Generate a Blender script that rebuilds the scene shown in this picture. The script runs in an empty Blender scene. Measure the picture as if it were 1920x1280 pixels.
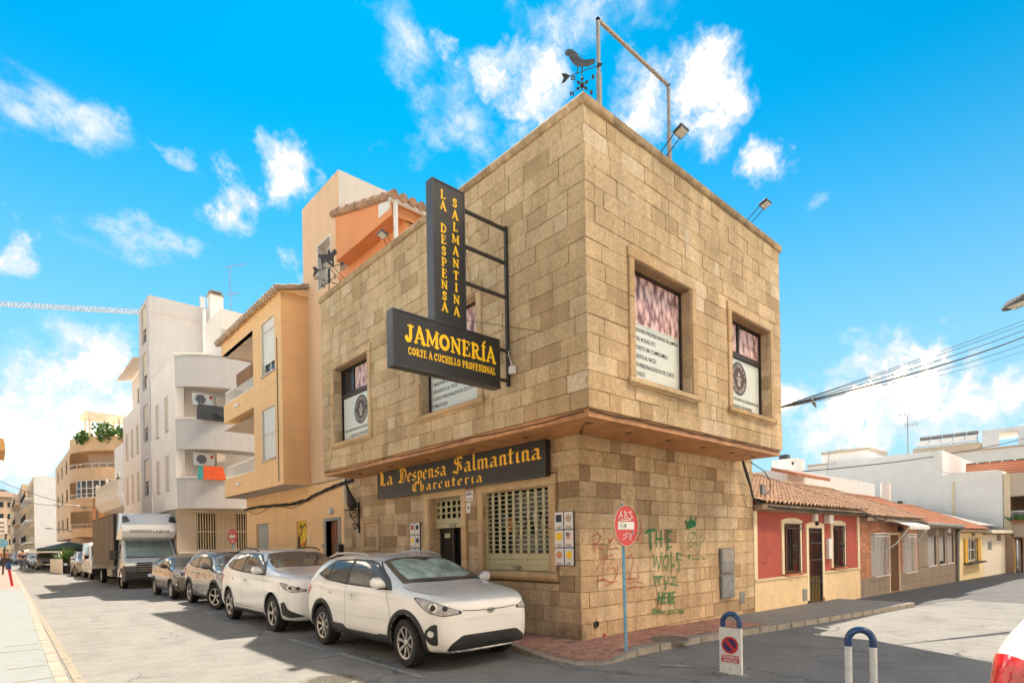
import bpy, bmesh, math, random
from mathutils import Vector, Matrix
from mathutils.bvhtree import BVHTree
random.seed(7)
R = math.radians
SC = bpy.context.scene
COL = SC.collection

# ------------------------------------------------------------------ camera
CAM_H = 1.62
FPX = 1074.0                      # focal length in pixels of the 1920-wide photograph
ROLL = R(0.98)
PPX, PPY = 960.0, 1018.5          # where the optical axis meets the picture
FW = Vector((0.670, 0.742, 0)).normalized()
RT = Vector((FW.y, -FW.x, 0))
UP = Vector((0, 0, 1))
cam = bpy.data.cameras.new('camera')
cam_ob = bpy.data.objects.new('camera', cam)
COL.objects.link(cam_ob)
SC.camera = cam_ob
cam.sensor_width = 36.0
cam.lens = FPX / 1920 * 36
cam.shift_y = (PPY - 640) / 1920
cam.clip_start = 0.05
cam.clip_end = 3000
_r = RT * math.cos(ROLL) - UP * math.sin(ROLL)
_u = UP * math.cos(ROLL) + RT * math.sin(ROLL)
_m = Matrix((_r, _u, -FW)).transposed().to_4x4()
_m.translation = Vector((0, 0, CAM_H))
cam_ob.matrix_world = _m

# ------------------------------------------------------------------ sky, sun, exposure
SUN = Vector((0.33, 0.56, 1.0)).normalized()
EXPOSURE = 2.0
SKY_SEED = (52, 2, 8)
CLOUD_FILL = (360, 285, 205)  # added warm cloud glow, far above real clouds, as fill for the shade
world = bpy.data.worlds.new('World')
SC.world = world
world.use_nodes = True
def build_sky():
    nt = world.node_tree
    N, L = nt.nodes, nt.links
    bg = N['Background']
    sky = N.new('ShaderNodeTexSky')
    sky.sky_type = 'NISHITA'
    sky.sun_disc = False
    sky.sun_elevation = math.asin(SUN.z)
    sky.sun_rotation = math.atan2(SUN.x, SUN.y)
    sky.air_density = 0.9
    sky.dust_density = 0.1
    sky.ozone_density = 3.5
    tint = N.new('ShaderNodeMix'); tint.data_type = 'RGBA'; tint.blend_type = 'MULTIPLY'
    tint.inputs[0].default_value = 1
    L.new(sky.outputs[0], tint.inputs[6])
    tint.inputs[7].default_value = (0.0, 0.475, 0.51, 1)
    tc = N.new('ShaderNodeTexCoord')
    sep = N.new('ShaderNodeSeparateXYZ'); L.new(tc.outputs['Generated'], sep.inputs[0])
    # pale haze towards the horizon
    hz = N.new('ShaderNodeMapRange'); hz.interpolation_type = 'SMOOTHSTEP'
    L.new(sep.outputs[2], hz.inputs[0])
    hz.inputs[1].default_value = -0.05; hz.inputs[2].default_value = 0.60
    hz.inputs[3].default_value = 0.97; hz.inputs[4].default_value = 0.0
    m1 = N.new('ShaderNodeMix'); m1.data_type = 'RGBA'
    L.new(hz.outputs[0], m1.inputs[0]); L.new(tint.outputs[2], m1.inputs[6])
    m1.inputs[7].default_value = (1.5, 2.05, 2.3, 1)
    # clouds: fractal noise on a dome, denser low down
    dv = N.new('ShaderNodeMath'); dv.operation = 'ADD'; L.new(sep.outputs[2], dv.inputs[0]); dv.inputs[1].default_value = 0.22
    dm = N.new('ShaderNodeMath'); dm.operation = 'MAXIMUM'; L.new(dv.outputs[0], dm.inputs[0]); dm.inputs[1].default_value = 0.05
    px = N.new('ShaderNodeVectorMath'); px.operation = 'DIVIDE'
    cb = N.new('ShaderNodeCombineXYZ')
    for k in range(3): L.new(dm.outputs[0], cb.inputs[k])
    L.new(tc.outputs['Generated'], px.inputs[0]); L.new(cb.outputs[0], px.inputs[1])
    nz = N.new('ShaderNodeTexNoise'); nz.inputs['Scale'].default_value = 2.1
    nz.inputs['Detail'].default_value = 9; nz.inputs['Roughness'].default_value = 0.52
    sh = N.new('ShaderNodeVectorMath'); sh.operation = 'ADD'; L.new(px.outputs[0], sh.inputs[0]); sh.inputs[1].default_value = SKY_SEED
    L.new(sh.outputs[0], nz.inputs['Vector'])
    # cumulus heaps standing where the photograph shows them
    heaps = [(1310,190,.085,1.0),(1000,160,.075,.9),(930,140,.06,.8),(1200,205,.07,.8),(1440,300,.045,.75),(840,95,.03,.6),(530,340,.06,.9),(440,375,.05,.75),(310,310,.03,.6),(1330,130,.05,.9),
             (170,690,.10,1.0),(90,720,.09,.9),(230,800,.12,.85),(60,830,.10,1.0),(1700,720,.10,1.0),(1600,780,.10,1.0),(1800,760,.10,.9),(1500,760,.05,.7),(1900,740,.05,.9),(10,470,.04,.8),(560,510,.04,.6),(1560,820,.09,.8),(1760,650,.05,.7)]
    acc = None
    nv = N.new('ShaderNodeVectorMath'); nv.operation = 'NORMALIZE'; L.new(tc.outputs['Generated'], nv.inputs[0])
    wz = N.new('ShaderNodeTexNoise'); wz.inputs['Scale'].default_value = 13; wz.inputs['Detail'].default_value = 6; wz.inputs['Roughness'].default_value = .6
    L.new(nv.outputs[0], wz.inputs['Vector'])
    ws = N.new('ShaderNodeVectorMath'); ws.operation = 'MULTIPLY_ADD'
    L.new(wz.outputs['Color'], ws.inputs[0]); ws.inputs[1].default_value = (.15,)*3; 
    sb = N.new('ShaderNodeVectorMath'); sb.operation = 'SUBTRACT'; L.new(nv.outputs[0], sb.inputs[0]); sb.inputs[1].default_value = (.075,)*3
    L.new(sb.outputs[0], ws.inputs[2])
    for (x, y, rad, amp) in heaps:
        d = pix_ray(x, y).normalized()
        ds = N.new('ShaderNodeVectorMath'); ds.operation = 'DISTANCE'
        L.new(ws.outputs[0], ds.inputs[0]); ds.inputs[1].default_value = d
        mr = N.new('ShaderNodeMapRange'); mr.interpolation_type = 'SMOOTHSTEP'
        L.new(ds.outputs[1], mr.inputs[0])
        mr.inputs[1].default_value = 0.0; mr.inputs[2].default_value = rad * 1.12
        mr.inputs[3].default_value = amp; mr.inputs[4].default_value = 0
        if acc is None: acc = mr.outputs[0]
        else:
            a = N.new('ShaderNodeMath'); a.operation = 'MAXIMUM'
            L.new(acc, a.inputs[0]); L.new(mr.outputs[0], a.inputs[1]); acc = a.outputs[0]
    # the same fair-weather clouds scattered over the rest of the sky
    gr = N.new('ShaderNodeMapRange'); L.new(nz.outputs[0], gr.inputs[0])
    gr.inputs[1].default_value = 0.52; gr.inputs[2].default_value = 0.68; gr.inputs[3].default_value = 0; gr.inputs[4].default_value = 1.0
    a = N.new('ShaderNodeMath'); a.operation = 'MAXIMUM'; L.new(acc, a.inputs[0]); L.new(gr.outputs[0], a.inputs[1])
    fz = N.new('ShaderNodeTexNoise'); fz.inputs['Scale'].default_value = 24; fz.inputs['Detail'].default_value = 7; fz.inputs['Roughness'].default_value = .62
    L.new(ws.outputs[0], fz.inputs['Vector'])
    fr = N.new('ShaderNodeMapRange'); L.new(fz.outputs[0], fr.inputs[0]); fr.inputs[1].default_value = .3; fr.inputs[2].default_value = .7; fr.inputs[3].default_value = .45; fr.inputs[4].default_value = 1.3
    am = N.new('ShaderNodeMath'); am.operation = 'MULTIPLY'; L.new(a.outputs[0], am.inputs[0]); L.new(fr.outputs[0], am.inputs[1]); a = am
    # thin parts: translucent white; thick cores: warm glow added to fill the shaded walls
    sm = N.new('ShaderNodeMapRange'); sm.interpolation_type = 'SMOOTHSTEP'; L.new(a.outputs[0], sm.inputs[0])
    sm.inputs[1].default_value = 0.11; sm.inputs[2].default_value = 0.72; sm.inputs[3].default_value = 0; sm.inputs[4].default_value = 0.96
    cl = N.new('ShaderNodeMix'); cl.data_type = 'RGBA'
    L.new(sm.outputs[0], cl.inputs[0]); L.new(m1.outputs[2], cl.inputs[6])
    cr = N.new('ShaderNodeMix'); cr.data_type = 'RGBA'; L.new(wz.outputs[0], cr.inputs[0])
    cr.inputs[6].default_value = (1.75, 2.05, 2.25, 1); cr.inputs[7].default_value = (3.0, 3.0, 2.95, 1)
    L.new(cr.outputs[2], cl.inputs[7])
    co = N.new('ShaderNodeMapRange'); co.interpolation_type = 'SMOOTHSTEP'; L.new(a.outputs[0], co.inputs[0])
    co.inputs[1].default_value = 0.64; co.inputs[2].default_value = 1.15; co.inputs[3].default_value = 0; co.inputs[4].default_value = 1
    ce = N.new('ShaderNodeVectorMath'); ce.operation = 'MULTIPLY_ADD'
    L.new(co.outputs[0], ce.inputs[0]); ce.inputs[1].default_value = CLOUD_FILL; L.new(cl.outputs[2], ce.inputs[2])
    L.new(ce.outputs[0], bg.inputs[0])
    bg.inputs[1].default_value = 0.1
    world.cycles.sampling_method = 'MANUAL'
    world.cycles.sample_map_resolution = 512

def pix_ray(x, y):
    dx, dy = x - PPX, PPY - y
    c, s = math.cos(ROLL), math.sin(ROLL)
    a, b = c * dx + s * dy, -s * dx + c * dy
    return FW + RT * (a / FPX) + UP * (b / FPX)
EYE = Vector((0, 0, CAM_H))
def on_ground(x, y, z=0.0):
    r = pix_ray(x, y); return EYE + r * ((z - CAM_H) / r.z)
def on_x(x, y, X):
    r = pix_ray(x, y); return EYE + r * (X / r.x)
def on_y(x, y, Y):
    r = pix_ray(x, y); return EYE + r * (Y / r.y)
build_sky()

sun = bpy.data.lights.new('sun', 'SUN')
sun.energy = 2.9
sun.angle = R(0.53)
sun.color = (1.0, 0.88, 0.72)
sun_ob = bpy.data.objects.new('sun', sun)
COL.objects.link(sun_ob)
sun_ob.rotation_euler = SUN.to_track_quat('Z', 'Y').to_euler()
sun_ob.location = (20, 30, 60)
vs = SC.view_settings
vs.view_transform = 'Standard'; vs.look = 'None'; vs.gamma = 1; vs.exposure = EXPOSURE; vs.use_curve_mapping = False
SC.render.engine = 'CYCLES'
SC.cycles.max_bounces = 6
SC.cycles.diffuse_bounces = 4
SC.cycles.use_denoising = True
SC.cycles.sample_clamp_direct = 0.7

# ------------------------------------------------------------------ materials
def lin(c):
    return tuple((x / 255 / 12.92) if x / 255 < .04045 else ((x / 255 + .055) / 1.055) ** 2.4 for x in c)
MATS = {}
def mat(name, col, rough=.7, var=.10, scale=5, bump=0, metal=0, coat=0, streak=0, spec=.35, fine=0, emit=0, trans=0):
    """plain procedural surface: base colour with soft blotches, optional rain streaks and relief (col = real-world albedo, linear)"""
    if name in MATS: return MATS[name]
    m = bpy.data.materials.new(name); m.use_nodes = True; MATS[name] = m
    nt = m.node_tree; N, L = nt.nodes, nt.links
    b = N['Principled BSDF']
    b.inputs['Roughness'].default_value = rough
    b.inputs['Metallic'].default_value = metal
    b.inputs['Coat Weight'].default_value = coat
    b.inputs['Coat Roughness'].default_value = .05
    b.inputs['Specular IOR Level'].default_value = spec
    if trans: b.inputs['Transmission Weight'].default_value = trans
    if emit:
        b.inputs['Emission Color'].default_value = (*col, 1); b.inputs['Emission Strength'].default_value = emit
    if var == 0 and not bump:
        b.inputs['Base Color'].default_value = (*col, 1); return m
    g = N.new('ShaderNodeNewGeometry')
    n1 = N.new('ShaderNodeTexNoise'); n1.inputs['Scale'].default_value = scale; n1.inputs['Detail'].default_value = 6
    n1.inputs['Roughness'].default_value = .62
    L.new(g.outputs['Position'], n1.inputs['Vector'])
    src = n1.outputs[0]
    if streak:
        mp = N.new('ShaderNodeMapping'); mp.inputs['Scale'].default_value = (1, 1, .06)
        L.new(g.outputs['Position'], mp.inputs[0])
        n2 = N.new('ShaderNodeTexNoise'); n2.inputs['Scale'].default_value = 4.5; n2.inputs['Detail'].default_value = 5
        L.new(mp.outputs[0], n2.inputs['Vector'])
        mx = N.new('ShaderNodeMix'); mx.data_type = 'FLOAT'; mx.inputs[0].default_value = streak
        L.new(src, mx.inputs[2]); L.new(n2.outputs[0], mx.inputs[3]); src = mx.outputs[0]
    if fine:
        n3 = N.new('ShaderNodeTexNoise'); n3.inputs['Scale'].default_value = scale * 22; n3.inputs['Detail'].default_value = 4
        L.new(g.outputs['Position'], n3.inputs['Vector'])
        mx = N.new('ShaderNodeMix'); mx.data_type = 'FLOAT'; mx.inputs[0].default_value = fine
        L.new(src, mx.inputs[2]); L.new(n3.outputs[0], mx.inputs[3]); src = mx.outputs[0]
    mr = N.new('ShaderNodeMapRange'); L.new(src, mr.inputs[0])
    mr.inputs[1].default_value = .3; mr.inputs[2].default_value = .7; mr.inputs[3].default_value = 0; mr.inputs[4].default_value = 1
    mc = N.new('ShaderNodeMix'); mc.data_type = 'RGBA'; L.new(mr.outputs[0], mc.inputs[0])
    mc.inputs[6].default_value = (*[c * (1 - var * 1.3) for c in col], 1)
    mc.inputs[7].default_value = (*[min(.95, c * (1 + var)) for c in col], 1)
    L.new(mc.outputs[2], b.inputs['Base Color'])
    if bump:
        n4 = N.new('ShaderNodeTexNoise'); n4.inputs['Scale'].default_value = scale * 14; n4.inputs['Detail'].default_value = 5
        L.new(g.outputs['Position'], n4.inputs['Vector'])
        bp = N.new('ShaderNodeBump'); bp.inputs['Strength'].default_value = bump; bp.inputs['Distance'].default_value = .01
        L.new(n4.outputs[0], bp.inputs['Height']); L.new(bp.outputs[0], b.inputs['Normal'])
    return m

def stone_mat(name, ramp, bump=.5, mott=.35, scale=16):
    """each block its own tone (object random + island random), mottled and pitted"""
    m = bpy.data.materials.new(name); m.use_nodes = True; MATS[name] = m
    nt = m.node_tree; N, L = nt.nodes, nt.links
    b = N['Principled BSDF']; b.inputs['Roughness'].default_value = .88; b.inputs['Specular IOR Level'].default_value = .2
    oi = N.new('ShaderNodeObjectInfo'); g = N.new('ShaderNodeNewGeometry')
    ad = N.new('ShaderNodeMath'); ad.operation = 'ADD'; L.new(oi.outputs['Random'], ad.inputs[0]); L.new(g.outputs['Random Per Island'], ad.inputs[1])
    fr = N.new('ShaderNodeMath'); fr.operation = 'FRACT'; L.new(ad.outputs[0], fr.inputs[0])
    cr = N.new('ShaderNodeValToRGB'); L.new(fr.outputs[0], cr.inputs[0])
    e = cr.color_ramp.elements
    e[0].position = ramp[0][0]; e[0].color = (*ramp[0][1], 1); e[1].position = ramp[-1][0]; e[1].color = (*ramp[-1][1], 1)
    for p, c in ramp[1:-1]:
        k = e.new(p); k.color = (*c, 1)
    n1 = N.new('ShaderNodeTexNoise'); n1.inputs['Scale'].default_value = scale; n1.inputs['Detail'].default_value = 8; n1.inputs['Roughness'].default_value = .7
    n1.inputs['Distortion'].default_value = .8
    L.new(g.outputs['Position'], n1.inputs['Vector'])
    n2 = N.new('ShaderNodeTexNoise'); n2.inputs['Scale'].default_value = 1.1; n2.inputs['Detail'].default_value = 5
    L.new(g.outputs['Position'], n2.inputs['Vector'])
    mr = N.new('ShaderNodeMapRange'); L.new(n1.outputs[0], mr.inputs[0]); mr.inputs[1].default_value = .3; mr.inputs[2].default_value = .72
    mr.inputs[3].default_value = 1 - mott; mr.inputs[4].default_value = 1 + mott * .62
    m2 = N.new('ShaderNodeMapRange'); L.new(n2.outputs[0], m2.inputs[0]); m2.inputs[1].default_value = .35; m2.inputs[2].default_value = .65
    m2.inputs[3].default_value = .88; m2.inputs[4].default_value = 1.08
    mu = N.new('ShaderNodeMath'); mu.operation = 'MULTIPLY'; L.new(mr.outputs[0], mu.inputs[0]); L.new(m2.outputs[0], mu.inputs[1])
    vo = N.new('ShaderNodeTexVoronoi'); vo.inputs['Scale'].default_value = 52; L.new(g.outputs['Position'], vo.inputs['Vector'])
    vr = N.new('ShaderNodeMapRange'); L.new(vo.outputs['Distance'], vr.inputs[0]); vr.inputs[1].default_value = .12; vr.inputs[2].default_value = .30; vr.inputs[3].default_value = .70; vr.inputs[4].default_value = 1
    pm = N.new('ShaderNodeMapRange'); L.new(n1.outputs[0], pm.inputs[0]); pm.inputs[1].default_value = .42; pm.inputs[2].default_value = .58; pm.inputs[3].default_value = 0; pm.inputs[4].default_value = 1
    pk = N.new('ShaderNodeMath'); pk.operation = 'MAXIMUM'; L.new(vr.outputs[0], pk.inputs[0]); L.new(pm.outputs[0], pk.inputs[1])
    mp = N.new('ShaderNodeMapping'); mp.inputs['Scale'].default_value = (1,1,.09); L.new(g.outputs['Position'], mp.inputs[0])
    n5 = N.new('ShaderNodeTexNoise'); n5.inputs['Scale'].default_value = 3.2; n5.inputs['Detail'].default_value = 6; L.new(mp.outputs[0], n5.inputs['Vector'])
    m5 = N.new('ShaderNodeMapRange'); L.new(n5.outputs[0], m5.inputs[0]); m5.inputs[1].default_value = .32; m5.inputs[2].default_value = .62; m5.inputs[3].default_value = .82; m5.inputs[4].default_value = 1.06
    k1 = N.new('ShaderNodeMath'); k1.operation = 'MULTIPLY'; L.new(mu.outputs[0], k1.inputs[0]); L.new(pk.outputs[0], k1.inputs[1])
    k2 = N.new('ShaderNodeMath'); k2.operation = 'MULTIPLY'; L.new(k1.outputs[0], k2.inputs[0]); L.new(m5.outputs[0], k2.inputs[1]); mu = k2
    vm = N.new('ShaderNodeVectorMath'); vm.operation = 'SCALE'; L.new(cr.outputs[0], vm.inputs[0]); L.new(mu.outputs[0], vm.inputs['Scale'])
    L.new(vm.outputs[0], b.inputs['Base Color'])
    n3 = N.new('ShaderNodeTexNoise'); n3.inputs['Scale'].default_value = 45; n3.inputs['Detail'].default_value = 6
    L.new(g.outputs['Position'], n3.inputs['Vector'])
    ah = N.new('ShaderNodeMath'); ah.operation = 'ADD'; L.new(n1.outputs[0], ah.inputs[0]); L.new(n3.outputs[0], ah.inputs[1])
    bp = N.new('ShaderNodeBump'); bp.inputs['Strength'].default_value = bump; bp.inputs['Distance'].default_value = .012
    L.new(ah.outputs[0], bp.inputs['Height']); L.new(bp.outputs[0], b.inputs['Normal'])
    return m

def M(n): return MATS[n]

# ------------------------------------------------------------------ mesh helpers
def tag(o, label=None, cat=None, group=None, kind=None):
    if label: o['label'] = label
    if cat: o['category'] = cat
    if group: o['group'] = group
    if kind: o['kind'] = kind
    return o
def thing(name, loc, label, cat, group=None, rz=0):
    o = bpy.data.objects.new(name, None); COL.objects.link(o)
    o.empty_display_size = .2
    o.location = loc; o.rotation_euler = (0, 0, rz)
    return tag(o, label, cat, group)
def world_loc(o):
    v = Vector((0, 0, 0))
    while o: v += o.location; o = o.parent
    return v
class MB:
    def __init__(s): s.v = []; s.f = []; s.m = []
    def add(s, vs, fs, mi=0):
        k = len(s.v); s.v += [Vector(p) for p in vs]; s.f += [tuple(k + i for i in f) for f in fs]; s.m += [mi] * len(fs); return s
    def quad(s, a, b, c, d, mi=0): return s.add([a, b, c, d], [(0, 1, 2, 3)], mi)
    def box(s, x0, x1, y0, y1, z0, z1, mi=0):
        return s.add([(x0,y0,z0),(x1,y0,z0),(x1,y1,z0),(x0,y1,z0),(x0,y0,z1),(x1,y0,z1),(x1,y1,z1),(x0,y1,z1)],
                     [(0,3,2,1),(4,5,6,7),(0,1,5,4),(1,2,6,5),(2,3,7,6),(3,0,4,7)], mi)
    def prism(s, poly, vec, mi=0):
        """extrude a flat polygon (3-D points) by a vector"""
        n = len(poly); vec = Vector(vec); p = [Vector(q) for q in poly]
        nrm = Vector((0,0,0))
        for i in range(n): nrm += (p[i]-p[0]).cross(p[(i+1)%n]-p[0])
        if nrm.dot(vec) > 0: p.reverse()
        fs = [tuple(range(n)), tuple(range(2*n-1, n-1, -1))]
        fs += [(i, n+i, n+(i+1)%n, (i+1)%n) for i in range(n)]
        return s.add(p + [q + vec for q in p], fs, mi)
    def bar(s, a, b, w, h=None, mi=0, up=(0,0,1)):
        """square bar from a to b"""
        a, b = Vector(a), Vector(b); h = h or w; d = (b-a)
        if d.length < 1e-6: return s
        d.normalize(); u = Vector(up)
        if abs(d.dot(u)) > .95: u = Vector((1,0,0))
        x = d.cross(u).normalized(); y = x.cross(d)
        c = [x*w/2+y*h/2, -x*w/2+y*h/2, -x*w/2-y*h/2, x*w/2-y*h/2]
        return s.add([a+q for q in c]+[b+q for q in c], [(0,1,2,3),(7,6,5,4)]+[(i,4+i,4+(i+1)%4,(i+1)%4) for i in range(4)], mi)
    def tube(s, pts, r, n=8, mi=0, caps=True):
        pts = [Vector(p) for p in pts]; rs = r if isinstance(r, (list, tuple)) else [r]*len(pts)
        k = len(s.v); prev = None
        for i, p in enumerate(pts):
            d = (pts[min(i+1,len(pts)-1)] - pts[max(i-1,0)]).normalized()
            u = Vector((0,0,1)) if abs(d.z) < .95 else Vector((1,0,0))
            if prev is not None: u = prev
            x = (u - d*u.dot(d)).normalized(); prev = x; y = d.cross(x)
            for j in range(n):
                a = 2*math.pi*j/n; s.v.append(p + (x*math.cos(a)+y*math.sin(a))*rs[i])
        for i in range(len(pts)-1):
            for j in range(n):
                s.f.append((k+i*n+j, k+i*n+(j+1)%n, k+(i+1)*n+(j+1)%n, k+(i+1)*n+j)); s.m.append(mi)
        if caps:
            s.f.append(tuple(k+j for j in reversed(range(n)))); s.m.append(mi)
            e = k+(len(pts)-1)*n; s.f.append(tuple(e+j for j in range(n))); s.m.append(mi)
        return s
    def lathe(s, prof, c=(0,0,0), axis='z', n=24, mi=0):
        """prof: (radius, height) pairs"""
        k = len(s.v); c = Vector(c)
        for r, h in prof:
            for j in range(n):
                a = 2*math.pi*j/n
                p = {'z': Vector((r*math.cos(a), r*math.sin(a), h)), 'y': Vector((r*math.sin(a), h, r*math.cos(a))), 'x': Vector((h, r*math.cos(a), r*math.sin(a)))}[axis]
                s.v.append(c + p)
        for i in range(len(prof)-1):
            for j in range(n):
                s.f.append((k+i*n+j, k+i*n+(j+1)%n, k+(i+1)*n+(j+1)%n, k+(i+1)*n+j)); s.m.append(mi)
        return s
    def disc(s, c, u, v, r, n=20, mi=0, r2=None):
        c, u, v = Vector(c), Vector(u), Vector(v)
        return s.add([c + u*r*math.cos(2*math.pi*j/n) + v*(r2 or r)*math.sin(2*math.pi*j/n) for j in range(n)], [tuple(range(n))], mi)
    def mesh(s, name, off=Vector((0,0,0))):
        me = bpy.data.meshes.new(name)
        me.from_pydata([tuple(p - off) for p in s.v], [], s.f)
        me.polygons.foreach_set('material_index', s.m)
        me.update()
        return me
    def build(s, name, mats, parent=None, smooth=False, bevel=0, local=False, kind=None, seg=1, fix=True):
        if local: off = Vector((0,0,0))
        elif parent: off = world_loc(parent)
        else:
            xs = [p.x for p in s.v]; ys = [p.y for p in s.v]; zs = [p.z for p in s.v]
            off = Vector(((min(xs)+max(xs))/2, (min(ys)+max(ys))/2, min(zs)))
        me = s.mesh(name, off)
        for m in (mats if isinstance(mats, (list, tuple)) else [mats]): me.materials.append(MATS[m] if isinstance(m, str) else m)
        if fix:
            bm = bmesh.new(); bm.from_mesh(me); bmesh.ops.recalc_face_normals(bm, faces=bm.faces); bm.to_mesh(me); bm.free()
        o = bpy.data.objects.new(name, me); COL.objects.link(o)
        if parent: o.parent = parent
        elif not local: o.location = off
        if smooth:
            me.shade_smooth(); me.set_sharp_from_angle(angle=R(38))
        if bevel:
            b = o.modifiers.new('bevel', 'BEVEL'); b.width = bevel; b.segments = seg; b.limit_method = 'ANGLE'; b.angle_limit = R(40)
        if kind: o['kind'] = kind
        return o
def share(name, me, parent, loc, scale=(1,1,1), rot=(0,0,0), m=None):
    o = bpy.data.objects.new(name, me); COL.objects.link(o); o.parent = parent
    o.location = loc; o.scale = scale; o.rotation_euler = rot
    return o
def copy_tree(o, parent=None):
    c = o.copy(); COL.objects.link(c); c.parent = parent
    for ch in list(o.children): copy_tree(ch, c)
    return c

# planes: a facade facing -X ('X', x0) or facing -Y ('Y', y0); 'x'/'y' face the other way
def pt(pl, u, z, out=0.0):
    a, c = pl
    if a == 'X': return Vector((c - out, u, z))
    if a == 'Y': return Vector((u, c - out, z))
    if a == 'x': return Vector((c + out, u, z))
    return Vector((u, c + out, z))
def pbox(mb, pl, u0, u1, z0, z1, o0, o1, mi=0):
    a, b = pt(pl, u0, z0, o0), pt(pl, u1, z1, o1)
    return mb.box(min(a.x,b.x), max(a.x,b.x), min(a.y,b.y), max(a.y,b.y), min(a.z,b.z), max(a.z,b.z), mi)
def wall_face(mb, pl, u0, u1, z0, z1, holes=(), depth=.2, mi=0, mr=None):
    us = sorted({u0, u1, *[h[0] for h in holes], *[h[1] for h in holes]}); zs = sorted({z0, z1, *[h[2] for h in holes], *[h[3] for h in holes]})
    us = [u for u in us if u0 <= u <= u1]; zs = [z for z in zs if z0 <= z <= z1]
    for i in range(len(us)-1):
        for j in range(len(zs)-1):
            cu, cz = (us[i]+us[i+1])/2, (zs[j]+zs[j+1])/2
            if any(h[0] < cu < h[1] and h[2] < cz < h[3] for h in holes): continue
            mb.quad(pt(pl,us[i],zs[j]), pt(pl,us[i+1],zs[j]), pt(pl,us[i+1],zs[j+1]), pt(pl,us[i],zs[j+1]), mi)
    mr = mi if mr is None else mr
    for h in holes:
        a, b, c, d = h[:4]; dp = -(h[4] if len(h) > 4 else depth)
        mb.quad(pt(pl,a,c), pt(pl,a,d), pt(pl,a,d,dp), pt(pl,a,c,dp), mr); mb.quad(pt(pl,b,c), pt(pl,b,d), pt(pl,b,d,dp), pt(pl,b,c,dp), mr)
        mb.quad(pt(pl,a,d), pt(pl,b,d), pt(pl,b,d,dp), pt(pl,a,d,dp), mr); mb.quad(pt(pl,a,c), pt(pl,b,c), pt(pl,b,c,dp), pt(pl,a,c,dp), mr)
    return mb
def window(parent, pl, u0, u1, z0, z1, depth=.15, frame='frame_white', glass='glass_dark', bars=(1, 0), fw=.05, shutter=0, sm='blind_white', name='window', sill=None):
    """a window set back in its opening: frame with mullions, pane, optional roller blind drawn down over a share of it, optional sill"""
    f = MB(); d = -depth
    for a, b, c, e in ((u0,u1,z0,z0+fw),(u0,u1,z1-fw,z1),(u0,u0+fw,z0+fw,z1-fw),(u1-fw,u1,z0+fw,z1-fw)): pbox(f, pl, a, b, c, e, d, d+.05)
    for i in range(bars[0]):
        u = u0 + (u1-u0)*(i+1)/(bars[0]+1); pbox(f, pl, u-fw*.5, u+fw*.5, z0+fw, z1-fw, d+.002, d+.045)
    for i in range(bars[1]):
        z = z0 + (z1-z0)*(i+1)/(bars[1]+1); pbox(f, pl, u0+fw, u1-fw, z-fw*.4, z+fw*.4, d+.004, d+.042)
    w = f.build(name, frame, parent)
    p = MB(); p.quad(pt(pl,u0+fw*.5,z0+fw*.5,d+.02), pt(pl,u1-fw*.5,z0+fw*.5,d+.02), pt(pl,u1-fw*.5,z1-fw*.5,d+.02), pt(pl,u0+fw*.5,z1-fw*.5,d+.02)); p.build('pane', glass, w)
    if shutter:
        s = MB(); zb = z1 - (z1-z0)*shutter; n = max(3, int((z1-zb)/.06)); h = (z1-zb)/n
        for i in range(n): pbox(s, pl, u0+fw*.4, u1-fw*.4, zb+h*i+.004, zb+h*(i+1), d+.052, d+.066)
        s.build('roller_blind', sm, w)
    if sill:
        s = MB(); pbox(s, pl, u0-.04, u1+.04, z0-.05, z0, -depth+.02, .05); s.build('sill', sill, w, bevel=.006)
    return w
_tc = 0
def text_mesh(txt, size, name, matn, parent, origin, ux, uz, align='LEFT', depth=.002, bold=0, sx=1.0):
    """writing set with the built-in typeface, laid on a plane: ux = reading direction, uz = up"""
    cu = bpy.data.curves.new('t', 'FONT'); cu.body = txt; cu.size = size; cu.align_x = align; cu.extrude = depth; cu.offset = bold
    cu.resolution_u = 3
    o = bpy.data.objects.new('t', cu); COL.objects.link(o)
    dg = bpy.context.evaluated_depsgraph_get()
    me = bpy.data.meshes.new_from_object(o.evaluated_get(dg))
    bpy.data.objects.remove(o); bpy.data.curves.remove(cu)
    ux, uz, og = Vector(ux), Vector(uz), Vector(origin); n = ux.cross(uz); off = world_loc(parent)
    for v in me.vertices: v.co = og + ux*v.co.x*sx + uz*v.co.y + n*v.co.z - off
    me.materials.clear(); me.materials.append(MATS[matn]); me.name = name
    r = bpy.data.objects.new(name, me); COL.objects.link(r); r.parent = parent
    return r
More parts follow.
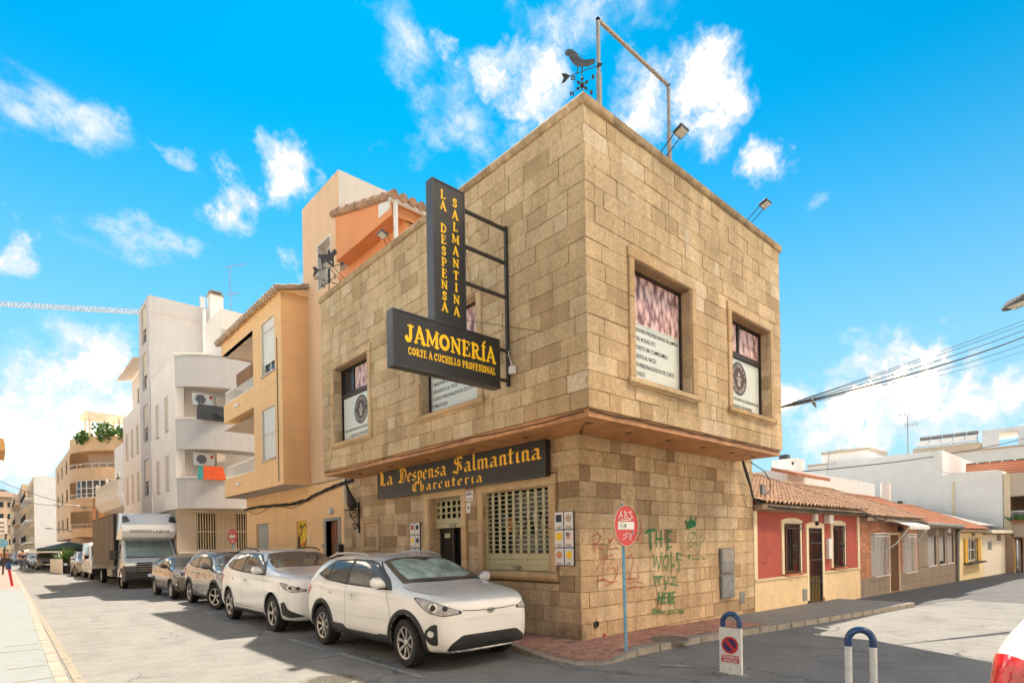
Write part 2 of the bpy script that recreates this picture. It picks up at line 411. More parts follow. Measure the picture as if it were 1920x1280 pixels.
class Strokes:
    """flat painted or cut-out strokes on a plane; each stroke lies a hair above the one before it"""
    def __init__(s, org, ux, uz, out0=.002, step=.00025):
        s.o, s.x, s.z = Vector(org), Vector(ux), Vector(uz); s.n = s.x.cross(s.z); s.k = 0; s.mb = MB(); s.o0 = out0; s.st = step
    def P(s, p): return s.o + s.x*p[0] + s.z*p[1] + s.n*(s.o0 + s.st*(s.k % 12))
    def ribbon(s, pts, w, rnd=True, closed=False):
        pts = [Vector((p[0], p[1], 0)) for p in pts]
        if closed: pts = pts + [pts[0]]
        n = len(pts)
        L, Rr = [], []
        for i in range(n):
            d0 = (pts[i]-pts[i-1]) if i else None; d1 = (pts[i+1]-pts[i]) if i < n-1 else None
            if closed and i in (0, n-1): d0 = pts[n-1]-pts[n-2]; d1 = pts[1]-pts[0]
            d = ((d0.normalized() if d0 and d0.length else Vector()) + (d1.normalized() if d1 and d1.length else Vector()))
            if d.length < 1e-6: d = d0 or d1
            d.normalize(); q = Vector((-d.y, d.x, 0))
            if d0 and d1 and d0.length and d1.length:
                c = max(.45, q.dot(Vector((-d1.y, d1.x, 0)).normalized()))
            else: c = 1
            L.append(pts[i]+q*w/2/c); Rr.append(pts[i]-q*w/2/c)
        k = len(s.mb.v)
        for i in range(n): s.mb.v += [s.P(L[i]), s.P(Rr[i])]
        for i in range(n-1): s.mb.f.append((k+2*i+1, k+2*i+3, k+2*i+2, k+2*i)); s.mb.m.append(0)
        s.k += 1
        if rnd and not closed:
            for e in (pts[0], pts[-1]):
                s.mb.add([s.P((e.x+w/2*math.cos(a*math.pi/5), e.y+w/2*math.sin(a*math.pi/5))) for a in range(10)], [tuple(range(10))]); s.k += 1
    def nib(s, pts, nv):
        for a, b in zip(pts[:-1], pts[1:]):
            q = [(a[0]-nv[0], a[1]-nv[1]), (a[0]+nv[0], a[1]+nv[1]), (b[0]+nv[0], b[1]+nv[1]), (b[0]-nv[0], b[1]-nv[1])]
            ar = (q[1][0]-q[0][0])*(q[2][1]-q[0][1])-(q[1][1]-q[0][1])*(q[2][0]-q[0][0])
            if ar < 0: q.reverse()
            s.mb.add([s.P(p) for p in q], [(0,1,2,3)]); s.k += 1
    def poly(s, pts): s.mb.add([s.P(p) for p in pts], [tuple(range(len(pts)))]); s.k += 1
    def build(s, name, m, parent): return s.mb.build(name, m, parent, fix=False)
def arc(cx, cy, rx, ry, a0, a1, n=10): return [(cx+rx*math.cos(R(a0+(a1-a0)*i/n)), cy+ry*math.sin(R(a0+(a1-a0)*i/n))) for i in range(n+1)]
# ------------------------------------------------------------------ palette (albedo)
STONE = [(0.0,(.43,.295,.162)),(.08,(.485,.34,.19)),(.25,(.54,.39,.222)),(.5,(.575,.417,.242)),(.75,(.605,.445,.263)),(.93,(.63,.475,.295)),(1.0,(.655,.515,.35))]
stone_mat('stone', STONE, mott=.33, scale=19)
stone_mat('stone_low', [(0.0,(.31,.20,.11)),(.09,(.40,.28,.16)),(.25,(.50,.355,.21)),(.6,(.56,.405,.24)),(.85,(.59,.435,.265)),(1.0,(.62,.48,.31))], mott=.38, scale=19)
stone_mat('stone_trim', [(0,(.50,.33,.17)),(.5,(.58,.40,.225)),(1,(.62,.45,.27))], bump=.3, mott=.2)
stone_mat('coping', [(0,(.30,.21,.12)),(.5,(.42,.29,.16)),(1,(.50,.36,.21))], bump=.5, mott=.45, scale=7)
mat('mortar', (.20,.13,.07), .95, .2, 9)
mat('asphalt', (.172,.168,.16), .9, .16, 2.2, bump=.35, fine=.45)
mat('asphalt_dark', (.088,.088,.09), .9, .16, 1.5, bump=.3, fine=.4)
mat('line_white', (.27,.265,.25), .85, .35, 9)
mat('line_yellow', (.215,.19,.145), .85, .3, 10)
mat('pave_grey', (.27,.255,.23), .9, .12, 3, bump=.2)
mat('pave_blue', (.18,.20,.203), .85, .07, 3, bump=.1)
mat('pave_pink', (.225,.175,.155), .85, .1, 6)
mat('kerb', (.27,.24,.20), .9, .18, 6, bump=.3)
stone_mat('tile_red', [(0,(.36,.185,.135)),(.5,(.46,.245,.185)),(1,(.52,.32,.25))], bump=.3, mott=.25, scale=22)
mat('grout', (.25,.15,.11), .95, .1, 9)
mat('iron', (.035,.03,.027), .6, .2, 12)
mat('manhole', (.12,.105,.09), .7, .25, 20, bump=.5)
mat('galv', (.30,.28,.25), .5, .15, 12, metal=.5)
mat('sign_black', (.016,.0145,.0135), .5, .1, 3, spec=.5)
mat('sign_side', (.035,.035,.033), .35, .15, 6, spec=.5)
mat('letter_gold', (.92,.56,.012), .5, .0)
mat('letter_ochre', (.95,.52,.04), .55, .06, 12)
mat('wood_soffit', (.47,.22,.09), .45, .3, 3.5, spec=.4)
mat('frame_brown', (.035,.022,.016), .5, .2, 8)
mat('frame_white', (.72,.70,.66), .5, .05, 4)
mat('blind_white', (.70,.68,.63), .6, .05, 4)
mat('blind_grey', (.33,.32,.31), .55, .08, 6)
mat('blind_beige', (.56,.47,.36), .6, .08, 4)
mat('glass_dark', (.02,.022,.024), .06, .0, spec=.6)
mat('glass_sky', (.05,.06,.07), .05, 0, spec=.9)
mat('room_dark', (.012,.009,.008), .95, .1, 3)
mat('shutter', (.50,.45,.27), .5, .12, 3, streak=.4)
mat('poster_white', (.70,.72,.64), .35, .03, 2, spec=.5)
mat('poster_ink', (.03,.03,.035), .5, 0)
mat('card_white', (.72,.68,.66), .4, .03, 3)
mat('red_sign', (.52,.02,.022), .35, .12, 9, spec=.5)
mat('white_paint', (.66,.65,.61), .5, .12, 14)
mat('blue_paint', (.15,.36,.51), .5, .25, 14)
mat('navy_paint', (.012,.05,.15), .22, .15, 9, spec=.6)
mat('rust', (.32,.16,.06), .8, .3, 18)
mat('spray_green', (.015,.19,.055), .7, .25, 30)
mat('spray_red', (.40,.045,.035), .75, .2, 30)
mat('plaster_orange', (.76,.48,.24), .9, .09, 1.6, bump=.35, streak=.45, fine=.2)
mat('plaster_orange_shade', (.72,.43,.205), .9, .09, 1.6, bump=.35, streak=.45, fine=.2)  # bay side: its shade put into a darker copy of the orange plaster
mat('plaster_pink', (.66,.45,.28), .9, .07, 1.4, bump=.3, streak=.4)
mat('plaster_pale', (.60,.55,.49), .9, .10, 1.2, bump=.3, streak=.5)
mat('terracotta', (.66,.27,.11), .85, .06, 1.6, bump=.15, streak=.25)
mat('plaster_cream', (.76,.70,.63), .9, .06, 1.2, bump=.2, streak=.35)
mat('plaster_grey', (.49,.465,.45), .9, .07, 1.2, bump=.2, streak=.4)
mat('plaster_white', (.75,.73,.70), .9, .07, 1.4, bump=.2, streak=.4)
mat('plaster_beige', (.62,.44,.27), .9, .08, 1.2, streak=.3)
mat('plaster_dull', (.50,.37,.27), .9, .1, 1.2, streak=.4)
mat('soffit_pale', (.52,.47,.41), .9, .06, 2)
mat('red_wall', (.37,.078,.058), .85, .12, 1.6, bump=.2, streak=.4)
mat('travertine', (.68,.51,.30), .75, .13, 5, bump=.15, fine=.3)
mat('cream_trim', (.74,.60,.40), .8, .06, 4)
mat('cream_wall', (.74,.62,.36), .9, .06, 2, streak=.3)
mat('white_wall', (.74,.70,.60), .9, .06, 2, streak=.3)
mat('block_white', (.76,.74,.70), .9, .05, 1.5, bump=.15, streak=.3)
mat('ochre', (.66,.38,.03), .6, .1, 6)
mat('grey_tile', (.24,.185,.14), .55, .22, 5, streak=.55)
mat('roof_tile', (.34,.205,.13), .9, .42, 4.5, bump=.4, fine=.3)
mat('roof_tile_red', (.38,.165,.095), .9, .32, 4.5, bump=.4, fine=.3)
mat('roof_edge', (.32,.235,.16), .9, .25, 5, bump=.3)
mat('roof_grey', (.30,.29,.28), .8, .08, 3)
mat('door_wood', (.22,.075,.028), .45, .2, 5, spec=.4)
mat('cable', (.03,.024,.02), .8, .3, 20)
mat('brick_red', (.42,.14,.075), .9, .15, 9)
stone_mat('brick_face', [(0,(.36,.155,.085)),(.5,(.46,.20,.115)),(1,(.52,.26,.16))], bump=.2, mott=.15)
mat('ham', (.45,.24,.22), .5, .0)
mat('towel_orange', (.75,.13,.04), .9, .12, 6)
mat('towel_teal', (.05,.30,.28), .9, .1, 6)
mat('cloth_dark', (.05,.055,.06), .9, .2, 6)
mat('ac_white', (.66,.65,.62), .5, .04, 5)
mat('steel_box', (.19,.195,.20), .5, .2, 7)
mat('yellow_graf', (.75,.48,.02), .6, .15, 20)
mat('orange_graf', (.70,.15,.02), .6, .15, 20)
mat('leaf', (.06,.13,.035), .7, .3, 6)
mat('leaf_light', (.12,.22,.055), .7, .3, 6)
mat('straw', (.22,.12,.06), .95, .35, 14, streak=.7)
mat('canvas_white', (.74,.72,.67), .9, .04, 3)
mat('canvas_green', (.02,.05,.045), .8, .2, 3)
mat('black', (.012,.012,.012), .5, 0)
mat('grey_mid', (.22,.22,.22), .6, .1, 8)
mat('lamp_glass', (.55,.53,.47), .3, .05, 8)
def ham_mat():
    m = M('ham'); nt = m.node_tree; N, L = nt.nodes, nt.links; b = N['Principled BSDF']
    g = N.new('ShaderNodeNewGeometry'); mp = N.new('ShaderNodeMapping'); mp.inputs['Scale'].default_value = (1, 1, .45); L.new(g.outputs['Position'], mp.inputs[0])
    v = N.new('ShaderNodeTexVoronoi'); v.inputs['Scale'].default_value = 12.5; L.new(mp.outputs[0], v.inputs['Vector'])
    cr = N.new('ShaderNodeValToRGB'); L.new(v.outputs['Distance'], cr.inputs[0])
    e = cr.color_ramp.elements; e[0].position = .05; e[0].color = (.86,.68,.62,1); e[1].position = .82; e[1].color = (.16,.07,.07,1)
    k = e.new(.46); k.color = (.68,.44,.40,1)
    L.new(cr.outputs[0], b.inputs['Base Color']); b.inputs['Roughness'].default_value = .35
ham_mat()
def weathered_asphalt(name, crack=1.0):
    m = M(name); nt = m.node_tree; N, L = nt.nodes, nt.links; b = N['Principled BSDF']
    src = b.inputs['Base Color'].links[0].from_socket
    g = N.new('ShaderNodeNewGeometry')
    v = N.new('ShaderNodeTexVoronoi'); v.feature = 'DISTANCE_TO_EDGE'; v.inputs['Scale'].default_value = .42
    wn = N.new('ShaderNodeTexNoise'); wn.inputs['Scale'].default_value = 1.7; wn.inputs['Detail'].default_value = 5
    L.new(g.outputs['Position'], wn.inputs['Vector'])
    ad = N.new('ShaderNodeVectorMath'); ad.operation = 'MULTIPLY_ADD'; L.new(wn.outputs['Color'], ad.inputs[0]); ad.inputs[1].default_value = (.9,.9,0); L.new(g.outputs['Position'], ad.inputs[2])
    L.new(ad.outputs[0], v.inputs['Vector'])
    cm = N.new('ShaderNodeMapRange'); L.new(v.outputs['Distance'], cm.inputs[0]); cm.inputs[1].default_value = .004; cm.inputs[2].default_value = .012; cm.inputs[3].default_value = .62; cm.inputs[4].default_value = 1
    mk = N.new('ShaderNodeTexNoise'); mk.inputs['Scale'].default_value = .35; mk.inputs['Detail'].default_value = 3; L.new(g.outputs['Position'], mk.inputs['Vector'])
    mm = N.new('ShaderNodeMapRange'); L.new(mk.outputs[0], mm.inputs[0]); mm.inputs[1].default_value = .47; mm.inputs[2].default_value = .56; mm.inputs[3].default_value = 1; mm.inputs[4].default_value = 0
    mx = N.new('ShaderNodeMath'); mx.operation = 'MAXIMUM'; L.new(cm.outputs[0], mx.inputs[0]); L.new(mm.outputs[0], mx.inputs[1])
    st = N.new('ShaderNodeTexNoise'); st.inputs['Scale'].default_value = 1.15; st.inputs['Detail'].default_value = 7; st.inputs['Roughness'].default_value = .65; L.new(g.outputs['Position'], st.inputs['Vector'])
    sr = N.new('ShaderNodeMapRange'); L.new(st.outputs[0], sr.inputs[0]); sr.inputs[1].default_value = .30; sr.inputs[2].default_value = .52; sr.inputs[3].default_value = .72; sr.inputs[4].default_value = 1.03
    sp = N.new('ShaderNodeTexVoronoi'); sp.inputs['Scale'].default_value = 95; L.new(g.outputs['Position'], sp.inputs['Vector'])
    sv = N.new('ShaderNodeSeparateColor'); L.new(sp.outputs['Color'], sv.inputs[0])
    sg = N.new('ShaderNodeMapRange'); L.new(sv.outputs[0], sg.inputs[0]); sg.inputs[3].default_value = .78; sg.inputs[4].default_value = 1.22
    a1 = N.new('ShaderNodeMath'); a1.operation = 'MULTIPLY'; L.new(mx.outputs[0], a1.inputs[0]); L.new(sr.outputs[0], a1.inputs[1])
    a2 = N.new('ShaderNodeMath'); a2.operation = 'MULTIPLY'; L.new(a1.outputs[0], a2.inputs[0]); L.new(sg.outputs[0], a2.inputs[1])
    vm = N.new('ShaderNodeVectorMath'); vm.operation = 'SCALE'; L.new(src, vm.inputs[0]); L.new(a2.outputs[0], vm.inputs['Scale']); L.new(vm.outputs[0], b.inputs['Base Color'])
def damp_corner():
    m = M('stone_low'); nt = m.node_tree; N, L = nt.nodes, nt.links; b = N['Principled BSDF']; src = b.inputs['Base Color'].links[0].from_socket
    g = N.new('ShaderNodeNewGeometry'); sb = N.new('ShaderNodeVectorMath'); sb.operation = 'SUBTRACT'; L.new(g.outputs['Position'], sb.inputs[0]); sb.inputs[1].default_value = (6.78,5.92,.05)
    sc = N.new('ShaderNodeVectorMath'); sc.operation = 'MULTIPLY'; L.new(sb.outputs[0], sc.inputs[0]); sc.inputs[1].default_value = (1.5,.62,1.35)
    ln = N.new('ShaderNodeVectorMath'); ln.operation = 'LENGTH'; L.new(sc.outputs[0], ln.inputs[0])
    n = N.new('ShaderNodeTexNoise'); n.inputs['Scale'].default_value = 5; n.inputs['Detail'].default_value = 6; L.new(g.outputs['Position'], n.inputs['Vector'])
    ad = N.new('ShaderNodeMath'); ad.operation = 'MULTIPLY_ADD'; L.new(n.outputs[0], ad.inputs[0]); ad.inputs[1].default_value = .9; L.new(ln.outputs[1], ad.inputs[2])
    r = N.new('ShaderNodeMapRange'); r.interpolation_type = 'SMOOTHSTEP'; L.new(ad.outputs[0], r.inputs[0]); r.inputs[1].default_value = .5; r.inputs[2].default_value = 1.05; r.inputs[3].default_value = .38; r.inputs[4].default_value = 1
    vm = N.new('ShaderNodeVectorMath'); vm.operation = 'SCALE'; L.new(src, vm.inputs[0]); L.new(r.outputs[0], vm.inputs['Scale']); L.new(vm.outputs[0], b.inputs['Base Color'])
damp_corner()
def spray(name):
    m = M(name); nt = m.node_tree; N, L = nt.nodes, nt.links; b = N['Principled BSDF']; out = N['Material Output']
    g = N.new('ShaderNodeNewGeometry'); n = N.new('ShaderNodeTexNoise'); n.inputs['Scale'].default_value = 60; n.inputs['Detail'].default_value = 6; n.inputs['Roughness'].default_value = .7; L.new(g.outputs['Position'], n.inputs['Vector'])
    r = N.new('ShaderNodeMapRange'); L.new(n.outputs[0], r.inputs[0]); r.inputs[1].default_value = .36; r.inputs[2].default_value = .52; r.inputs[3].default_value = .2; r.inputs[4].default_value = .97
    t = N.new('ShaderNodeBsdfTransparent'); x = N.new('ShaderNodeMixShader'); L.new(r.outputs[0], x.inputs[0]); L.new(t.outputs[0], x.inputs[1]); L.new(b.outputs[0], x.inputs[2]); L.new(x.outputs[0], out.inputs[0])
spray('spray_green'); spray('spray_red')
weathered_asphalt('asphalt'); weathered_asphalt('asphalt_dark')

# ------------------------------------------------------------------ ground, roads, pavements
def gz(x):
    return 0.0 if x < 6.5 else -.0185 * (min(x, 120) - 6.5)
def build_ground():
    xs = [-900, -200, -50, -10, 0, 3, 6.5, 12, 20, 30, 45, 70, 120, 300, 900]; ys = [-900, -200, -60, -20, 0, 5, 20, 60, 150, 400, 900]
    mb = MB(); k = len(ys)
    for x in xs:
        for y in ys: mb.v.append(Vector((x, y, gz(x))))
    for i in range(len(xs)-1):
        for j in range(k-1): mb.f.append((i*k+j, (i+1)*k+j, (i+1)*k+j+1, i*k+j+1)); mb.m.append(0)
    tag(mb.build('road', 'asphalt', local=True), 'pale worn asphalt roadway of both streets', kind='structure')
    # newer, darker asphalt further down the side street
    d = MB()
    for x0, x1 in ((20.9, 30), (30, 60), (60, 120)):
        d.quad((x0, -3.5, gz(x0)+.004), (x1, -3.5, gz(x1)+.004), (x1, 5.9, gz(x1)+.004), (x0, 5.9, gz(x0)+.004))
    d.quad((17.9, 4.15, gz(17.9)+.004), (20.9, 3.6, gz(20.9)+.004), (20.9, 5.9, gz(20.9)+.004), (17.9, 5.9, gz(17.9)+.004))
    tag(d.build('road_resurfacing', 'asphalt_dark', local=True), 'newer dark asphalt further down the side street', kind='structure')
    # painted markings
    def strip(name, pts, w, m, label):
        s = MB()
        for a, b in zip(pts[:-1], pts[1:]):
            a, b = Vector((*a, 0)), Vector((*b, 0)); n = (b-a).normalized().cross(UP)*w/2
            q = [a-n, b-n, b+n, a+n]; s.quad(*[Vector((p.x, p.y, gz(p.x)+.009)) for p in q])
        tag(s.build(name, m, local=True), label, kind='structure')
    for i, (a, b) in enumerate([((3.86,5.9),(3.85,8.3)),((3.83,8.7),(3.83,10.1)),((3.86,10.9),(3.87,11.5)),((3.9,12.2),(3.9,12.9)),((3.93,13.6),(3.93,14.5)),((3.97,15.4),(3.98,16.2)),((3.98,17.2),(4.0,18.4)),((4.0,20),(4.0,21.2))]):
        strip('parking_line', [a, b], .09, 'line_white', 'white painted dash marking the parking bays')
    strip('edge_line', [(.755,4),(.755,8.8),(.795,13.8),(.87,24),(1.0,40),(1.2,70)], .1, 'line_yellow', 'faded yellow line along the kerb')
    strip('lane_line', [(21,1.6),(34,3.1),(60,5.0)], .12, 'line_white', 'white line at the edge of the side street')
    strip('worn_mark', [(6.40,4.28),(6.62,3.92)], .1, 'line_white', 'worn white paint mark by the corner kerb')
    strip('worn_mark', [(19.2,3.9),(21.3,3.4)], .12, 'line_white', 'worn white paint mark past the pavement end')
    # stains
    # our block's pavement: polygon with its own kerb, dropped at the corner
    outer = [(5.85,22.3,.1),(5.85,12,.1),(5.84,7.4,.1),(5.80,6.5,.09),(5.68,5.9,.06),(5.62,5.45,.03),(5.66,5.08,.02),(5.84,4.86,.02),(6.10,4.78,.03),(6.4,4.80,.07),(6.75,4.86,.1),(8.5,4.86,.1),(10.8,4.62,.1),(14,4.35,.1),(17.9,4.08,.1)]
    back = [(6.9,22.3),(6.9,12),(6.9,7.4),(6.9,6.6),(6.9,6.3),(6.9,6.1),(6.9,6.05),(6.95,6.03),(7.0,6.03),(7.05,6.03),(7.2,6.03),(8.6,6.03),(10.8,6.03),(14,6.03),(17.9,6.03)]
    pav = MB(); n = len(outer)
    top_o = [Vector((x, y, gz(x)+h)) for x, y, h in outer]; top_b = [Vector((x, y, gz(x)+.1)) for x, y in back]
    def kin(i, t):  # point between kerb back edge and wall
        return top_o[i].lerp(top_b[i], t)
    KW = .13
    ins = []
    for i in range(n):
        d = (top_b[i]-top_o[i]); ins.append(top_o[i] + d*(KW/d.length))
    mi = lambda i: 0 if outer[i][0] < 10.7 else 1
    for i in range(n-1): pav.quad(ins[i], ins[i+1], top_b[i+1], top_b[i], mi(i))
    pav.quad(ins[-1], Vector((17.9,4.08,gz(17.9)-.02)), Vector((17.9,6.03,gz(17.9)-.02)), top_b[-1], 1)
    po = pav.build('pavement', ['grout', 'pave_grey'], local=True)
    tag(po, 'pavement round the stone building, red tiles then grey concrete', kind='structure')
    # kerb stones one by one
    path = []
    for i in range(n-1):
        a, b = top_o[i], top_o[i+1]; L = (b-a).length; m = max(1, round(L/.55))
        for k in range(m): path.append((i, k/m, (k+1)/m))
    for i, t0, t1 in path:
        k = MB(); a0, a1 = top_o[i].lerp(top_o[i+1], t0), top_o[i].lerp(top_o[i+1], t1-.012); b0, b1 = ins[i].lerp(ins[i+1], t0), ins[i].lerp(ins[i+1], t1-.012)
        j = random.uniform(0, .004)
        for q in (a0, a1, b0, b1): q.z += .004 + j
        g = lambda p: Vector((p.x, p.y, gz(p.x)-.03))
        k.add([g(a0), g(a1), g(b1), g(b0), a0, a1, b1, b0], [(4,5,6,7),(0,1,5,4),(1,2,6,5),(3,0,4,7)])
        k.build('kerb_stone', 'kerb', po, bevel=.012)
    # red tiles, one by one, in the direction of each street
    tl = MB(); tl.box(-.094,.094,-.094,.094,-.02,.008)
    # each 20 cm tile has the raised stud pattern of small squares
    tm = MB()
    for a in range(2):
        for b in range(4):
            x0, y0 = -.095+a*.0955, -.095+b*.048; tm.box(x0, x0+.0905, y0, y0+.043, -.02, .009)
    me = tm.mesh('tile'); me.materials.append(M('tile_red'))
    def inside(x, y):
        for i in range(n-1):
            q = [ins[i], ins[i+1], top_b[i+1], top_b[i]]; s = 0; ok = True
            for a, b in zip(q, q[1:]+q[:1]):
                c = (b.x-a.x)*(y-a.y)-(b.y-a.y)*(x-a.x)
                if abs(c) < 1e-9: continue
                if s == 0: s = 1 if c > 0 else -1
                elif s*c < 0: ok = False; break
            if ok:
                nrm = (q[1]-q[0]).cross(q[3]-q[0]); 
                return q[0].z - (nrm.x*(x-q[0].x)+nrm.y*(y-q[0].y))/nrm.z, nrm.normalized()*(1 if nrm.z>0 else -1)
        return None
    cells = []
    y = 4.8
    while y < 13:
        x = 5.6
        while x < 10.75:
            if not (x > 6.9 and y > 6.0):
                r = inside(x, y)
                if r and all(inside(x+a, y+b) for a in (-.06,.06) for b in (-.06,.06)): cells.append((x, y, r))
            x += .196
        y += .196
    cells.sort(key=lambda c: c[0]**2+c[1]**2)
    for x, y, (z, nr) in cells[:300]:
        q = nr.to_track_quat('Z', 'Y').to_euler() if nr.z < .99999 else (0,0,0)
        if math.hypot(x-7.85, y-5.05) < .34: continue
        e = Matrix.Rotation(0,3,'Z'); o = share('tile', me, po, (x, y, z+random.uniform(-.0015,.0015)))
        o.rotation_mode = 'QUATERNION'; o.rotation_quaternion = Vector((0,0,1)).rotation_difference(nr)
    rest = MB()
    for x, y, (z, nr) in cells[300:]: rest.box(x-.094, x+.094, y-.094, y+.094, z-.01, z+.008)
    if rest.v: rest.build('tiles_far', 'tile_red', po, kind='stuff')
    # manhole covers
    c = MB(); cx, cy = 7.85, 5.05; z = gz(cx)+.1+.012
    c.lathe([(.0,z+.004),(.27,z+.004),(.275,z),(.30,z),(.31,z-.03)], (cx,cy,0), n=28)
    for k in range(-4, 5):
        w = math.sqrt(max(0,.25**2-(k*.055)**2)); c.box(cx-w, cx+w, cy+k*.055-.012, cy+k*.055+.012, z+.002, z+.009)
    tag(c.build('manhole_cover', 'manhole'), 'round iron manhole cover in the red pavement', 'manhole cover')
    c = MB(); cx, cy = 3.0, 6.62
    c.lathe([(0,.006),(.30,.006),(.31,.010),(.36,.010),(.37,.0)], (cx,cy,0), n=32)
    for a in range(-6, 7):
        for b in range(-6, 7):
            if math.hypot(a,b) < 6.2: c.box(cx+a*.045-.014, cx+a*.045+.014, cy+b*.045-.014, cy+b*.045+.014, .005, .013)
    tag(c.build('manhole_cover', 'manhole'), 'studded round manhole cover in the road at the shadow edge', 'manhole cover')
    # the pavement across the main street
    lp = MB(); xs = [(-8,3),(-8,8.5),(-8,31),(-8,90)]
    edge = [(.44,3.0),(.50,8.5),(.56,13.5),(.72,24),(.78,31)]
    lz = .1
    for a, b in zip(edge[:-1], edge[1:]): lp.quad((-8,a[1],lz),(a[0],a[1],lz),(b[0],b[1],lz),(-8,b[1],lz))
    lp.quad((-8,3,lz),(.44,3,lz),(.44,3,0),(-8,3,0))
    lo = lp.build('pavement', 'pave_blue', local=True); tag(lo, 'smooth pale blue-grey pavement across the main street', kind='structure')
    lq = MB(); lq.quad((-8,31,lz),(.78,31,lz),(1.2,95,lz),(-8,95,lz)); tag(lq.build('pavement', 'pave_pink', local=True), 'pinkish pavement further along the main street', kind='structure')
    full = edge + [(.9,50),(1.1,95)]
    y = 3.0
    def ex(y):
        for a, b in zip(full[:-1], full[1:]):
            if a[1] <= y <= b[1]: return a[0]+(b[0]-a[0])*(y-a[1])/(b[1]-a[1])
        return full[-1][0]
    while y < 60:
        L = .42 if y < 30 else 1.2
        k = MB(); a, b = ex(y), ex(y+L-.012); h = .104+random.uniform(0,.004)
        k.add([(a,y,-.02),(b,y+L-.012,-.02),(b+.13,y+L-.012,-.02),(a+.13,y,-.02),(a,y,h),(b,y+L-.012,h),(b+.13,y+L-.012,h),(a+.13,y,h)], [(4,7,6,5),(2,3,7,6),(0,3,7,4),(1,2,6,5)])
        k.build('kerb_stone', 'kerb', lo, bevel=.012); y += L
    for yy, x0 in ((8.85,-.6),(9.9,.1),(11.6,0),(12.3,.1)): j = MB(); j.box(x0, .5, yy, yy+.012, .099, .1035); j.build('joint', 'mortar', lo)
build_ground()
# ------------------------------------------------------------------ the stone corner building
UX, UY = 5.858, 4.93          # upper facades (planes X = UX and Y = UY)
UX1, UY1 = 11.88, 13.18       # their far ends
LX, LY = 6.777, 5.918         # ground-floor facades
LX1, LY1 = 12.66, 14.02
ZU0, ZU1 = 3.41, 7.43
CH = .2513                    # course height
PU, PV, QU, QV = ('X', UX), ('Y', UY), ('X', LX), ('Y', LY)
B = thing('stone_building', (LX, LY, .1), 'two-storey corner shop clad in tan stone blocks with overhanging upper floor', 'building')
W_L = [(10.90, 12.50), (7.24, 8.92)]      # inner openings of the upper windows
W_R = [(6.90, 8.46), (9.80, 11.36)]
WZ0, WZ1 = 3.99, 5.70
SW = .13                                  # surround width
DOOR = (8.95, 10.08, .1, 2.58); SHUT = (6.57, 8.28, 1.14, 2.57)
holesU = [(a, b, WZ0, WZ1, .23) for a, b in W_L]; holesV = [(a, b, WZ0, WZ1, .23) for a, b in W_R]
holesQ = [(*DOOR, .3), (*SHUT, .12)]
def backing():
    m = MB()
    wall_face(m, ('X', UX+.03), UY+.03, UY1, ZU0, ZU1+.02, holesU); wall_face(m, ('Y', UY+.03), UX+.03, UX1, ZU0, ZU1+.02, holesV)
    m.quad((UX1,UY+.03,ZU0),(UX1,UY1,ZU0),(UX1,UY1,ZU1+.02),(UX1,UY+.03,ZU1+.02)); m.quad((UX+.03,UY1,ZU0),(UX1,UY1,ZU0),(UX1,UY1,ZU1+.02),(UX+.03,UY1,ZU1+.02))
    m.quad((UX+.25,UY+.25,ZU1-.35),(UX1-.25,UY+.25,ZU1-.35),(UX1-.25,UY1,ZU1-.35),(UX+.25,UY1,ZU1-.35))
    m.quad((UX+.03,UY+.03,ZU0+.01),(UX1,UY+.03,ZU0+.01),(UX1,UY1,ZU0+.01),(UX+.03,UY1,ZU0+.01))
    wall_face(m, ('X', LX+.03), LY+.03, LY1, -.2, ZU0, holesQ); wall_face(m, ('Y', LY+.03), LX+.03, LX1, -.3, ZU0)
    m.quad((LX1,LY+.03,-.3),(LX1,12,-.3),(LX1,12,ZU0),(LX1,LY+.03,ZU0))
    m.box(LX1-.02-.7, LX1-.021, LY+.04, 12, ZU0-.03, ZU0-.02)
    m.build('wall', 'mortar', B)
backing()
STN = []     # (plane, u0, u1, z0, z1, material)
def lay(pl, u0, u1, rows, holes, matn, seed):
    rnd = random.Random(seed)
    for (z0, z1) in rows:
        cuts = sorted({u0, u1, *[c for h in holes for c in (h[0]-.06, h[1]+.06) if h[2] < z1-.01 and h[3] > z0+.01]})
        for a, b in zip(cuts[:-1], cuts[1:]):
            m = (a+b)/2; za, zb = z0, z1; skip = False
            for h in holes:
                if h[0]-.07 < m < h[1]+.07 and h[2]-.06 < zb-.01 and h[3]+.06 > za+.01:
                    lo, hi = h[2]-.06, h[3]+.06
                    if lo <= za+.03 and hi >= zb-.03: skip = True
                    elif lo > za: zb = min(zb, lo)
                    else: za = max(za, hi)
            if skip or zb-za < .03: continue
            w = []; t = 0
            while t < b-a:
                k = rnd.choice([.2,.27,.33,.38,.42,.46,.5,.55,.6,.66]); w.append(k); t += k
            if len(w) > 1 and (w[-1]-(t-(b-a))) < .14: t -= w.pop()
            f = (b-a)/sum(w); u = a
            for k in w:
                STN.append((pl, u, u+k*f, za, zb, matn)); u += k*f
rowsU = [(ZU0+i*CH, ZU0+(i+1)*CH) for i in range(16)]
rowsL = [(3.345-(i+1)*CH, 3.345-i*CH) for i in range(15)]
lay(PU, UY, UY1, rowsU, holesU, 'stone', 1); lay(PV, UX, UX1, rowsU, holesV, 'stone', 2)
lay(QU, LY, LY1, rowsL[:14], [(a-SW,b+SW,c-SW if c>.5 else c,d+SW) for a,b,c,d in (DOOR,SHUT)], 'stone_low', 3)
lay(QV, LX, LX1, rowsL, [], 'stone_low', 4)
def px_of(p):
    d = Vector(p)-EYE; z = d.dot(FW); return d.dot(RT)/z*FPX, d.z/z*FPX
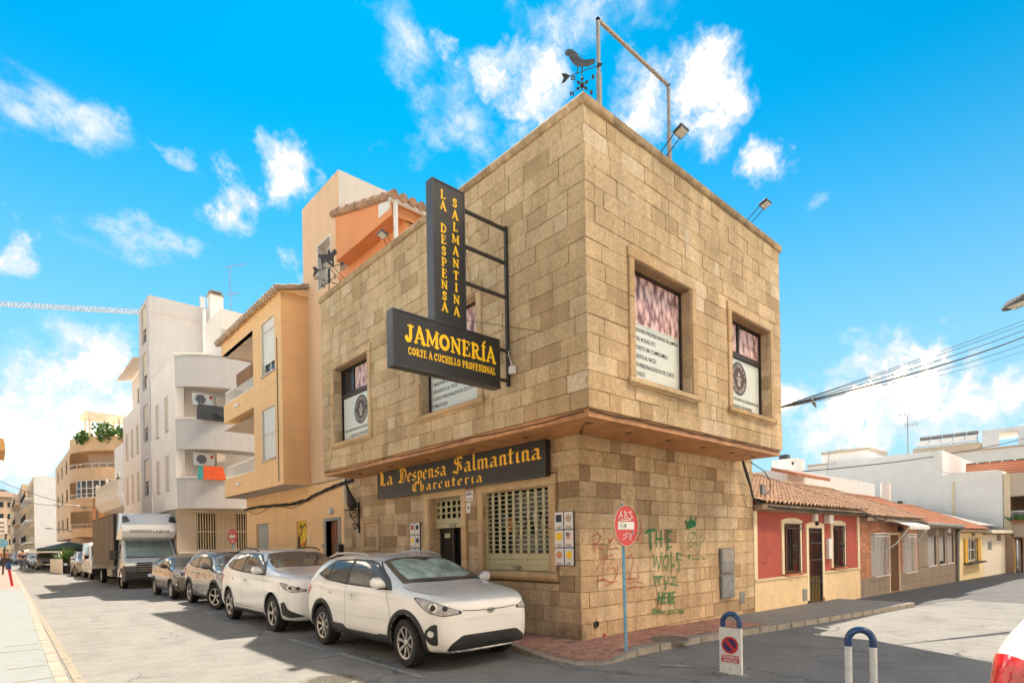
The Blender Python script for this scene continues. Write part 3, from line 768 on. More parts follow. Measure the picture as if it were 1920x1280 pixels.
def place_stones():
    rnd = random.Random(11)
    def area(s):
        pl, a, b, c, d, m = s
        q = [px_of(pt(pl, u, z)) for u, z in ((a,c),(b,c),(b,d),(a,d))]
        return abs(sum(q[i][0]*q[(i+1)%4][1]-q[(i+1)%4][0]*q[i][1] for i in range(4)))/2
    st = sorted(STN, key=lambda s: -area(s) if s[4] > 0 else 0)
    cache = {}
    def block(w, h, v):
        """unit-free chamfered block, front face slightly uneven"""
        key = (round(w/.03), round(h/.02), v)
        if key in cache: return cache[key]
        r = random.Random(v*7+key[0]); c = .0045; d = .045; m = MB()
        j = [r.uniform(-.004,.004) for _ in range(9)]
        us = [-w/2+c, 0, w/2-c]; zs = [-h/2+c, 0, h/2-c]
        for i in range(3):
            for k in range(3): m.v.append(Vector((us[k]+(r.uniform(-.004,.004) if k!=1 else 0), zs[i]+(r.uniform(-.004,.004) if i!=1 else 0), j[i*3+k])))
        base = [(-w/2+.0015,-h/2+.0015),(w/2-.0015,-h/2+.0015),(w/2-.0015,h/2-.0015),(-w/2+.0015,h/2-.0015)]
        for u, z in base: m.v.append(Vector((u, z, -c*1.3)))
        for u, z in base: m.v.append(Vector((u, z, -d)))
        m.f += [(0,1,4,3),(1,2,5,4),(3,4,7,6),(4,5,8,7),(0,9,10,2,1),(2,10,11,8,5),(8,11,12,6,7),(6,12,9,0,3),(9,13,14,10),(10,14,15,11),(11,15,16,12),(12,16,13,9)]
        m.m += [0]*len(m.f)
        cache[key] = (m, w, h); return cache[key]
    meshes = {}
    off = world_loc(B); rest = {}
    for i, (pl, a, b, c, d, mn) in enumerate(st):
        v = rnd.randrange(3); w, h = b-a-.003, d-c-.003
        src, bw, bh = block(w, h, v)
        cen = pt(pl, (a+b)/2, (c+d)/2, rnd.uniform(-.004,.005))
        # local axes: u along wall so that u x z = outward
        if pl[0] == 'X': ux, n = Vector((0,-1,0)), Vector((-1,0,0))
        else: ux, n = Vector((1,0,0)), Vector((0,-1,0))
        if i < 300:
            key = (id(src), mn)
            if key not in meshes:
                me = src.mesh('stone'); me.materials.append(M(mn)); meshes[key] = me
            o = bpy.data.objects.new('stone', meshes[key]); COL.objects.link(o); o.parent = B
            mt = Matrix((ux*(w/bw), UP*(h/bh), n)).transposed().to_4x4(); mt.translation = cen-off
            o.matrix_local = mt
        else:
            r = rest.setdefault(mn, MB())
            r.add([cen+ux*p.x*(w/bw)+UP*p.y*(h/bh)+n*p.z for p in src.v], src.f)
    for mn, r in rest.items(): r.build('stones_remaining', mn, B, kind='stuff', fix=False)
place_stones()

# coping along the roof edge
def coping():
    prof = [(.0,0),(-.022,.012),(-.036,.04),(-.038,.105),(-.02,.14),(.05,.152),(.30,.152),(.30,0)]   # (inwards, up); negative = projecting
    rnd = random.Random(5)
    def seg(pl, a, b, mitre_a=False):
        m = MB(); k = len(prof)
        pa = [pt(pl, a + (i if mitre_a else 0), ZU1+z, -i) for i, z in prof]
        pb = [pt(pl, b, ZU1+z, -i) for i, z in prof]
        m.v += pa + pb
        m.f += [(i, (i+1)%k, k+(i+1)%k, k+i) for i in range(k)] + [tuple(range(k)), tuple(range(k,2*k))]; m.m += [0]*(k+2)
        m.build('coping_stone', 'coping', B)
    for pl, a0, a1 in ((PU, UY, UY1+.05), (PV, UX, UX1+.06)):
        a = a0; first = True
        while a < a1-.05:
            L = rnd.choice([.5,.62,.7,.8]); b = min(a1, a+L)
            if a1-b < .25: b = a1
            seg(pl, a, b-.004, first); first = False; a = b
coping()

# timber soffit under the overhang
def soffit():
    z = 3.30; s = thing_part = None
    f = MB()
    e = .03
    f.box(UX+.035, UX+.06, UY+.035, UY1, z+.001, ZU0); f.box(UX+.06, UX1-.05, UY+.035, UY+.06, z+.001, ZU0); f.box(UX1-.05, UX1-.025, UY+.035, LY-.01, z+.001, ZU0)
    f.box(UX+.06, LX-.01, UY1-.03, UY1, z+.001, ZU0)
    sf = f.build('soffit', 'wood_soffit', B)
    for k in range(9):
        w = (LX-UX-.06)/9; x0 = UX+.05+k*w; t = k*w
        m = MB(); m.add([(x0,UY+.05+t,z),(x0+w-.006,UY+.05+t+w,z),(x0+w-.006,UY1-.02,z),(x0,UY1-.02,z)]+[(x0,UY+.05+t,z+.02),(x0+w-.006,UY+.05+t+w,z+.02),(x0+w-.006,UY1-.02,z+.02),(x0,UY1-.02,z+.02)], [(3,2,1,0),(4,5,6,7),(0,1,5,4),(1,2,6,5),(2,3,7,6),(3,0,4,7)])
        m.build('plank', 'wood_soffit', sf)
        w2 = (LY-UY-.06)/9; y0 = UY+.05+k*w2
        m = MB(); m.add([(UX+.05+t,y0,z),(UX+.05+t+w,y0+w2-.006,z),(UX1-.04,y0+w2-.006,z),(UX1-.04,y0,z)]+[(UX+.05+t,y0,z+.02),(UX+.05+t+w,y0+w2-.006,z+.02),(UX1-.04,y0+w2-.006,z+.02),(UX1-.04,y0,z+.02)], [(0,1,2,3),(7,6,5,4),(0,4,5,1),(1,5,6,2),(2,6,7,3),(3,7,4,0)])
        m.build('plank', 'wood_soffit', sf)
    for (x, y) in [(6.25,5.25),(7.3,5.35),(8.4,5.35),(9.5,5.35),(10.6,5.35),(11.5,5.35),(6.3,6.6),(6.3,8.0),(6.3,9.4),(6.3,10.8),(6.3,12.2)]:
        m = MB(); m.lathe([(0,z+.004),(.035,z+.004),(.037,z-.006),(.055,z-.006),(.056,z+.003)], (x,y,0), n=16); m.build('downlight', 'iron', sf)
    # cornice strip of stone just below the soffit
    m = MB(); pbox(m, QU, LY-.012, LY1-.3, 3.345, 3.385, -.03, .012); pbox(m, QV, LX-.012, LX1, 3.345, 3.385, -.03, .0115); m.build('band', 'stone_trim', B)
soffit()

# window surrounds, frames and window posters
def surround(pl, a, b, c, d, w, bottom=True, out=.035, reveal=.21):
    """moulded stone frame made of several stones with a rounded outer edge, and the stones lining the reveal"""
    S = []
    def stone(u0, u1, z0, z1, o=out, name='surround_stone'):
        m = MB(); pbox(m, pl, u0, u1, z0, z1, -.04, o); m.build(name, 'stone_trim', B, bevel=.014, seg=2)
    def run(u0, u1, z0, z1, vert):
        L = (z1-z0) if vert else (u1-u0); n = max(1, round(L/.62)); 
        for k in range(n):
            t0, t1 = k/n, (k+1)/n
            if vert: stone(u0, u1, z0+(z1-z0)*t0+.001, z0+(z1-z0)*t1-.002)
            else: stone(u0+(u1-u0)*t0+.001, u0+(u1-u0)*t1-.002, z0, z1)
    run(a-w, a, c, d, True); run(b, b+w, c, d, True); run(a-w-.02, b+w+.02, d, d+w*1.15, False)
    if bottom:
        run(a-w-.03, b+w+.03, c-w, c, False)
        m = MB(); pbox(m, pl, a-w-.05, b+w+.05, c-w*.75, c-w*.1, out, out+.035); m.build('sill_moulding', 'stone_trim', B, bevel=.02, seg=3)
    # lining
    n = 6
    for k in range(n):
        z0, z1 = c+(d-c)*k/n, c+(d-c)*(k+1)/n
        for u0, u1 in ((a-.02,a+.022),(b-.022,b+.02)):
            m = MB(); pbox(m, pl, u0, u1, z0+.002, z1-.002, -reveal-.02, out-.03); m.build('reveal_stone', 'stone_low', B)
    m = MB(); pbox(m, pl, a+.02, b-.02, d-.022, d+.02, -reveal-.02, out-.03); m.build('reveal_stone', 'stone_low', B)
def rings(o, ux, uz, r, parent):
    """the round record emblem: dark disc with lettering round it, star and stepped pedestal"""
    n = Vector(ux).cross(Vector(uz))
    for rr, mt, dz in ((r*1.06,'emblem_blue',.004),(r,'emblem',.006)):
        m = MB(); m.disc(Vector(o)+n*dz, ux, uz, rr, 32); m.build('emblem', mt, parent, fix=False)
    mat('emblem_text', (.55,.50,.42), .6, 0)
    ring = [('GUINNESS', 160, 20), ('WORLD RECORDS', 195, 345)]
    for word, a0, a1 in ring:
        for i, ch in enumerate(word):
            if ch == ' ': continue
            a = R(a0 + (a1-a0)*i/(len(word)-1)); top = word == 'GUINNESS'
            c = Vector(o)+n*.0085+Vector(ux)*math.cos(a)*r*.80+Vector(uz)*math.sin(a)*r*.80
            rad = Vector(ux)*math.cos(a)+Vector(uz)*math.sin(a)
            up = rad if top else -rad; rx = up.cross(n)
            text_mesh(ch, r*.30, 'lettering', 'emblem_text', parent, c-up*r*.10, rx, up, 'CENTER', 0.0005, .004*r)
    st = Strokes(Vector(o)+n*.008, ux, uz)
    st.poly([(r*.2*math.cos(R(90+36*k))*(1 if k%2==0 else .42), r*.25+r*.2*math.sin(R(90+36*k))*(1 if k%2==0 else .42)) for k in range(10)])
    st.poly([(-r*.32,-r*.02),(r*.32,-r*.02),(r*.32,r*.06),(-r*.32,r*.06)]); st.poly([(-r*.24,-r*.14),(r*.24,-r*.14),(r*.24,-r*.07),(-r*.24,-r*.07)])
    for k in range(3): st.poly([(-r*.18+k*r*.13,-r*.48),(-r*.08+k*r*.13,-r*.48),(-r*.08+k*r*.13,-r*.17),(-r*.18+k*r*.13,-r*.17)])
    st.build('emblem_drawing', 'emblem_text', parent)
mat('emblem', (.085,.05,.04), .5, .05, 6); mat('emblem_blue', (.13,.19,.25), .5, 0)
def poster_window(pl, a, b, kind, refl):
    c, d = WZ0, WZ1; dep = .20
    w = MB(); fw = .05
    for u0, u1, z0, z1 in ((a,b,c,c+fw),(a,b,d-fw,d),(a,a+fw,c+fw,d-fw),(b-fw,b,c+fw,d-fw)): pbox(w, pl, u0, u1, z0, z1, -dep-.02, -dep+.04)
    zt = c+(d-c)*.63
    if kind == 'emblem': pbox(w, pl, a+fw, b-fw, zt-.05, zt+.05, -dep-.018, -dep+.038); um = a+(b-a)*(.40 if pl[0]=='Y' else .62); pbox(w, pl, um-.03, um+.03, zt+.05, d-fw, -dep-.016, -dep+.036)
    win = w.build('window', 'frame_brown', B)
    g = MB(); g.quad(pt(pl,a+.02,c+.02,-dep), pt(pl,b-.02,c+.02,-dep), pt(pl,b-.02,d-.02,-dep), pt(pl,a+.02,d-.02,-dep)); g.build('pane', 'glass_dark', win)
    if pl[0] == 'X': ux = Vector((0,-1,0)); u_left = b
    else: ux = Vector((1,0,0)); u_left = a
    o = -dep+.006
    def flat(u0, u1, z0, z1, out, name, m, par):
        q = MB(); q.quad(pt(pl,u0,z0,out), pt(pl,u1,z0,out), pt(pl,u1,z1,out), pt(pl,u0,z1,out)); return q.build(name, m, par)
    if kind == 'emblem':
        fl = flat(a+.11, b-.07, c+.05, zt-.06, o, 'poster', 'poster_white', win)
        if pl[0] == 'Y': flat(a+.06, um-.04, zt+.06, d-.06, o, 'ham_picture', 'ham', win)
        flat(um+.05 if pl[0]=='Y' else a+.12, b-.06 if pl[0]=='Y' else um-.04, zt+.06, d-.08, o, 'ham_picture', 'ham', win)
        cen = pt(pl, (a+b)/2+(-.12 if pl[0]=='Y' else -.1), c+.66, o)
        rings(cen, ux, UP, .30, fl)
        mid = (a+b)/2
        text_mesh('PARTICIPANTES MAYOR CONCENTRACIÓN', .078, 'lettering', 'poster_ink', fl, pt(pl, mid, c+.24, o+.002), ux, UP, 'CENTER', .0005, .001, .88)
        text_mesh('MAESTROS CORTADORES', .078, 'lettering', 'poster_ink', fl, pt(pl, mid, c+.11, o+.002), ux, UP, 'CENTER', .0005, .001, .88)
    else:
        zt = c+(d-c)*.545
        flat(a+.05, b-.05, zt, d-.06, o, 'ham_picture', 'ham', win)
        fl = flat(a+.05, b-.06, c+.05, zt, o, 'poster', 'poster_white', win)
        u0 = u_left+.06 if pl[0]=='Y' else u_left-.1
        lines = ['• CORTADORES PROFESIONALES DE JAMÓN','• EVENTOS, BODAS, ETC','• PRESUPUESTO SIN COMPROMISO','• ENVASADOS AL VACÍO','• CURSOS PERSONALIZADOS DE CORTE','Y EMPLATADO']
        for i, t in enumerate(lines):
            text_mesh(t, .088, 'lettering', 'poster_ink', fl, pt(pl, u0, zt-.13-i*.132, o+.002), ux, UP, 'LEFT', .0005, .0012, .80)
        bd = MB()
        for q in ((a+.08,b-.09,c+.08,c+.087),(a+.08,b-.09,zt-.03,zt-.023),(b-.097,b-.09,c+.08,zt-.03),(a+.08,a+.087,c+.08,zt-.03)): bd.quad(pt(pl,q[0],q[2],o+.002),pt(pl,q[1],q[2],o+.002),pt(pl,q[1],q[3],o+.002),pt(pl,q[0],q[3],o+.002))
        bd.build('border', 'poster_ink', fl)
for (a, b), k in zip(W_L, ('emblem','list')): surround(PU, a, b, WZ0, WZ1, SW); poster_window(PU, a, b, k, 0)
for (a, b), k in zip(W_R, ('list','emblem')): surround(PV, a, b, WZ0, WZ1, SW); poster_window(PV, a, b, k, 0)

# ground floor: perforated roller shutter and half-raised door shutter
surround(QU, *SHUT, SW+.02, True, .04, .12)
surround(QU, *DOOR, SW+.02, False, .04, .28)
def perforated(pl, a, b, z0, z1, nh, out, parent, name='shutter_slat', solid=False):
    """one slat of the roller shutter: pressed plate with rounded slots"""
    m = MB()
    if solid:
        pbox(m, pl, a, b, z0+.004, z1-.004, out-.012, out); pbox(m, pl, a, b, z1-.004, z1+.004, out-.012, out-.006)
        return m.build(name, 'shutter', parent, bevel=.003)
    cw = (b-a)/nh; h = z1-z0
    for i in range(nh):
        u0, u1 = a+i*cw, a+(i+1)*cw; cu, cz = (u0+u1)/2, (z0+z1)/2
        rx, rz = cw*.36, h*.385; n = 12
        inn = []
        for k in range(n):
            t = 2*math.pi*(k+.5)/n; ct, st = math.cos(t), math.sin(t)
            inn.append((cu+rx*math.copysign(abs(ct)**.45, ct), cz+rz*math.copysign(abs(st)**.6, st)))
        outr = []
        for k in range(n):
            t = 2*math.pi*(k+.5)/n; ct, st = math.cos(t), math.sin(t); s = 1/max(abs(ct), abs(st))
            outr.append((cu+cw/2*max(-1,min(1,ct*s)), cz+(h/2-.002)*max(-1,min(1,st*s))))
        vi = [pt(pl,u,z,out) for u,z in inn]; vo = [pt(pl,u,z,out-(.004 if abs(z-cz) > h*.45 else 0)) for u,z in outr]; vd = [pt(pl,u,z,out-.014) for u,z in inn]
        m.add(vi+vo+vd, [(k,(k+1)%n,n+(k+1)%n,n+k) for k in range(n)]+[(k,(k+1)%n,2*n+(k+1)%n,2*n+k) for k in range(n)])
    return m.build(name, 'shutter', parent)
def shop_front():
    a, b, c, d = SHUT
    r = MB()   # dark shop interior behind both openings
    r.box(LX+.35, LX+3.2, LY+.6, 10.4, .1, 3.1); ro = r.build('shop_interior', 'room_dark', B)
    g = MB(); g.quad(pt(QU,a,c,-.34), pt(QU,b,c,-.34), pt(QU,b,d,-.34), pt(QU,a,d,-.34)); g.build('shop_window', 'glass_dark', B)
    gd = MB()
    for i, col in enumerate(['brick_red','plaster_beige','canvas_white','leaf','steel_box','plaster_dull','terracotta','glass_sky']):
        k = MB(); u = a+.25+.17*i; z = c+.75+((i*37)%5)*.05; k.lathe([(.0,z-.15),(.05,z-.15),(.055,z+.05),(.02,z+.1),(0,z+.1)], (LX+.28,u,0), n=10); k.build('goods', col, ro, smooth=True)
    t = MB(); pbox(t, QU, a, b, c, c+.001, -.1, -.05); sh = t.build('roller_shutter', 'shutter', B)
    n = 14; zz = c+.30; h = (d-zz)/n*1.0
    for i in range(n): perforated(QU, a+.01, b-.01, zz+i*h, zz+(i+1)*h-.001, 9, -.06, sh)
    for i in range(3): perforated(QU, a+.01, b-.01, c+.005+i*.098, c+.005+(i+1)*.098-.002, 1, -.058, sh, solid=True)
    m = MB(); m.tube([pt(QU,a+.75,c+.06,-.055), pt(QU,a+.75,c+.06,-.03), pt(QU,a+.98,c+.06,-.03), pt(QU,a+.98,c+.06,-.055)], .008, 6); pbox(m, QU, a+.78, a+.95, c+.03, c+.09, -.056, -.045); pbox(m, QU, a+.84, a+.89, c+.02, c+.075, -.05, -.01); m.build('shutter_lock', 'galv', sh)
    for u in (a-.003, b-.03): k = MB(); pbox(k, QU, u, u+.033, c, d, -.09, -.03); k.build('guide_rail', 'shutter', sh)
    # door
    a, b, c, d = DOOR
    t = MB(); pbox(t, QU, a, b, d-.03, d, -.2, -.1); ds = t.build('roller_shutter', 'shutter', B)
    zb = 1.98; n = 3; h = .128
    for i in range(4): perforated(QU, a+.01, b-.01, zb+.165+i*h, zb+.165+(i+1)*h-.001, 6, -.16, ds)
    perforated(QU, a+.01, b-.01, zb+.07, zb+.163, 1, -.158, ds, solid=True); perforated(QU, a+.01, b-.01, zb-.02, zb+.068, 1, -.156, ds, solid=True)
    k = MB(); pbox(k, QU, a+.42, a+.62, zb+.0, zb+.06, -.156, -.13); k.build('shutter_lock', 'galv', ds)
    # timber door leaf folded open on the far side, grey counter strip inside
    f = MB()
    for q in ((b-.09,b-.02,c,zb),(b-.52,b-.46,c,zb)): pbox(f, QU, *q, -.3, -.25)
    for z in (c+.02, c+.7, zb-.12): pbox(f, QU, b-.46, b-.09, z, z+.1, -.298, -.252)
    dl = f.build('door', 'frame_brown', B)
    g = MB(); g.quad(pt(QU,b-.47,c,-.275), pt(QU,b-.08,c,-.275), pt(QU,b-.08,zb,-.275), pt(QU,b-.47,zb,-.275)); g.build('pane', 'glass_dark', dl)
    s = MB(); pbox(s, QU, b-.36, b-.16, zb-.22, zb-.1, -.27, -.268); s.build('sticker', 'shutter', dl)
    s = MB(); pbox(s, QU, a+.03, a+.34, c+.98, c+1.02, -.6, -.35); s.build('counter', 'blind_grey', ro)
    m = MB(); pbox(m, QU, a-.02, b+.02, .06, .13, -.3, .05); m.build('doorstep', 'pave_grey', B, bevel=.01)
    # blind stone frame left of the door
    for q in ((12.18,12.98,2.17,2.27),(12.18,12.98,1.50,1.60),(12.18,12.27,1.60,2.17),(12.89,12.98,1.60,2.17)):
        k = MB(); pbox(k, QU, *q, -.02, .035); k.build('frame_stone', 'stone_trim', B, bevel=.012)
shop_front()

# spray paint on the right-hand wall, traced stroke by stroke on the wall plane
def graffiti():
    def zw(x, y, s=4.924, ox=1130, oy=930):
        p = on_y(ox+x/s, oy+y/s, LY); return (p.x, p.z)
    def draw(strokes, m, label, w):
        s = Strokes((0, LY-.015, 0), (1,0,0), (0,0,1), .001, .0003)
        for item in strokes:
            pts, k = (item[0], item[1]) if isinstance(item, tuple) and isinstance(item[0], list) else (item, 1)
            s.ribbon([zw(*p) for p in pts], w*k)
        o = s.build('graffiti', m, B); o['label'] = label
    draw([([(392,335),(430,312),(475,312)],1.7),([(432,318),(435,400),(442,480)],2.0),([(492,315),(490,460)],1.2),([(535,318),(535,465)],1.5),([(488,392),(548,388)],1.3),([(595,318),(595,490)],1.4),([(595,320),(630,325)],1.2),([(595,405),(625,402)],1.1),([(592,470),(630,465)],1.1),
          [(458,535),(475,640),(490,560),(515,670),(540,515)],[(575,540),(555,590),(560,650),(585,665),(605,610),(595,545),(575,540)],([(628,520),(632,640),(655,632)],1.2),([(685,520),(680,600)],1.1),[(680,525),(725,535)],[(680,572),(715,590)],[(697,600),(697,700)],[(632,650),(630,705)],
          [(462,720),(480,815),(500,735),(515,812),(530,730)],[(565,735),(572,805),(595,800),(602,735)],[(625,745),(668,738),(625,808),(685,820)],[(470,742),(550,738)],[(575,815),(573,858)],
          ([(512,885),(510,985)],1.5),([(545,880),(543,980)],1.4),([(510,935),(545,930)],1.1),([(560,890),(560,985)],1.2),[(560,895),(582,892)],[(560,935),(580,932)],[(562,980),(584,975)],([(600,885),(600,985)],1.2),([(600,888),(622,905),(602,930),(628,985)],1.2),([(640,882),(640,985)],1.3),[(640,885),(664,882)],[(640,930),(662,926)],[(640,980),(664,975)],([(622,880),(620,1000)],1)],
         'spray_green', 'green sprayed words THE WOLF WUZ HERE', .028)
    draw([[(460,1050),(470,1045),(478,1065),(465,1085),(455,1070),(458,1040),(480,1035),(490,1060),(480,1100)],[(500,1050),(520,1048),(502,1085),(525,1083)],[(530,1055),(528,1082),(542,1080),(545,1055)],[(552,1055),(552,1082)],[(562,1052),(575,1085)],[(580,1088),(605,1088)],[(610,1020),(608,1085)],[(608,1060),(625,1040)],[(612,1062),(628,1085)],[(635,1050),(635,1080)],[(642,1052),(655,1052),(655,1078),(642,1078),(642,1052)],[(672,1045),(690,1042),(672,1078),(692,1076)],[(700,1042),(698,1062),(715,1060)],[(712,1040),(712,1080)],[(722,1040),(722,1078),(738,1076),(736,1058),(722,1058)],[(742,1030),(742,1078)]],
         'spray_green', 'small green sprayed handle under the words', .019)
    draw([([(760,225),(785,250),(810,185),(830,240),(858,190),(850,270),(778,295),(762,230)],1.6),([(785,260),(845,250)],4),([(790,280),(835,268)],2.5),([(800,240),(815,230),(835,252)],3)], 'spray_green', 'green sprayed crown', .022)
    draw([[(800,335),(785,360),(780,420),(795,450),(780,480),(790,500)],[(815,335),(835,330),(835,380),(800,410),(835,430),(820,470),(795,465)],[(850,350),(862,390),(850,420),(870,450),(845,455)],[(885,370),(905,380),(920,350)],[(935,390),(895,460),(875,530)],[(840,335),(855,345)],
          [(790,530),(780,560),(795,580),(805,555),(792,540),(785,565)],[(825,545),(822,580),(840,578)],[(850,560),(850,580)],[(862,560),(862,582),(880,580)],[(890,545),(890,580)],[(905,560),(915,578)],[(925,555),(925,580),(940,575)],[(955,535),(955,580)]], 'spray_green', 'thin green sprayed tag below the crown', .019)
    z2 = lambda x, y: ((1060+x/3.368-1130)*4.924, (840+y/3.368-930)*4.924)
    rd = [[(170,575),(185,660)],[(165,560),(195,535),(220,555),(205,590),(180,605),(240,640)],[(262,560),(275,590),(300,560)],[(270,588),(290,582)],[(278,590),(272,638),(330,630)],[(420,575),(450,580),(470,530),(485,520)],[(445,540),(440,570),(468,580)],[(470,450),(475,600)],
          [(190,775),(245,670),(230,835)],[(190,838),(245,825)],[(250,690),(290,668),(295,710),(255,765),(300,750),(320,800),(290,845),(215,825)],[(325,740),(320,800)],[(385,690),(410,670),(430,700),(395,820),(430,825)],[(455,740),(458,820),(375,825)],[(250,865),(320,835)],[(385,850),(450,840),(485,855)],[(370,905),(430,870),(490,880)]]
    draw([[z2(*p) for p in s] for s in rd], 'spray_red', 'thin red sprayed tag and number', .017)
graffiti()
# drain hole, red tap marker and damp stain at the foot of the corner
def foot():
    p = on_y(1060+193/3.368, 840+1110/3.368, LY)
    m = MB(); m.lathe([(.0,-.0),(.036,0),(.04,-.02),(.055,-.022),(.057,.0)], (p.x, LY-.002, p.z), axis='y', n=16); m.build('drain_pipe', 'iron', B)
    p = on_y(1060+245/3.368, 840+1185/3.368, LY); m = MB(); pbox(m, QV, p.x-.02, p.x+.02, p.z-.05, p.z+.04, -.01, .03); m.build('tap_cover', 'red_sign', B, bevel=.006)
    a, b = on_y(1386, 1109, LY), on_y(1396, 1129, LY); m = MB(); pbox(m, QV, a.x, b.x, b.z, a.z, 0, .014); m.build('vent_plate', 'steel_box', B, bevel=.004)
foot()
# ------------------------------------------------------------------ lettering
SLAB = {   # heavy slab-serif capitals: (polyline, width) in units of cap height
 'A':(.86,[([(.08,.03),(.40,1)],.15),([(.40,1),(.74,.03)],.24),([(.2,.34),(.62,.34)],.1),([(-.02,.05),(.22,.05)],.1),([(.56,.05),(.9,.05)],.1)]),
 'J':(.66,[([(.42,.96),(.42,.26),(.33,.08),(.18,.06),(.06,.2)],.23),([(.2,.95),(.64,.95)],.1),([(.06,.2),(.12,.26)],.2)]),
 'M':(1.05,[([(.14,.03),(.14,.97)],.14),([(.16,.95),(.52,.2)],.2),([(.52,.2),(.88,.95)],.12),([(.88,.97),(.88,.03)],.22),([(0,.05),(.28,.05)],.1),([(.7,.05),(1.06,.05)],.1),([(0,.95),(.2,.95)],.1),([(.86,.95),(1.05,.95)],.1)]),
 'O':(.92,[(arc(.44,.5,.34,.40,0,360,16),.24)]),
 'N':(.92,[([(.15,.03),(.15,.97)],.14),([(.15,.93),(.74,.07)],.22),([(.74,.03),(.74,.97)],.13),([(0,.05),(.3,.05)],.1),([(.0,.95),(.22,.95)],.1),([(.58,.95),(.9,.95)],.1)]),
 'E':(.78,[([(.2,.03),(.2,.97)],.23),([(.04,.05),(.68,.05),(.70,.24)],.1),([(.04,.95),(.64,.95),(.66,.78)],.1),([(.2,.52),(.5,.52)],.1),([(.5,.42),(.5,.62)],.08)]),
 'R':(.88,[([(.2,.03),(.2,.97)],.22),([(.2,.94)]+arc(.42,.73,.22,.21,90,-90,8)+[(.2,.52)],.15),([(.42,.5),(.62,.1),(.86,.06)],.2),([(.04,.05),(.38,.05)],.1),([(.04,.95),(.3,.95)],.1)]),
 'I':(.46,[([(.22,.03),(.22,.97)],.23),([(.04,.05),(.4,.05)],.1),([(.04,.95),(.4,.95)],.1)]),
 'C':(.84,[(arc(.44,.5,.34,.42,48,312,14),.22),([(.68,.62),(.68,.92)],.1)]),
 'T':(.78,[([(.38,.03),(.38,.95)],.23),([(.04,.72),(.06,.95),(.70,.95),(.72,.72)],.1),([(.2,.05),(.56,.05)],.1)]),
 'U':(.9,[([(.2,.97),(.2,.3)]+arc(.45,.3,.25,.24,180,360,8)+[(.70,.97)],.18),([(.02,.95),(.38,.95)],.1),([(.56,.95),(.86,.95)],.1)]),
 'H':(.96,[([(.2,.03),(.2,.97)],.21),([(.72,.03),(.72,.97)],.21),([(.2,.5),(.72,.5)],.12),([(.03,.05),(.37,.05)],.1),([(.03,.95),(.37,.95)],.1),([(.55,.05),(.9,.05)],.1),([(.55,.95),(.9,.95)],.1)]),
 'L':(.74,[([(.2,.03),(.2,.97)],.22),([(.04,.05),(.64,.05),(.67,.28)],.1),([(.04,.95),(.38,.95)],.1)]),
 'P':(.80,[([(.2,.03),(.2,.97)],.22),([(.2,.94)]+arc(.44,.70,.22,.24,90,-90,8)+[(.2,.46)],.16),([(.04,.05),(.4,.05)],.1),([(.04,.95),(.3,.95)],.1)]),
 'F':(.74,[([(.2,.03),(.2,.97)],.22),([(.04,.95),(.64,.95),(.66,.76)],.1),([(.2,.52),(.5,.52)],.1),([(.5,.42),(.5,.62)],.08),([(.04,.05),(.4,.05)],.1)]),
 'S':(.72,[([(.56,.76),(.46,.92),(.28,.94),(.14,.82),(.16,.64),(.36,.52),(.54,.40),(.56,.2),(.42,.07),(.24,.07),(.1,.24)],.19),([(.6,.72),(.6,.94)],.08),([(.08,.06),(.08,.3)],.08)]),
 'D':(.90,[([(.2,.03),(.2,.97)],.22),([(.2,.94)]+arc(.40,.5,.34,.44,90,-90,10)+[(.2,.06)],.18),([(.04,.05),(.3,.05)],.1),([(.04,.95),(.3,.95)],.1)]),
}
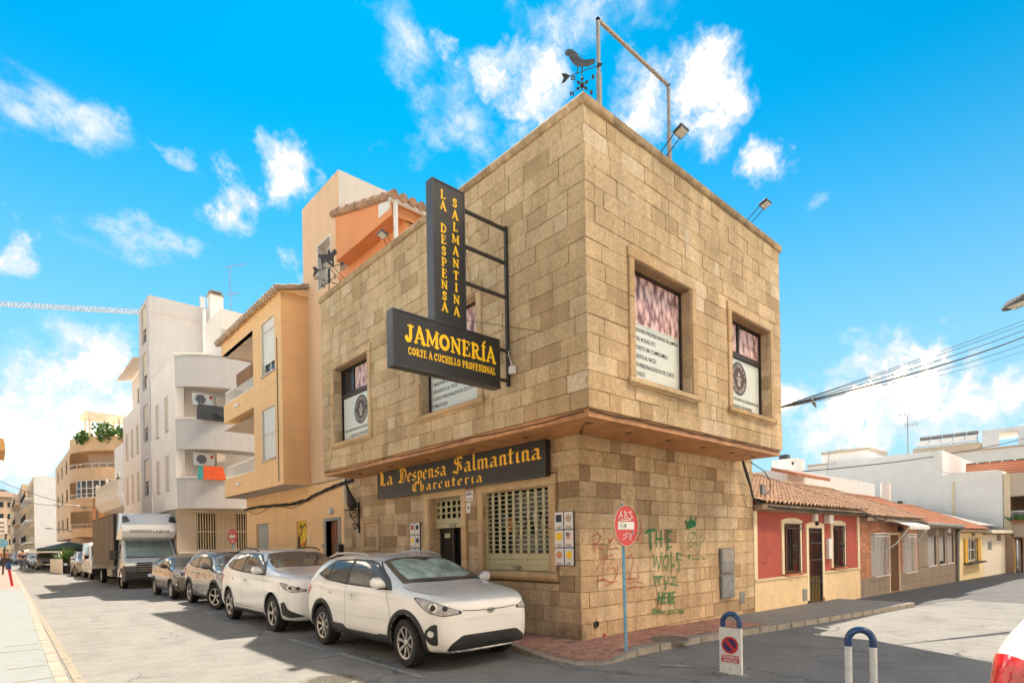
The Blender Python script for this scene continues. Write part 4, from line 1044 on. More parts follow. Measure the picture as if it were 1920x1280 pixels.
GOTH = {
 'a':(.42,[[(.04,.46),(.15,.58),(.30,.50),(.30,.08),(.40,.02)],[(.30,.34),(.08,.26),(.05,.10),(.15,.02),(.30,.12)]]),
 'e':(.36,[[(.32,.10),(.18,.0),(.06,.10),(.06,.46),(.18,.58),(.31,.46),(.26,.36),(.08,.28)]]),
 's':(.36,[[(.31,.50),(.2,.58),(.06,.46),(.08,.36),(.28,.26),(.31,.14),(.18,.02),(.03,.10)]]),
 'p':(.40,[[(.02,.54),(.1,.6),(.1,-.28)],[(.1,.48),(.22,.58),(.34,.48),(.34,.12),(.22,.02),(.1,.10)]]),
 'n':(.44,[[(.02,.52),(.1,.58),(.1,.06),(.16,.02)],[(.1,.46),(.22,.58),(.32,.50),(.32,.08),(.42,.02)]]),
 'm':(.66,[[(.02,.52),(.1,.58),(.1,.06),(.16,.02)],[(.1,.46),(.22,.58),(.32,.50),(.32,.06),(.38,.02)],[(.32,.46),(.44,.58),(.54,.50),(.54,.08),(.64,.02)]]),
 'l':(.22,[[(.02,.94),(.1,1.0),(.1,.08),(.2,.02)]]),
 't':(.28,[[(.1,.82),(.1,.08),(.18,.02),(.27,.08)],[(-.02,.56),(.26,.58)]]),
 'i':(.22,[[(.02,.52),(.1,.58),(.1,.08),(.2,.02)],[(.1,.74),(.17,.80)]]),
 'í':(.22,[[(.02,.52),(.1,.58),(.1,.08),(.2,.02)],[(.06,.74),(.20,.94)]]),
 'h':(.42,[[(.02,.94),(.1,1.0),(.1,.04),(.16,.0)],[(.1,.46),(.22,.58),(.32,.48),(.31,.10),(.2,-.12)]]),
 'r':(.32,[[(.02,.52),(.1,.58),(.1,.06),(.18,.02)],[(.12,.46),(.22,.58),(.31,.50)]]),
 'c':(.34,[[(.31,.48),(.2,.58),(.06,.46),(.06,.10),(.18,.0),(.31,.10)]]),
 'u':(.44,[[(.02,.52),(.1,.58),(.1,.10),(.2,.02),(.32,.12)],[(.25,.54),(.32,.58),(.32,.08),(.42,.02)]]),
 'L':(.52,[[(.14,1.0),(.14,.12),(.02,.02)],[(.04,.08),(.22,.12),(.42,.0),(.5,.14)],[(-.04,.86),(.06,.98),(.24,.90)],[(.26,.84),(.26,.2)]]),
 'D':(.64,[[(.14,.92),(.14,.10)],[(-.06,.80),(.06,.98),(.36,.96),(.56,.78),(.58,.32),(.40,.06),(.14,.02),(-.06,.12)],[(.30,.82),(.30,.22)],[(.02,.55),(.14,.6)]]),
 'S':(.60,[[(.54,.84),(.36,1.0),(.12,.88),(.08,.66),(.46,.42),(.50,.18),(.28,.0),(-.02,.14)],[(.06,.42),(.22,.56),(.52,.62)],[(.30,.90),(.30,.60)],[(.28,.44),(.28,.12)]]),
 'C':(.54,[[(.48,.84),(.30,1.0),(.08,.80),(.06,.25),(.24,.02),(.50,.14)],[(.28,.90),(.28,.14)],[(.40,.96),(.46,.74)]]),
}
def slab_letter(ch, org, ux, uz, h, parent, m, sx=1.0):
    s = Strokes(org, Vector(ux)*h*sx, Vector(uz)*h, 0, 0)
    nn = Vector(ux).cross(Vector(uz)); s.n = nn; s.o0 = .002; s.st = .0003
    base = {'Í':'I','Á':'A'}.get(ch, ch)
    for pts, w in SLAB[base][1]: s.ribbon(pts, w, True, closed=(base == 'O'))
    if ch == 'Í': s.ribbon([(.18,1.1),(.36,1.28)], .14)
    s.build('letter', m, parent)
    return SLAB[base][0]
def slab_line(txt, org, ux, uz, h, width, parent, m):
    tot = sum(.4 if c == ' ' else SLAB[{'Í':'I'}.get(c,c)][0]+.07 for c in txt); sx = width/(tot*h); x = 0
    for c in txt:
        if c == ' ': x += .4*h*sx; continue
        w = slab_letter(c, Vector(org)+Vector(ux)*x, ux, uz, h, parent, m, sx); x += (w+.07)*h*sx
def goth_line(txt, org, ux, uz, h, width, parent, m, gap=.06, nv=(.055,.045)):
    tot = sum(.32 if c == ' ' else GOTH[c][0]+gap for c in txt); sx = width/(tot*h); x = 0
    for c in txt:
        if c == ' ': x += .32*h*sx; continue
        s = Strokes(Vector(org)+Vector(ux)*x, Vector(ux)*h*sx, Vector(uz)*h, .002, .0003); s.n = Vector(ux).cross(Vector(uz))
        for st in GOTH[c][1]: s.nib(st, nv)
        s.build('letter', m, parent); x += (GOTH[c][0]+gap)*h*sx

# ------------------------------------------------------------------ signs
def fascia_sign():
    o = thing('fascia_sign', (LX, 9.2, 2.70), 'long black fascia sign with ochre blackletter name over the shutters', 'sign')
    m = MB(); pbox(m, QU, 6.50, 11.93, 2.705, 3.32, .03, .16); m.build('panel', 'sign_black', o, bevel=.012)
    m = MB()
    for q in ((6.495,11.935,2.70,2.715),(6.495,11.935,3.305,3.325),(6.495,6.51,2.715,3.305),(11.92,11.935,2.715,3.305)): pbox(m, QU, *q, .155, .166)
    m.build('rim', 'sign_side', o)
    ux = Vector((0,-1,0)); X = LX-.161
    for t, y0, w in (('La',11.85,.62),('Despensa',10.98,1.78),('Salmantina',8.98,2.42)):
        goth_line(t, (X, y0, 2.99), ux, UP, .315, w, o, 'letter_ochre')
    goth_line('Charcuteria', (X, 10.46, 2.755), ux, UP, .205, 2.42, o, 'letter_ochre', gap=.16)
fascia_sign()

def projecting_sign():
    o = thing('projecting_sign', (5.80, 6.45, 3.9), 'black projecting sign, tall panel over wide panel, on a steel wall bracket', 'sign')
    y0, y1 = 6.38, 6.52
    for nm, x0, x1, z0, z1 in (('wide_panel',3.785,5.58,3.915,4.635),('tall_panel',4.425,4.965,4.64,6.56)):
        m = MB(); m.box(x0, x1, y0, y1, z0, z1); p = m.build(nm, 'sign_black', o, bevel=.008)
        r = MB()
        for a, b, c, d in ((x0-.004,x0+.02,z0-.004,z1+.004),(x1-.02,x1+.004,z0-.004,z1+.004),(x0+.02,x1-.02,z0-.004,z0+.016),(x0+.02,x1-.02,z1-.016,z1+.004)): r.box(a, b, y0-.006, y1+.006, c, d)
        r.build('rim', 'sign_side', p)
    ux = Vector((1,0,0)); Y = y0-.001
    slab_line('JAMONERÍA', (3.965,Y,4.262), ux, UP, .215, 1.54, o, 'letter_gold')
    slab_line('CORTE A CUCHILLO PROFESIONAL', (4.005,Y,4.095), ux, UP, .095, 1.49, o, 'letter_gold')
    def col(txt, x, zt, zb):
        n = len(txt); st = (zt-zb)/(n-1)
        for i, c in enumerate(txt):
            if c == ' ': continue
            w = SLAB[c][0]; h = .116; slab_letter(c, (x-w*h*.5, Y, zt-st*i), ux, UP, h, o, 'letter_gold', 1.0)
    col('LA DESPENSA', 4.60, 6.335, 4.80); col('SALMANTINA', 4.80, 6.295, 4.79)
    b = MB(); b.bar((5.81,6.46,4.00),(5.81,6.46,6.42), .045); b.build('bracket_post', 'iron', o)
    for z, x in ((6.37,4.96),(5.86,4.96),(5.34,4.96),(4.53,5.58),(4.08,5.58)):
        k = MB(); k.bar((x,6.46,z),(5.79,6.46,z), .04); k.build('bracket_arm', 'iron', o)
    k = MB(); k.box(5.77,5.84,6.30,6.41,4.17,4.28); k.build('junction_box', 'frame_white', o, bevel=.01)
    k = MB(); k.tube([(5.80,6.42,4.53),(5.77,6.40,4.45),(5.78,6.36,4.35),(5.80,6.35,4.27)], .006, 6); k.build('lead', 'frame_white', o)
    for p in (((4.96,6.47,6.30),(5.85,7.35,5.72)),((5.0,6.40,4.78),(5.85,5.75,4.64))):
        k = MB(); k.tube(p, .004, 4); k.build('stay_wire', 'cable', o)
projecting_sign()

def no_entry_sign():
    g = Vector((6.61, 4.95, .10)); o = thing('no_entry_sign', g, 'red round no-entry sign, scrawled and stickered, on a peeling blue post', 'road sign')
    lean = Vector((-.018, .015, 0))
    m = MB(); m.bar(g-Vector((0,0,.05)), g+Vector((-.02,.015,2.06)), .052, .036, up=(RT.x,RT.y,0)); m.build('post', 'blue_paint', o, bevel=.004)
    # faces the street mouth: normal towards the camera, turned to its left
    c = Vector((6.590, 4.912, 1.845)); nrm = Vector((.05,-1,0)).normalized(); u = UP.cross(nrm).normalized()
    r = .295
    d = MB(); n = 40
    prof = [(0,.012),(r*.955,.012),(r*.955,.02),(r,.02),(r,-.01),(0,-.01)]
    k0 = len(d.v)
    for rr, h in prof:
        for j in range(n):
            a = 2*math.pi*j/n; d.v.append(c+u*rr*math.cos(a)+UP*rr*math.sin(a)+nrm*h)
    for i in range(len(prof)-1):
        for j in range(n): d.f.append((i*n+j,i*n+(j+1)%n,(i+1)*n+(j+1)%n,(i+1)*n+j)); d.m.append(1 if i in (2,3,4) else 0)
    dk = d.build('disc', ['red_sign','sign_rim'], o)
    s = Strokes(c+nrm*.013, u, UP); s.poly([(-.2,-.055),(.2,-.055),(.2,.055),(-.2,.055)]); s.build('white_bar', 'white_paint', dk)
    s = Strokes(c+nrm*.014, u, UP)
    for pl_ in ([(-.18,.10),(-.12,.2),(-.09,.1)],[(-.16,.14),(-.1,.14)],[(-.04,.1),(-.04,.2),(.03,.17),(-.03,.15),(.05,.11),(-.04,.1)],[(.14,.2),(.07,.19),(.12,.15),(.16,.12),(.06,.09)],[(-.16,.08),(.02,.075),(.12,.085)],[(-.08,-.14),(.02,-.10),(-.02,-.17)],[(.05,-.1),(.1,-.13)],[(.06,-.15),(.1,-.2),(.12,-.12)],[(-.1,-.2),(.0,-.16)]): s.ribbon(pl_, .011)
    s.build('scrawl', 'white_paint', dk)
    s = Strokes(c+nrm*.017, u, UP)
    s.poly([(.13,-.13),(.2,-.11),(.19,-.075),(.12,-.09)]); s.ribbon([(-.16,-.02),(-.13,.03),(-.12,-.03),(-.08,.0)], .008); s.poly([(-.03+.03*math.cos(k), .0+.03*math.sin(k)) for k in [i*.785 for i in range(8)]]); s.build('sticker', 'steel_box', dk)
    m = MB(); m.box(g.x-.05,g.x+.03,g.y-.02,g.y+.05,1.62,1.66); m.box(g.x-.05,g.x+.03,g.y-.02,g.y+.05,2.0,2.04); m.build('clamp', 'galv', o)
mat('sign_rim', (.50,.36,.26), .6, .2, 10)
no_entry_sign()

def arch(g0, g1, top, r, label, blue_from, plate=False):
    mid = (g0+g1)/2; o = thing('bollard_arch', mid, label, 'bollard')
    ax = (g1-g0); w = ax.length; ax.normalize(); zt = top
    for nm, m_, a0, a1 in (('hoop','navy_paint',0,180),):
        pts = [mid+UP*(zt-w/2)+ax*(-w/2*math.cos(R(a)))+UP*(w/2*math.sin(R(a))) for a in range(0,181,10)]
        pts = [pts[0]-UP*.06]+pts+[pts[-1]-UP*.06]
        k = MB(); k.tube(pts, r, 12); k.build(nm, m_, o, smooth=True)
    for g in (g0, g1):
        k = MB(); k.tube([Vector((g.x,g.y,gz(g.x)-.02)), g.lerp(g,0)+UP*(zt-w/2-.06)], r*.985, 12); k.build('leg', 'white_paint', o, smooth=True)
        k = MB(); k.lathe([(0,.012),(.07,.012),(.09,.004),(.1,-.01)], (g.x,g.y,gz(g.x)), n=12); k.build('footing', 'kerb', o)
        for q in range(3):
            a = random.uniform(0,6.28); z = random.uniform(.1,.5); k = MB()
            c = g+UP*z; k.add([c+Vector((math.cos(a+t)*(r+.0008), math.sin(a+t)*(r+.0008), h)) for t,h in ((0,0),(.3,-.02),(.5,.01),(.35,.06),(.1,.05))], [(0,1,2,3,4)]); k.build('rust_patch', 'rust', o)
    if plate:
        nrm = ax.cross(UP); nrm = nrm if nrm.dot(-mid) > 0 else -nrm; nrm.z = 0
        c = mid+UP*(zt-w/2-.36); hw = w/2+r; hh = .295; f = r+.006
        P = lambda u, z, d: c+ax*u+UP*z+nrm*d
        k = MB(); k.prism([P(-hw,-hh,f),P(hw,-hh,f),P(hw,hh,f),P(-hw,hh,f)], nrm*-.004); pl_ = k.build('plate', 'white_paint', o)
        rx = ax if (ax.cross(UP)-nrm).length < .5 else -ax
        s = Strokes(c+nrm*(f+.001), rx, UP); s.mb.disc(s.P((0,.09)), rx, UP, .105, 28); s.k += 1; s.build('sign_disc', 'red_sign', pl_)
        s = Strokes(c+nrm*(f+.0025), rx, UP)
        for sg in (1,-1): s.poly([(p[0], p[1]+.09) for p in [(sg*.078*math.cos(R(a))*1, sg*.078*math.sin(R(a))) for a in range(-30,121,15)]])
        s.build('sign_field', 'navy_field', pl_)
        s = Strokes(c+nrm*(f+.001), rx, UP); s.poly([(-.11,-.12),(.11,-.12),(.11,-.03),(-.11,-.03)]); s.build('sign_band', 'red_sign', pl_)
        text_mesh('PROHIBIDO', .046, 'lettering', 'white_paint', pl_, c+nrm*(f+.003)-UP*.07, rx, UP, 'CENTER', .0005, .0012, .86)
        text_mesh('APARCAR', .046, 'lettering', 'white_paint', pl_, c+nrm*(f+.003)-UP*.112, rx, UP, 'CENTER', .0005, .0012, .86)
        text_mesh('Playa', .022, 'lettering', 'grey_mid', pl_, c+nrm*(f+.003)-UP*.2, rx, UP, 'CENTER', .0003)
mat('navy_field', (.03,.02,.10), .4, .1, 9)
def arches():
    g0, g1 = on_ground(1357,1263,-.02), on_ground(1388,1268,-.02)
    z1 = CAM_H + 0
    top = lambda px, py, g: (EYE + pix_ray(px,py)*((g.dot(FW))/(pix_ray(px,py).dot(FW)))).z
    arch(g0, g1, top(1372,1150,(g0+g1)/2)-(g0.z), .032, 'blue-topped hoop bollard carrying a no-parking plate', 0, True)
    h0, h1 = on_ground(1592,1312,-.03), on_ground(1639,1316,-.03)
    arch(h0, h1, top(1616,1180,(h0+h1)/2)-h0.z, .035, 'blue-topped white hoop bollard without a plate', 0)
arches()

def menu_board(y0, y1, z0, z1, rows, label):
    o = thing('menu_board', (LX, (y0+y1)/2, z0), label, 'menu board')
    m = MB(); pbox(m, QU, y0, y1, z0, z1, .012, .03); m.build('backing', 'sign_side', o)
    cols = 2; cw, ch = (y1-y0)/cols, (z1-z0)/rows; rnd = random.Random(int(y0*10))
    pics = ['ham','brick_red','cloth_dark','plaster_dull','letter_gold','terracotta']
    for i in range(cols):
        for j in range(rows):
            a, b, c, d = y0+i*cw+.012, y0+(i+1)*cw-.012, z0+j*ch+.01, z0+(j+1)*ch-.01
            k = MB(); pbox(k, QU, a, b, c, d, .03, .034); cd = k.build('card', 'card_white', o)
            k = MB(); n = 10; cc = pt(QU, (a+b)/2, c+(d-c)*.62, .036)
            if rnd.random() < .5: k.disc(cc, (0,-1,0), UP, cw*.3, 14)
            else:
                s_ = cw*.3; k.quad(cc+Vector((0,s_,-s_*.9)), cc+Vector((0,-s_,-s_*.9)), cc+Vector((0,-s_,s_)), cc+Vector((0,s_,s_)))
            k.build('picture', rnd.choice(pics), cd, fix=False)
            for q in range(3):
                k = MB(); w = cw*rnd.uniform(.15,.3); z = c+(d-c)*(.2-.07*q); cc = pt(QU, (a+b)/2, z, .036); k.quad(cc+Vector((0,w,-.006)), cc+Vector((0,-w,-.006)), cc+Vector((0,-w,.006)), cc+Vector((0,w,.006))); k.build('caption', ['letter_ochre','grey_mid','grey_mid'][q], cd, fix=False)
menu_board(6.02, 6.44, 1.25, 2.12, 3, 'framed board of six product cards beside the wide shutter')
menu_board(10.40, 10.79, 1.0, 2.11, 4, 'framed board of product cards left of the shop door')
def small_fixtures():
    o = thing('wall_plaque', (LX, 8.68, 2.44), 'small printed tile plaque under the fascia sign between the shutters', 'plaque')
    m = MB(); pbox(m, QU, 8.57, 8.80, 2.45, 2.655, .008, .02); m.build('plate', 'card_white', o)
    for q in ((8.6,8.77,2.56,2.6),(8.6,8.77,2.48,2.5),(8.63,8.74,2.62,2.64)): m = MB(); pbox(m, QU, *q, .0205, .0215); m.build('print', 'steel_box', o)
    o = thing('wall_card', (LX, 8.72, 2.22), 'narrow white card below the tile plaque', 'card')
    m = MB(); pbox(m, QU, 8.66, 8.79, 2.22, 2.42, .008, .016); m.build('card', 'frame_white', o); m = MB(); pbox(m, QU, 8.70, 8.74, 2.30, 2.35, .0165, .0172); m.build('print', 'poster_ink', o)
    # electricity meter boxes
    o = thing('meter_cabinet', (11.36, LY, .40), 'two stacked grey steel meter boxes on the side wall', 'meter box')
    for z0, z1 in ((.41,.90),(.93,1.45)):
        m = MB(); pbox(m, QV, 11.09, 11.64, z0, z1, .0, .06); d = m.build('box', 'steel_box', o, bevel=.008)
        m = MB(); pbox(m, QV, 11.12, 11.61, z0+.03, z1-.03, .06, .067); m.build('door', 'steel_box', d, bevel=.004)
    m = MB(); pbox(m, QV, 11.14, 11.60, 1.17, 1.42, .067, .0685); m.build('peeled_label', 'galv', o)
    # wrought-iron lantern bracket
    y = 13.17; o = thing('wall_lantern', (LX, y, 1.95), 'wrought-iron scroll bracket with drooping spindle lantern by the soffit', 'wall lamp')
    m = MB(); m.bar((LX-.02,y,1.95),(LX-.02,y,2.72), .03, .05); m.build('back_plate', 'iron', o)
    sp = lambda cx, cz, r0, r1, a0, a1: [(LX-.03-(cx+(r0+(r1-r0)*t/18)*math.cos(R(a0+(a1-a0)*t/18))), y, cz+(r0+(r1-r0)*t/18)*math.sin(R(a0+(a1-a0)*t/18))) for t in range(19)]
    m = MB(); m.tube(sp(.12,2.42,.03,.13,0,430), .012, 6); m.build('scroll', 'iron', o); m = MB(); m.tube(sp(.10,2.10,.02,.09,40,-330), .012, 6); m.build('scroll', 'iron', o)
    m = MB(); m.tube([(LX-.25,y,2.44),(LX-.2,y,2.3),(LX-.08,y,2.2),(LX-.03,y,2.05)], .011, 6); m.build('brace', 'iron', o)
    m = MB(); m.box(LX-.40,LX-.02,y-.05,y+.05,2.50,2.525); m.build('shelf', 'iron', o)
    b = Vector((LX-.16,y,2.53)); t = Vector((LX-.36,y+.04,3.28)); d = t-b
    m = MB(); m.tube([b+d*k for k in (0,.06,.18,.3,.42,.6,.8,1.0)], [.05,.10,.125,.11,.08,.045,.025,.015], 10); m.build('spindle', 'iron', o, smooth=True)
    # roof floodlights
    def flood(pl, u, aim, label, L=.30, zt=ZU1+.13, up=.20):
        base = pt(pl, u, zt, -.05); o = thing('floodlight', base, label, 'floodlight', 'floodlights on the roof edge of the stone building')
        side = pt(pl, u+1, zt, -.05)-base; outv = pt(pl, u, zt, 1)-pt(pl, u, zt, 0)
        tip = base+outv*L+UP*up
        for s in (-.075,.075):
            m = MB(); m.tube([base+side*s, tip+side*s], .008, 6); m.build('arm', 'iron', o)
        n = (outv*.35-UP*.9).normalized(); v = side.cross(n).normalized()
        m = MB(); c = tip+outv*.06
        P = lambda a, b, d: c+side*a+v*b+n*d
        m.prism([P(-.105,-.08,0),P(.105,-.08,0),P(.105,.08,0),P(-.105,.08,0)], n*-.045); h = m.build('housing', 'sign_side', o, bevel=.006)
        m = MB(); m.quad(P(-.088,-.065,.003),P(.088,-.065,.003),P(.088,.065,.003),P(-.088,.065,.003)); m.build('lens', 'lamp_glass', h)
    flood(PU, 12.0, 0, 'floodlight on the roof edge above the round-emblem window', .34, up=.24); flood(PU, 10.0, 0, 'floodlight on the roof edge in front of the orange roof room', .12, up=.16)
    flood(PV, 7.75, 0, 'floodlight on the roof edge beside the tall pole frame'); flood(PV, 10.6, 0, 'floodlight on the roof edge near its far right end')
small_fixtures()

mat('vane_grey', (.10,.10,.105), .5, .2, 12, metal=.3)
def weathervane(base, h, kind, label, s=1.0):
    o = thing('weathervane', base, label, 'weathervane')
    b = Vector(base); m = MB(); m.tube([b-UP*.1, b+UP*h], .012*s, 8); m.build('rod', 'iron', o)
    ax = [Vector((1,0,0)),Vector((0,1,0)),Vector((-1,0,0)),Vector((0,-1,0))]; zc = b+UP*h*.30
    for a, ch in zip(ax, 'ENOS'):
        m = MB(); m.tube([zc, zc+a*.26*s], .006*s, 6); m.lathe([(0,-.02),(.02,-.01),(.02,.01),(0,.02)], zc+a*.13*s, n=8); m.build('cardinal_arm', 'iron', o)
        text_mesh(ch, .13*s, 'cardinal_letter', 'iron', o, zc+a*.33*s-UP*.045*s, RT, UP, 'CENTER', .004, .004)
    m = MB(); m.lathe([(0,-.04),(.03,-.02),(.035,0),(.03,.02),(0,.04)], zc, n=10); m.lathe([(0,-.03),(.025,0),(0,.03)], zc+UP*.16*s, n=10); m.build('boss', 'iron', o, smooth=True)
    d = (RT*.78+FW*-.35+UP*-.0).normalized(); tz = b+UP*h*.62; up = UP
    P = lambda u, v: tz+d*u*s+up*v*s
    nn = d.cross(up).normalized()*.008
    m = MB(); m.tube([P(-.42,0),P(.42,0)], .010*s, 6); m.build('arrow_shaft', 'iron', o)
    m = MB(); m.prism([P(.52,0),P(.38,.07),P(.38,-.07)], nn); m.build('arrow_head', 'iron', o); m = MB(); m.prism([P(-.30,0),P(-.42,.10),P(-.52,.12),P(-.46,0),P(-.52,-.12),P(-.42,-.10)], nn); m.build('arrow_tail', 'iron', o)
    if kind == 'rooster':
        pts = [(.30,.08),(.34,.16),(.26,.2),(.1,.24),(-.02,.30),(-.10,.46),(-.22,.60),(-.34,.66),(-.42,.62),(-.40,.52),(-.34,.50),(-.28,.38),(-.22,.26),(-.12,.16),(.04,.10),(.16,.06)]
        legs = [((0,.0),(.02,.14)),((-.12,0),(-.10,.18))]
    else:
        pts = [(-.22,.14),(-.26,.30),(-.34,.34),(-.30,.40),(-.24,.36),(-.14,.36),(0,.33),(.12,.36),(.2,.42),(.24,.38),(.28,.30),(.22,.26),(.17,.24),(.16,.12),(.0,.15),(-.12,.12)]
        legs = [((-.2,0),(-.2,.16)),((-.14,0),(-.14,.16)),((.12,0),(.12,.16)),((.16,0),(.15,.16))]
    m = MB(); m.prism([P(*q) for q in pts], nn); m.build(kind, 'vane_grey' if kind == 'rooster' else 'iron', o)
    for a, c in legs: m = MB(); m.bar(P(*a), P(*c), .018*s); m.build('leg', 'iron', o)
weathervane((UX+.08, UY+.08, ZU1+.15), .58, 'rooster', 'iron weathervane with a bird on the corner of the stone roof', .56)
p_ = on_x(617, 540, UX+.1); weathervane((UX+.1, p_.y, ZU1+.15), 1.05, 'bull', 'iron weathervane with a bull at the low far end of the roof', .95)
def roof_frame():
    o = thing('roof_frame', (7.0, UY+.12, ZU1), 'tall thin grey steel pole frame standing on the roof edge', 'pole frame')
    r = pix_ray(1121, 34); y = UY+.14; a = EYE+r*(y/r.y); r2 = pix_ray(1253,158); b = EYE+r2*(y/r2.y)
    z = (a.z+b.z)/2; a.z = z; b.z = z
    for p in (a, b):
        m = MB(); m.bar((p.x,y,ZU1-.3),(p.x,y,z), .04); m.build('pole', 'galv', o); m = MB(); m.bar((p.x,y,ZU1-.3),(p.x,y,ZU1+.75), .055); m.build('sleeve', 'galv', o)
    m = MB(); m.bar((a.x-.02,y,z-.02),(b.x+.02,y,z-.02), .04); m.build('top_rail', 'galv', o)
roof_frame()
# cable along the foot of the upper stone wall
def soffit_cable():
    rnd = random.Random(3); m = MB(); pts = []
    for i in range(40):
        t = i/39; y = UY1-(UY1-UY-.1)*t; pts.append((UX+.02, y, ZU0-.02-.03*abs(math.sin(t*9))-rnd.uniform(0,.012)))
    m.tube(pts, .008, 5)
    pts = [(UX+.05+(UX1-UX)*i/30, UY+.02, ZU0-.02-.02*abs(math.sin(i*.6))) for i in range(30)]
    m2 = MB(); m2.tube(pts, .008, 5)
    tag(m.build('cable', 'cable'), 'thin dark cable along the soffit edge of the long side', 'cable'); tag(m2.build('cable', 'cable'), 'thin dark cable along the soffit edge of the short side', 'cable')
soffit_cable()
# ------------------------------------------------------------------ shared facade pieces
def slab(parent, name, m, *b, bevel=0):
    k = MB(); k.box(*b); return k.build(name, m, parent, bevel=bevel)
def rail(parent, pl, u0, u1, z0, z1, out, m='frame_white', step=.11, name='railing', r=.012):
    k = MB(); n = max(2, int((u1-u0)/step))
    for z in (z0+.04, z1): k.bar(pt(pl,u0,z,out), pt(pl,u1,z,out), .035)
    for i in range(n+1):
        u = u0+(u1-u0)*i/n; k.bar(pt(pl,u,z0+.04,out), pt(pl,u,z1,out), r*1.6)
    return k.build(name, m, parent)
def ac_unit(parent, c, ux, n, w=.8, h=.55):
    c, ux, n = Vector(c), Vector(ux), Vector(n)
    P = lambda a, b, d: c+ux*a+UP*b+n*d
    k = MB(); k.prism([P(-w/2,-h/2,0),P(w/2,-h/2,0),P(w/2,h/2,0),P(-w/2,h/2,0)], n*-.28); o = k.build('air_conditioner', 'ac_white', parent, bevel=.01)
    g = MB(); g.disc(P(-w*.14,0,.004), ux, UP, h*.38, 20); g.build('fan_guard', 'grey_mid', o, fix=False)
    g = MB()
    for i in range(3):
        for a in range(6):
            t = R(a*60+i*6); g.bar(P(-w*.14+.04*math.cos(t),.04*math.sin(t),.006), P(-w*.14+h*.36*math.cos(t),h*.36*math.sin(t),.006), .012)
    g.build('fan', 'black', o)
    g = MB(); g.quad(P(w*.30,h*.12,.004),P(w*.45,h*.12,.004),P(w*.45,h*.36,.004),P(w*.30,h*.36,.004)); g.build('maker_plate', 'red_sign', o, fix=False)
    return o

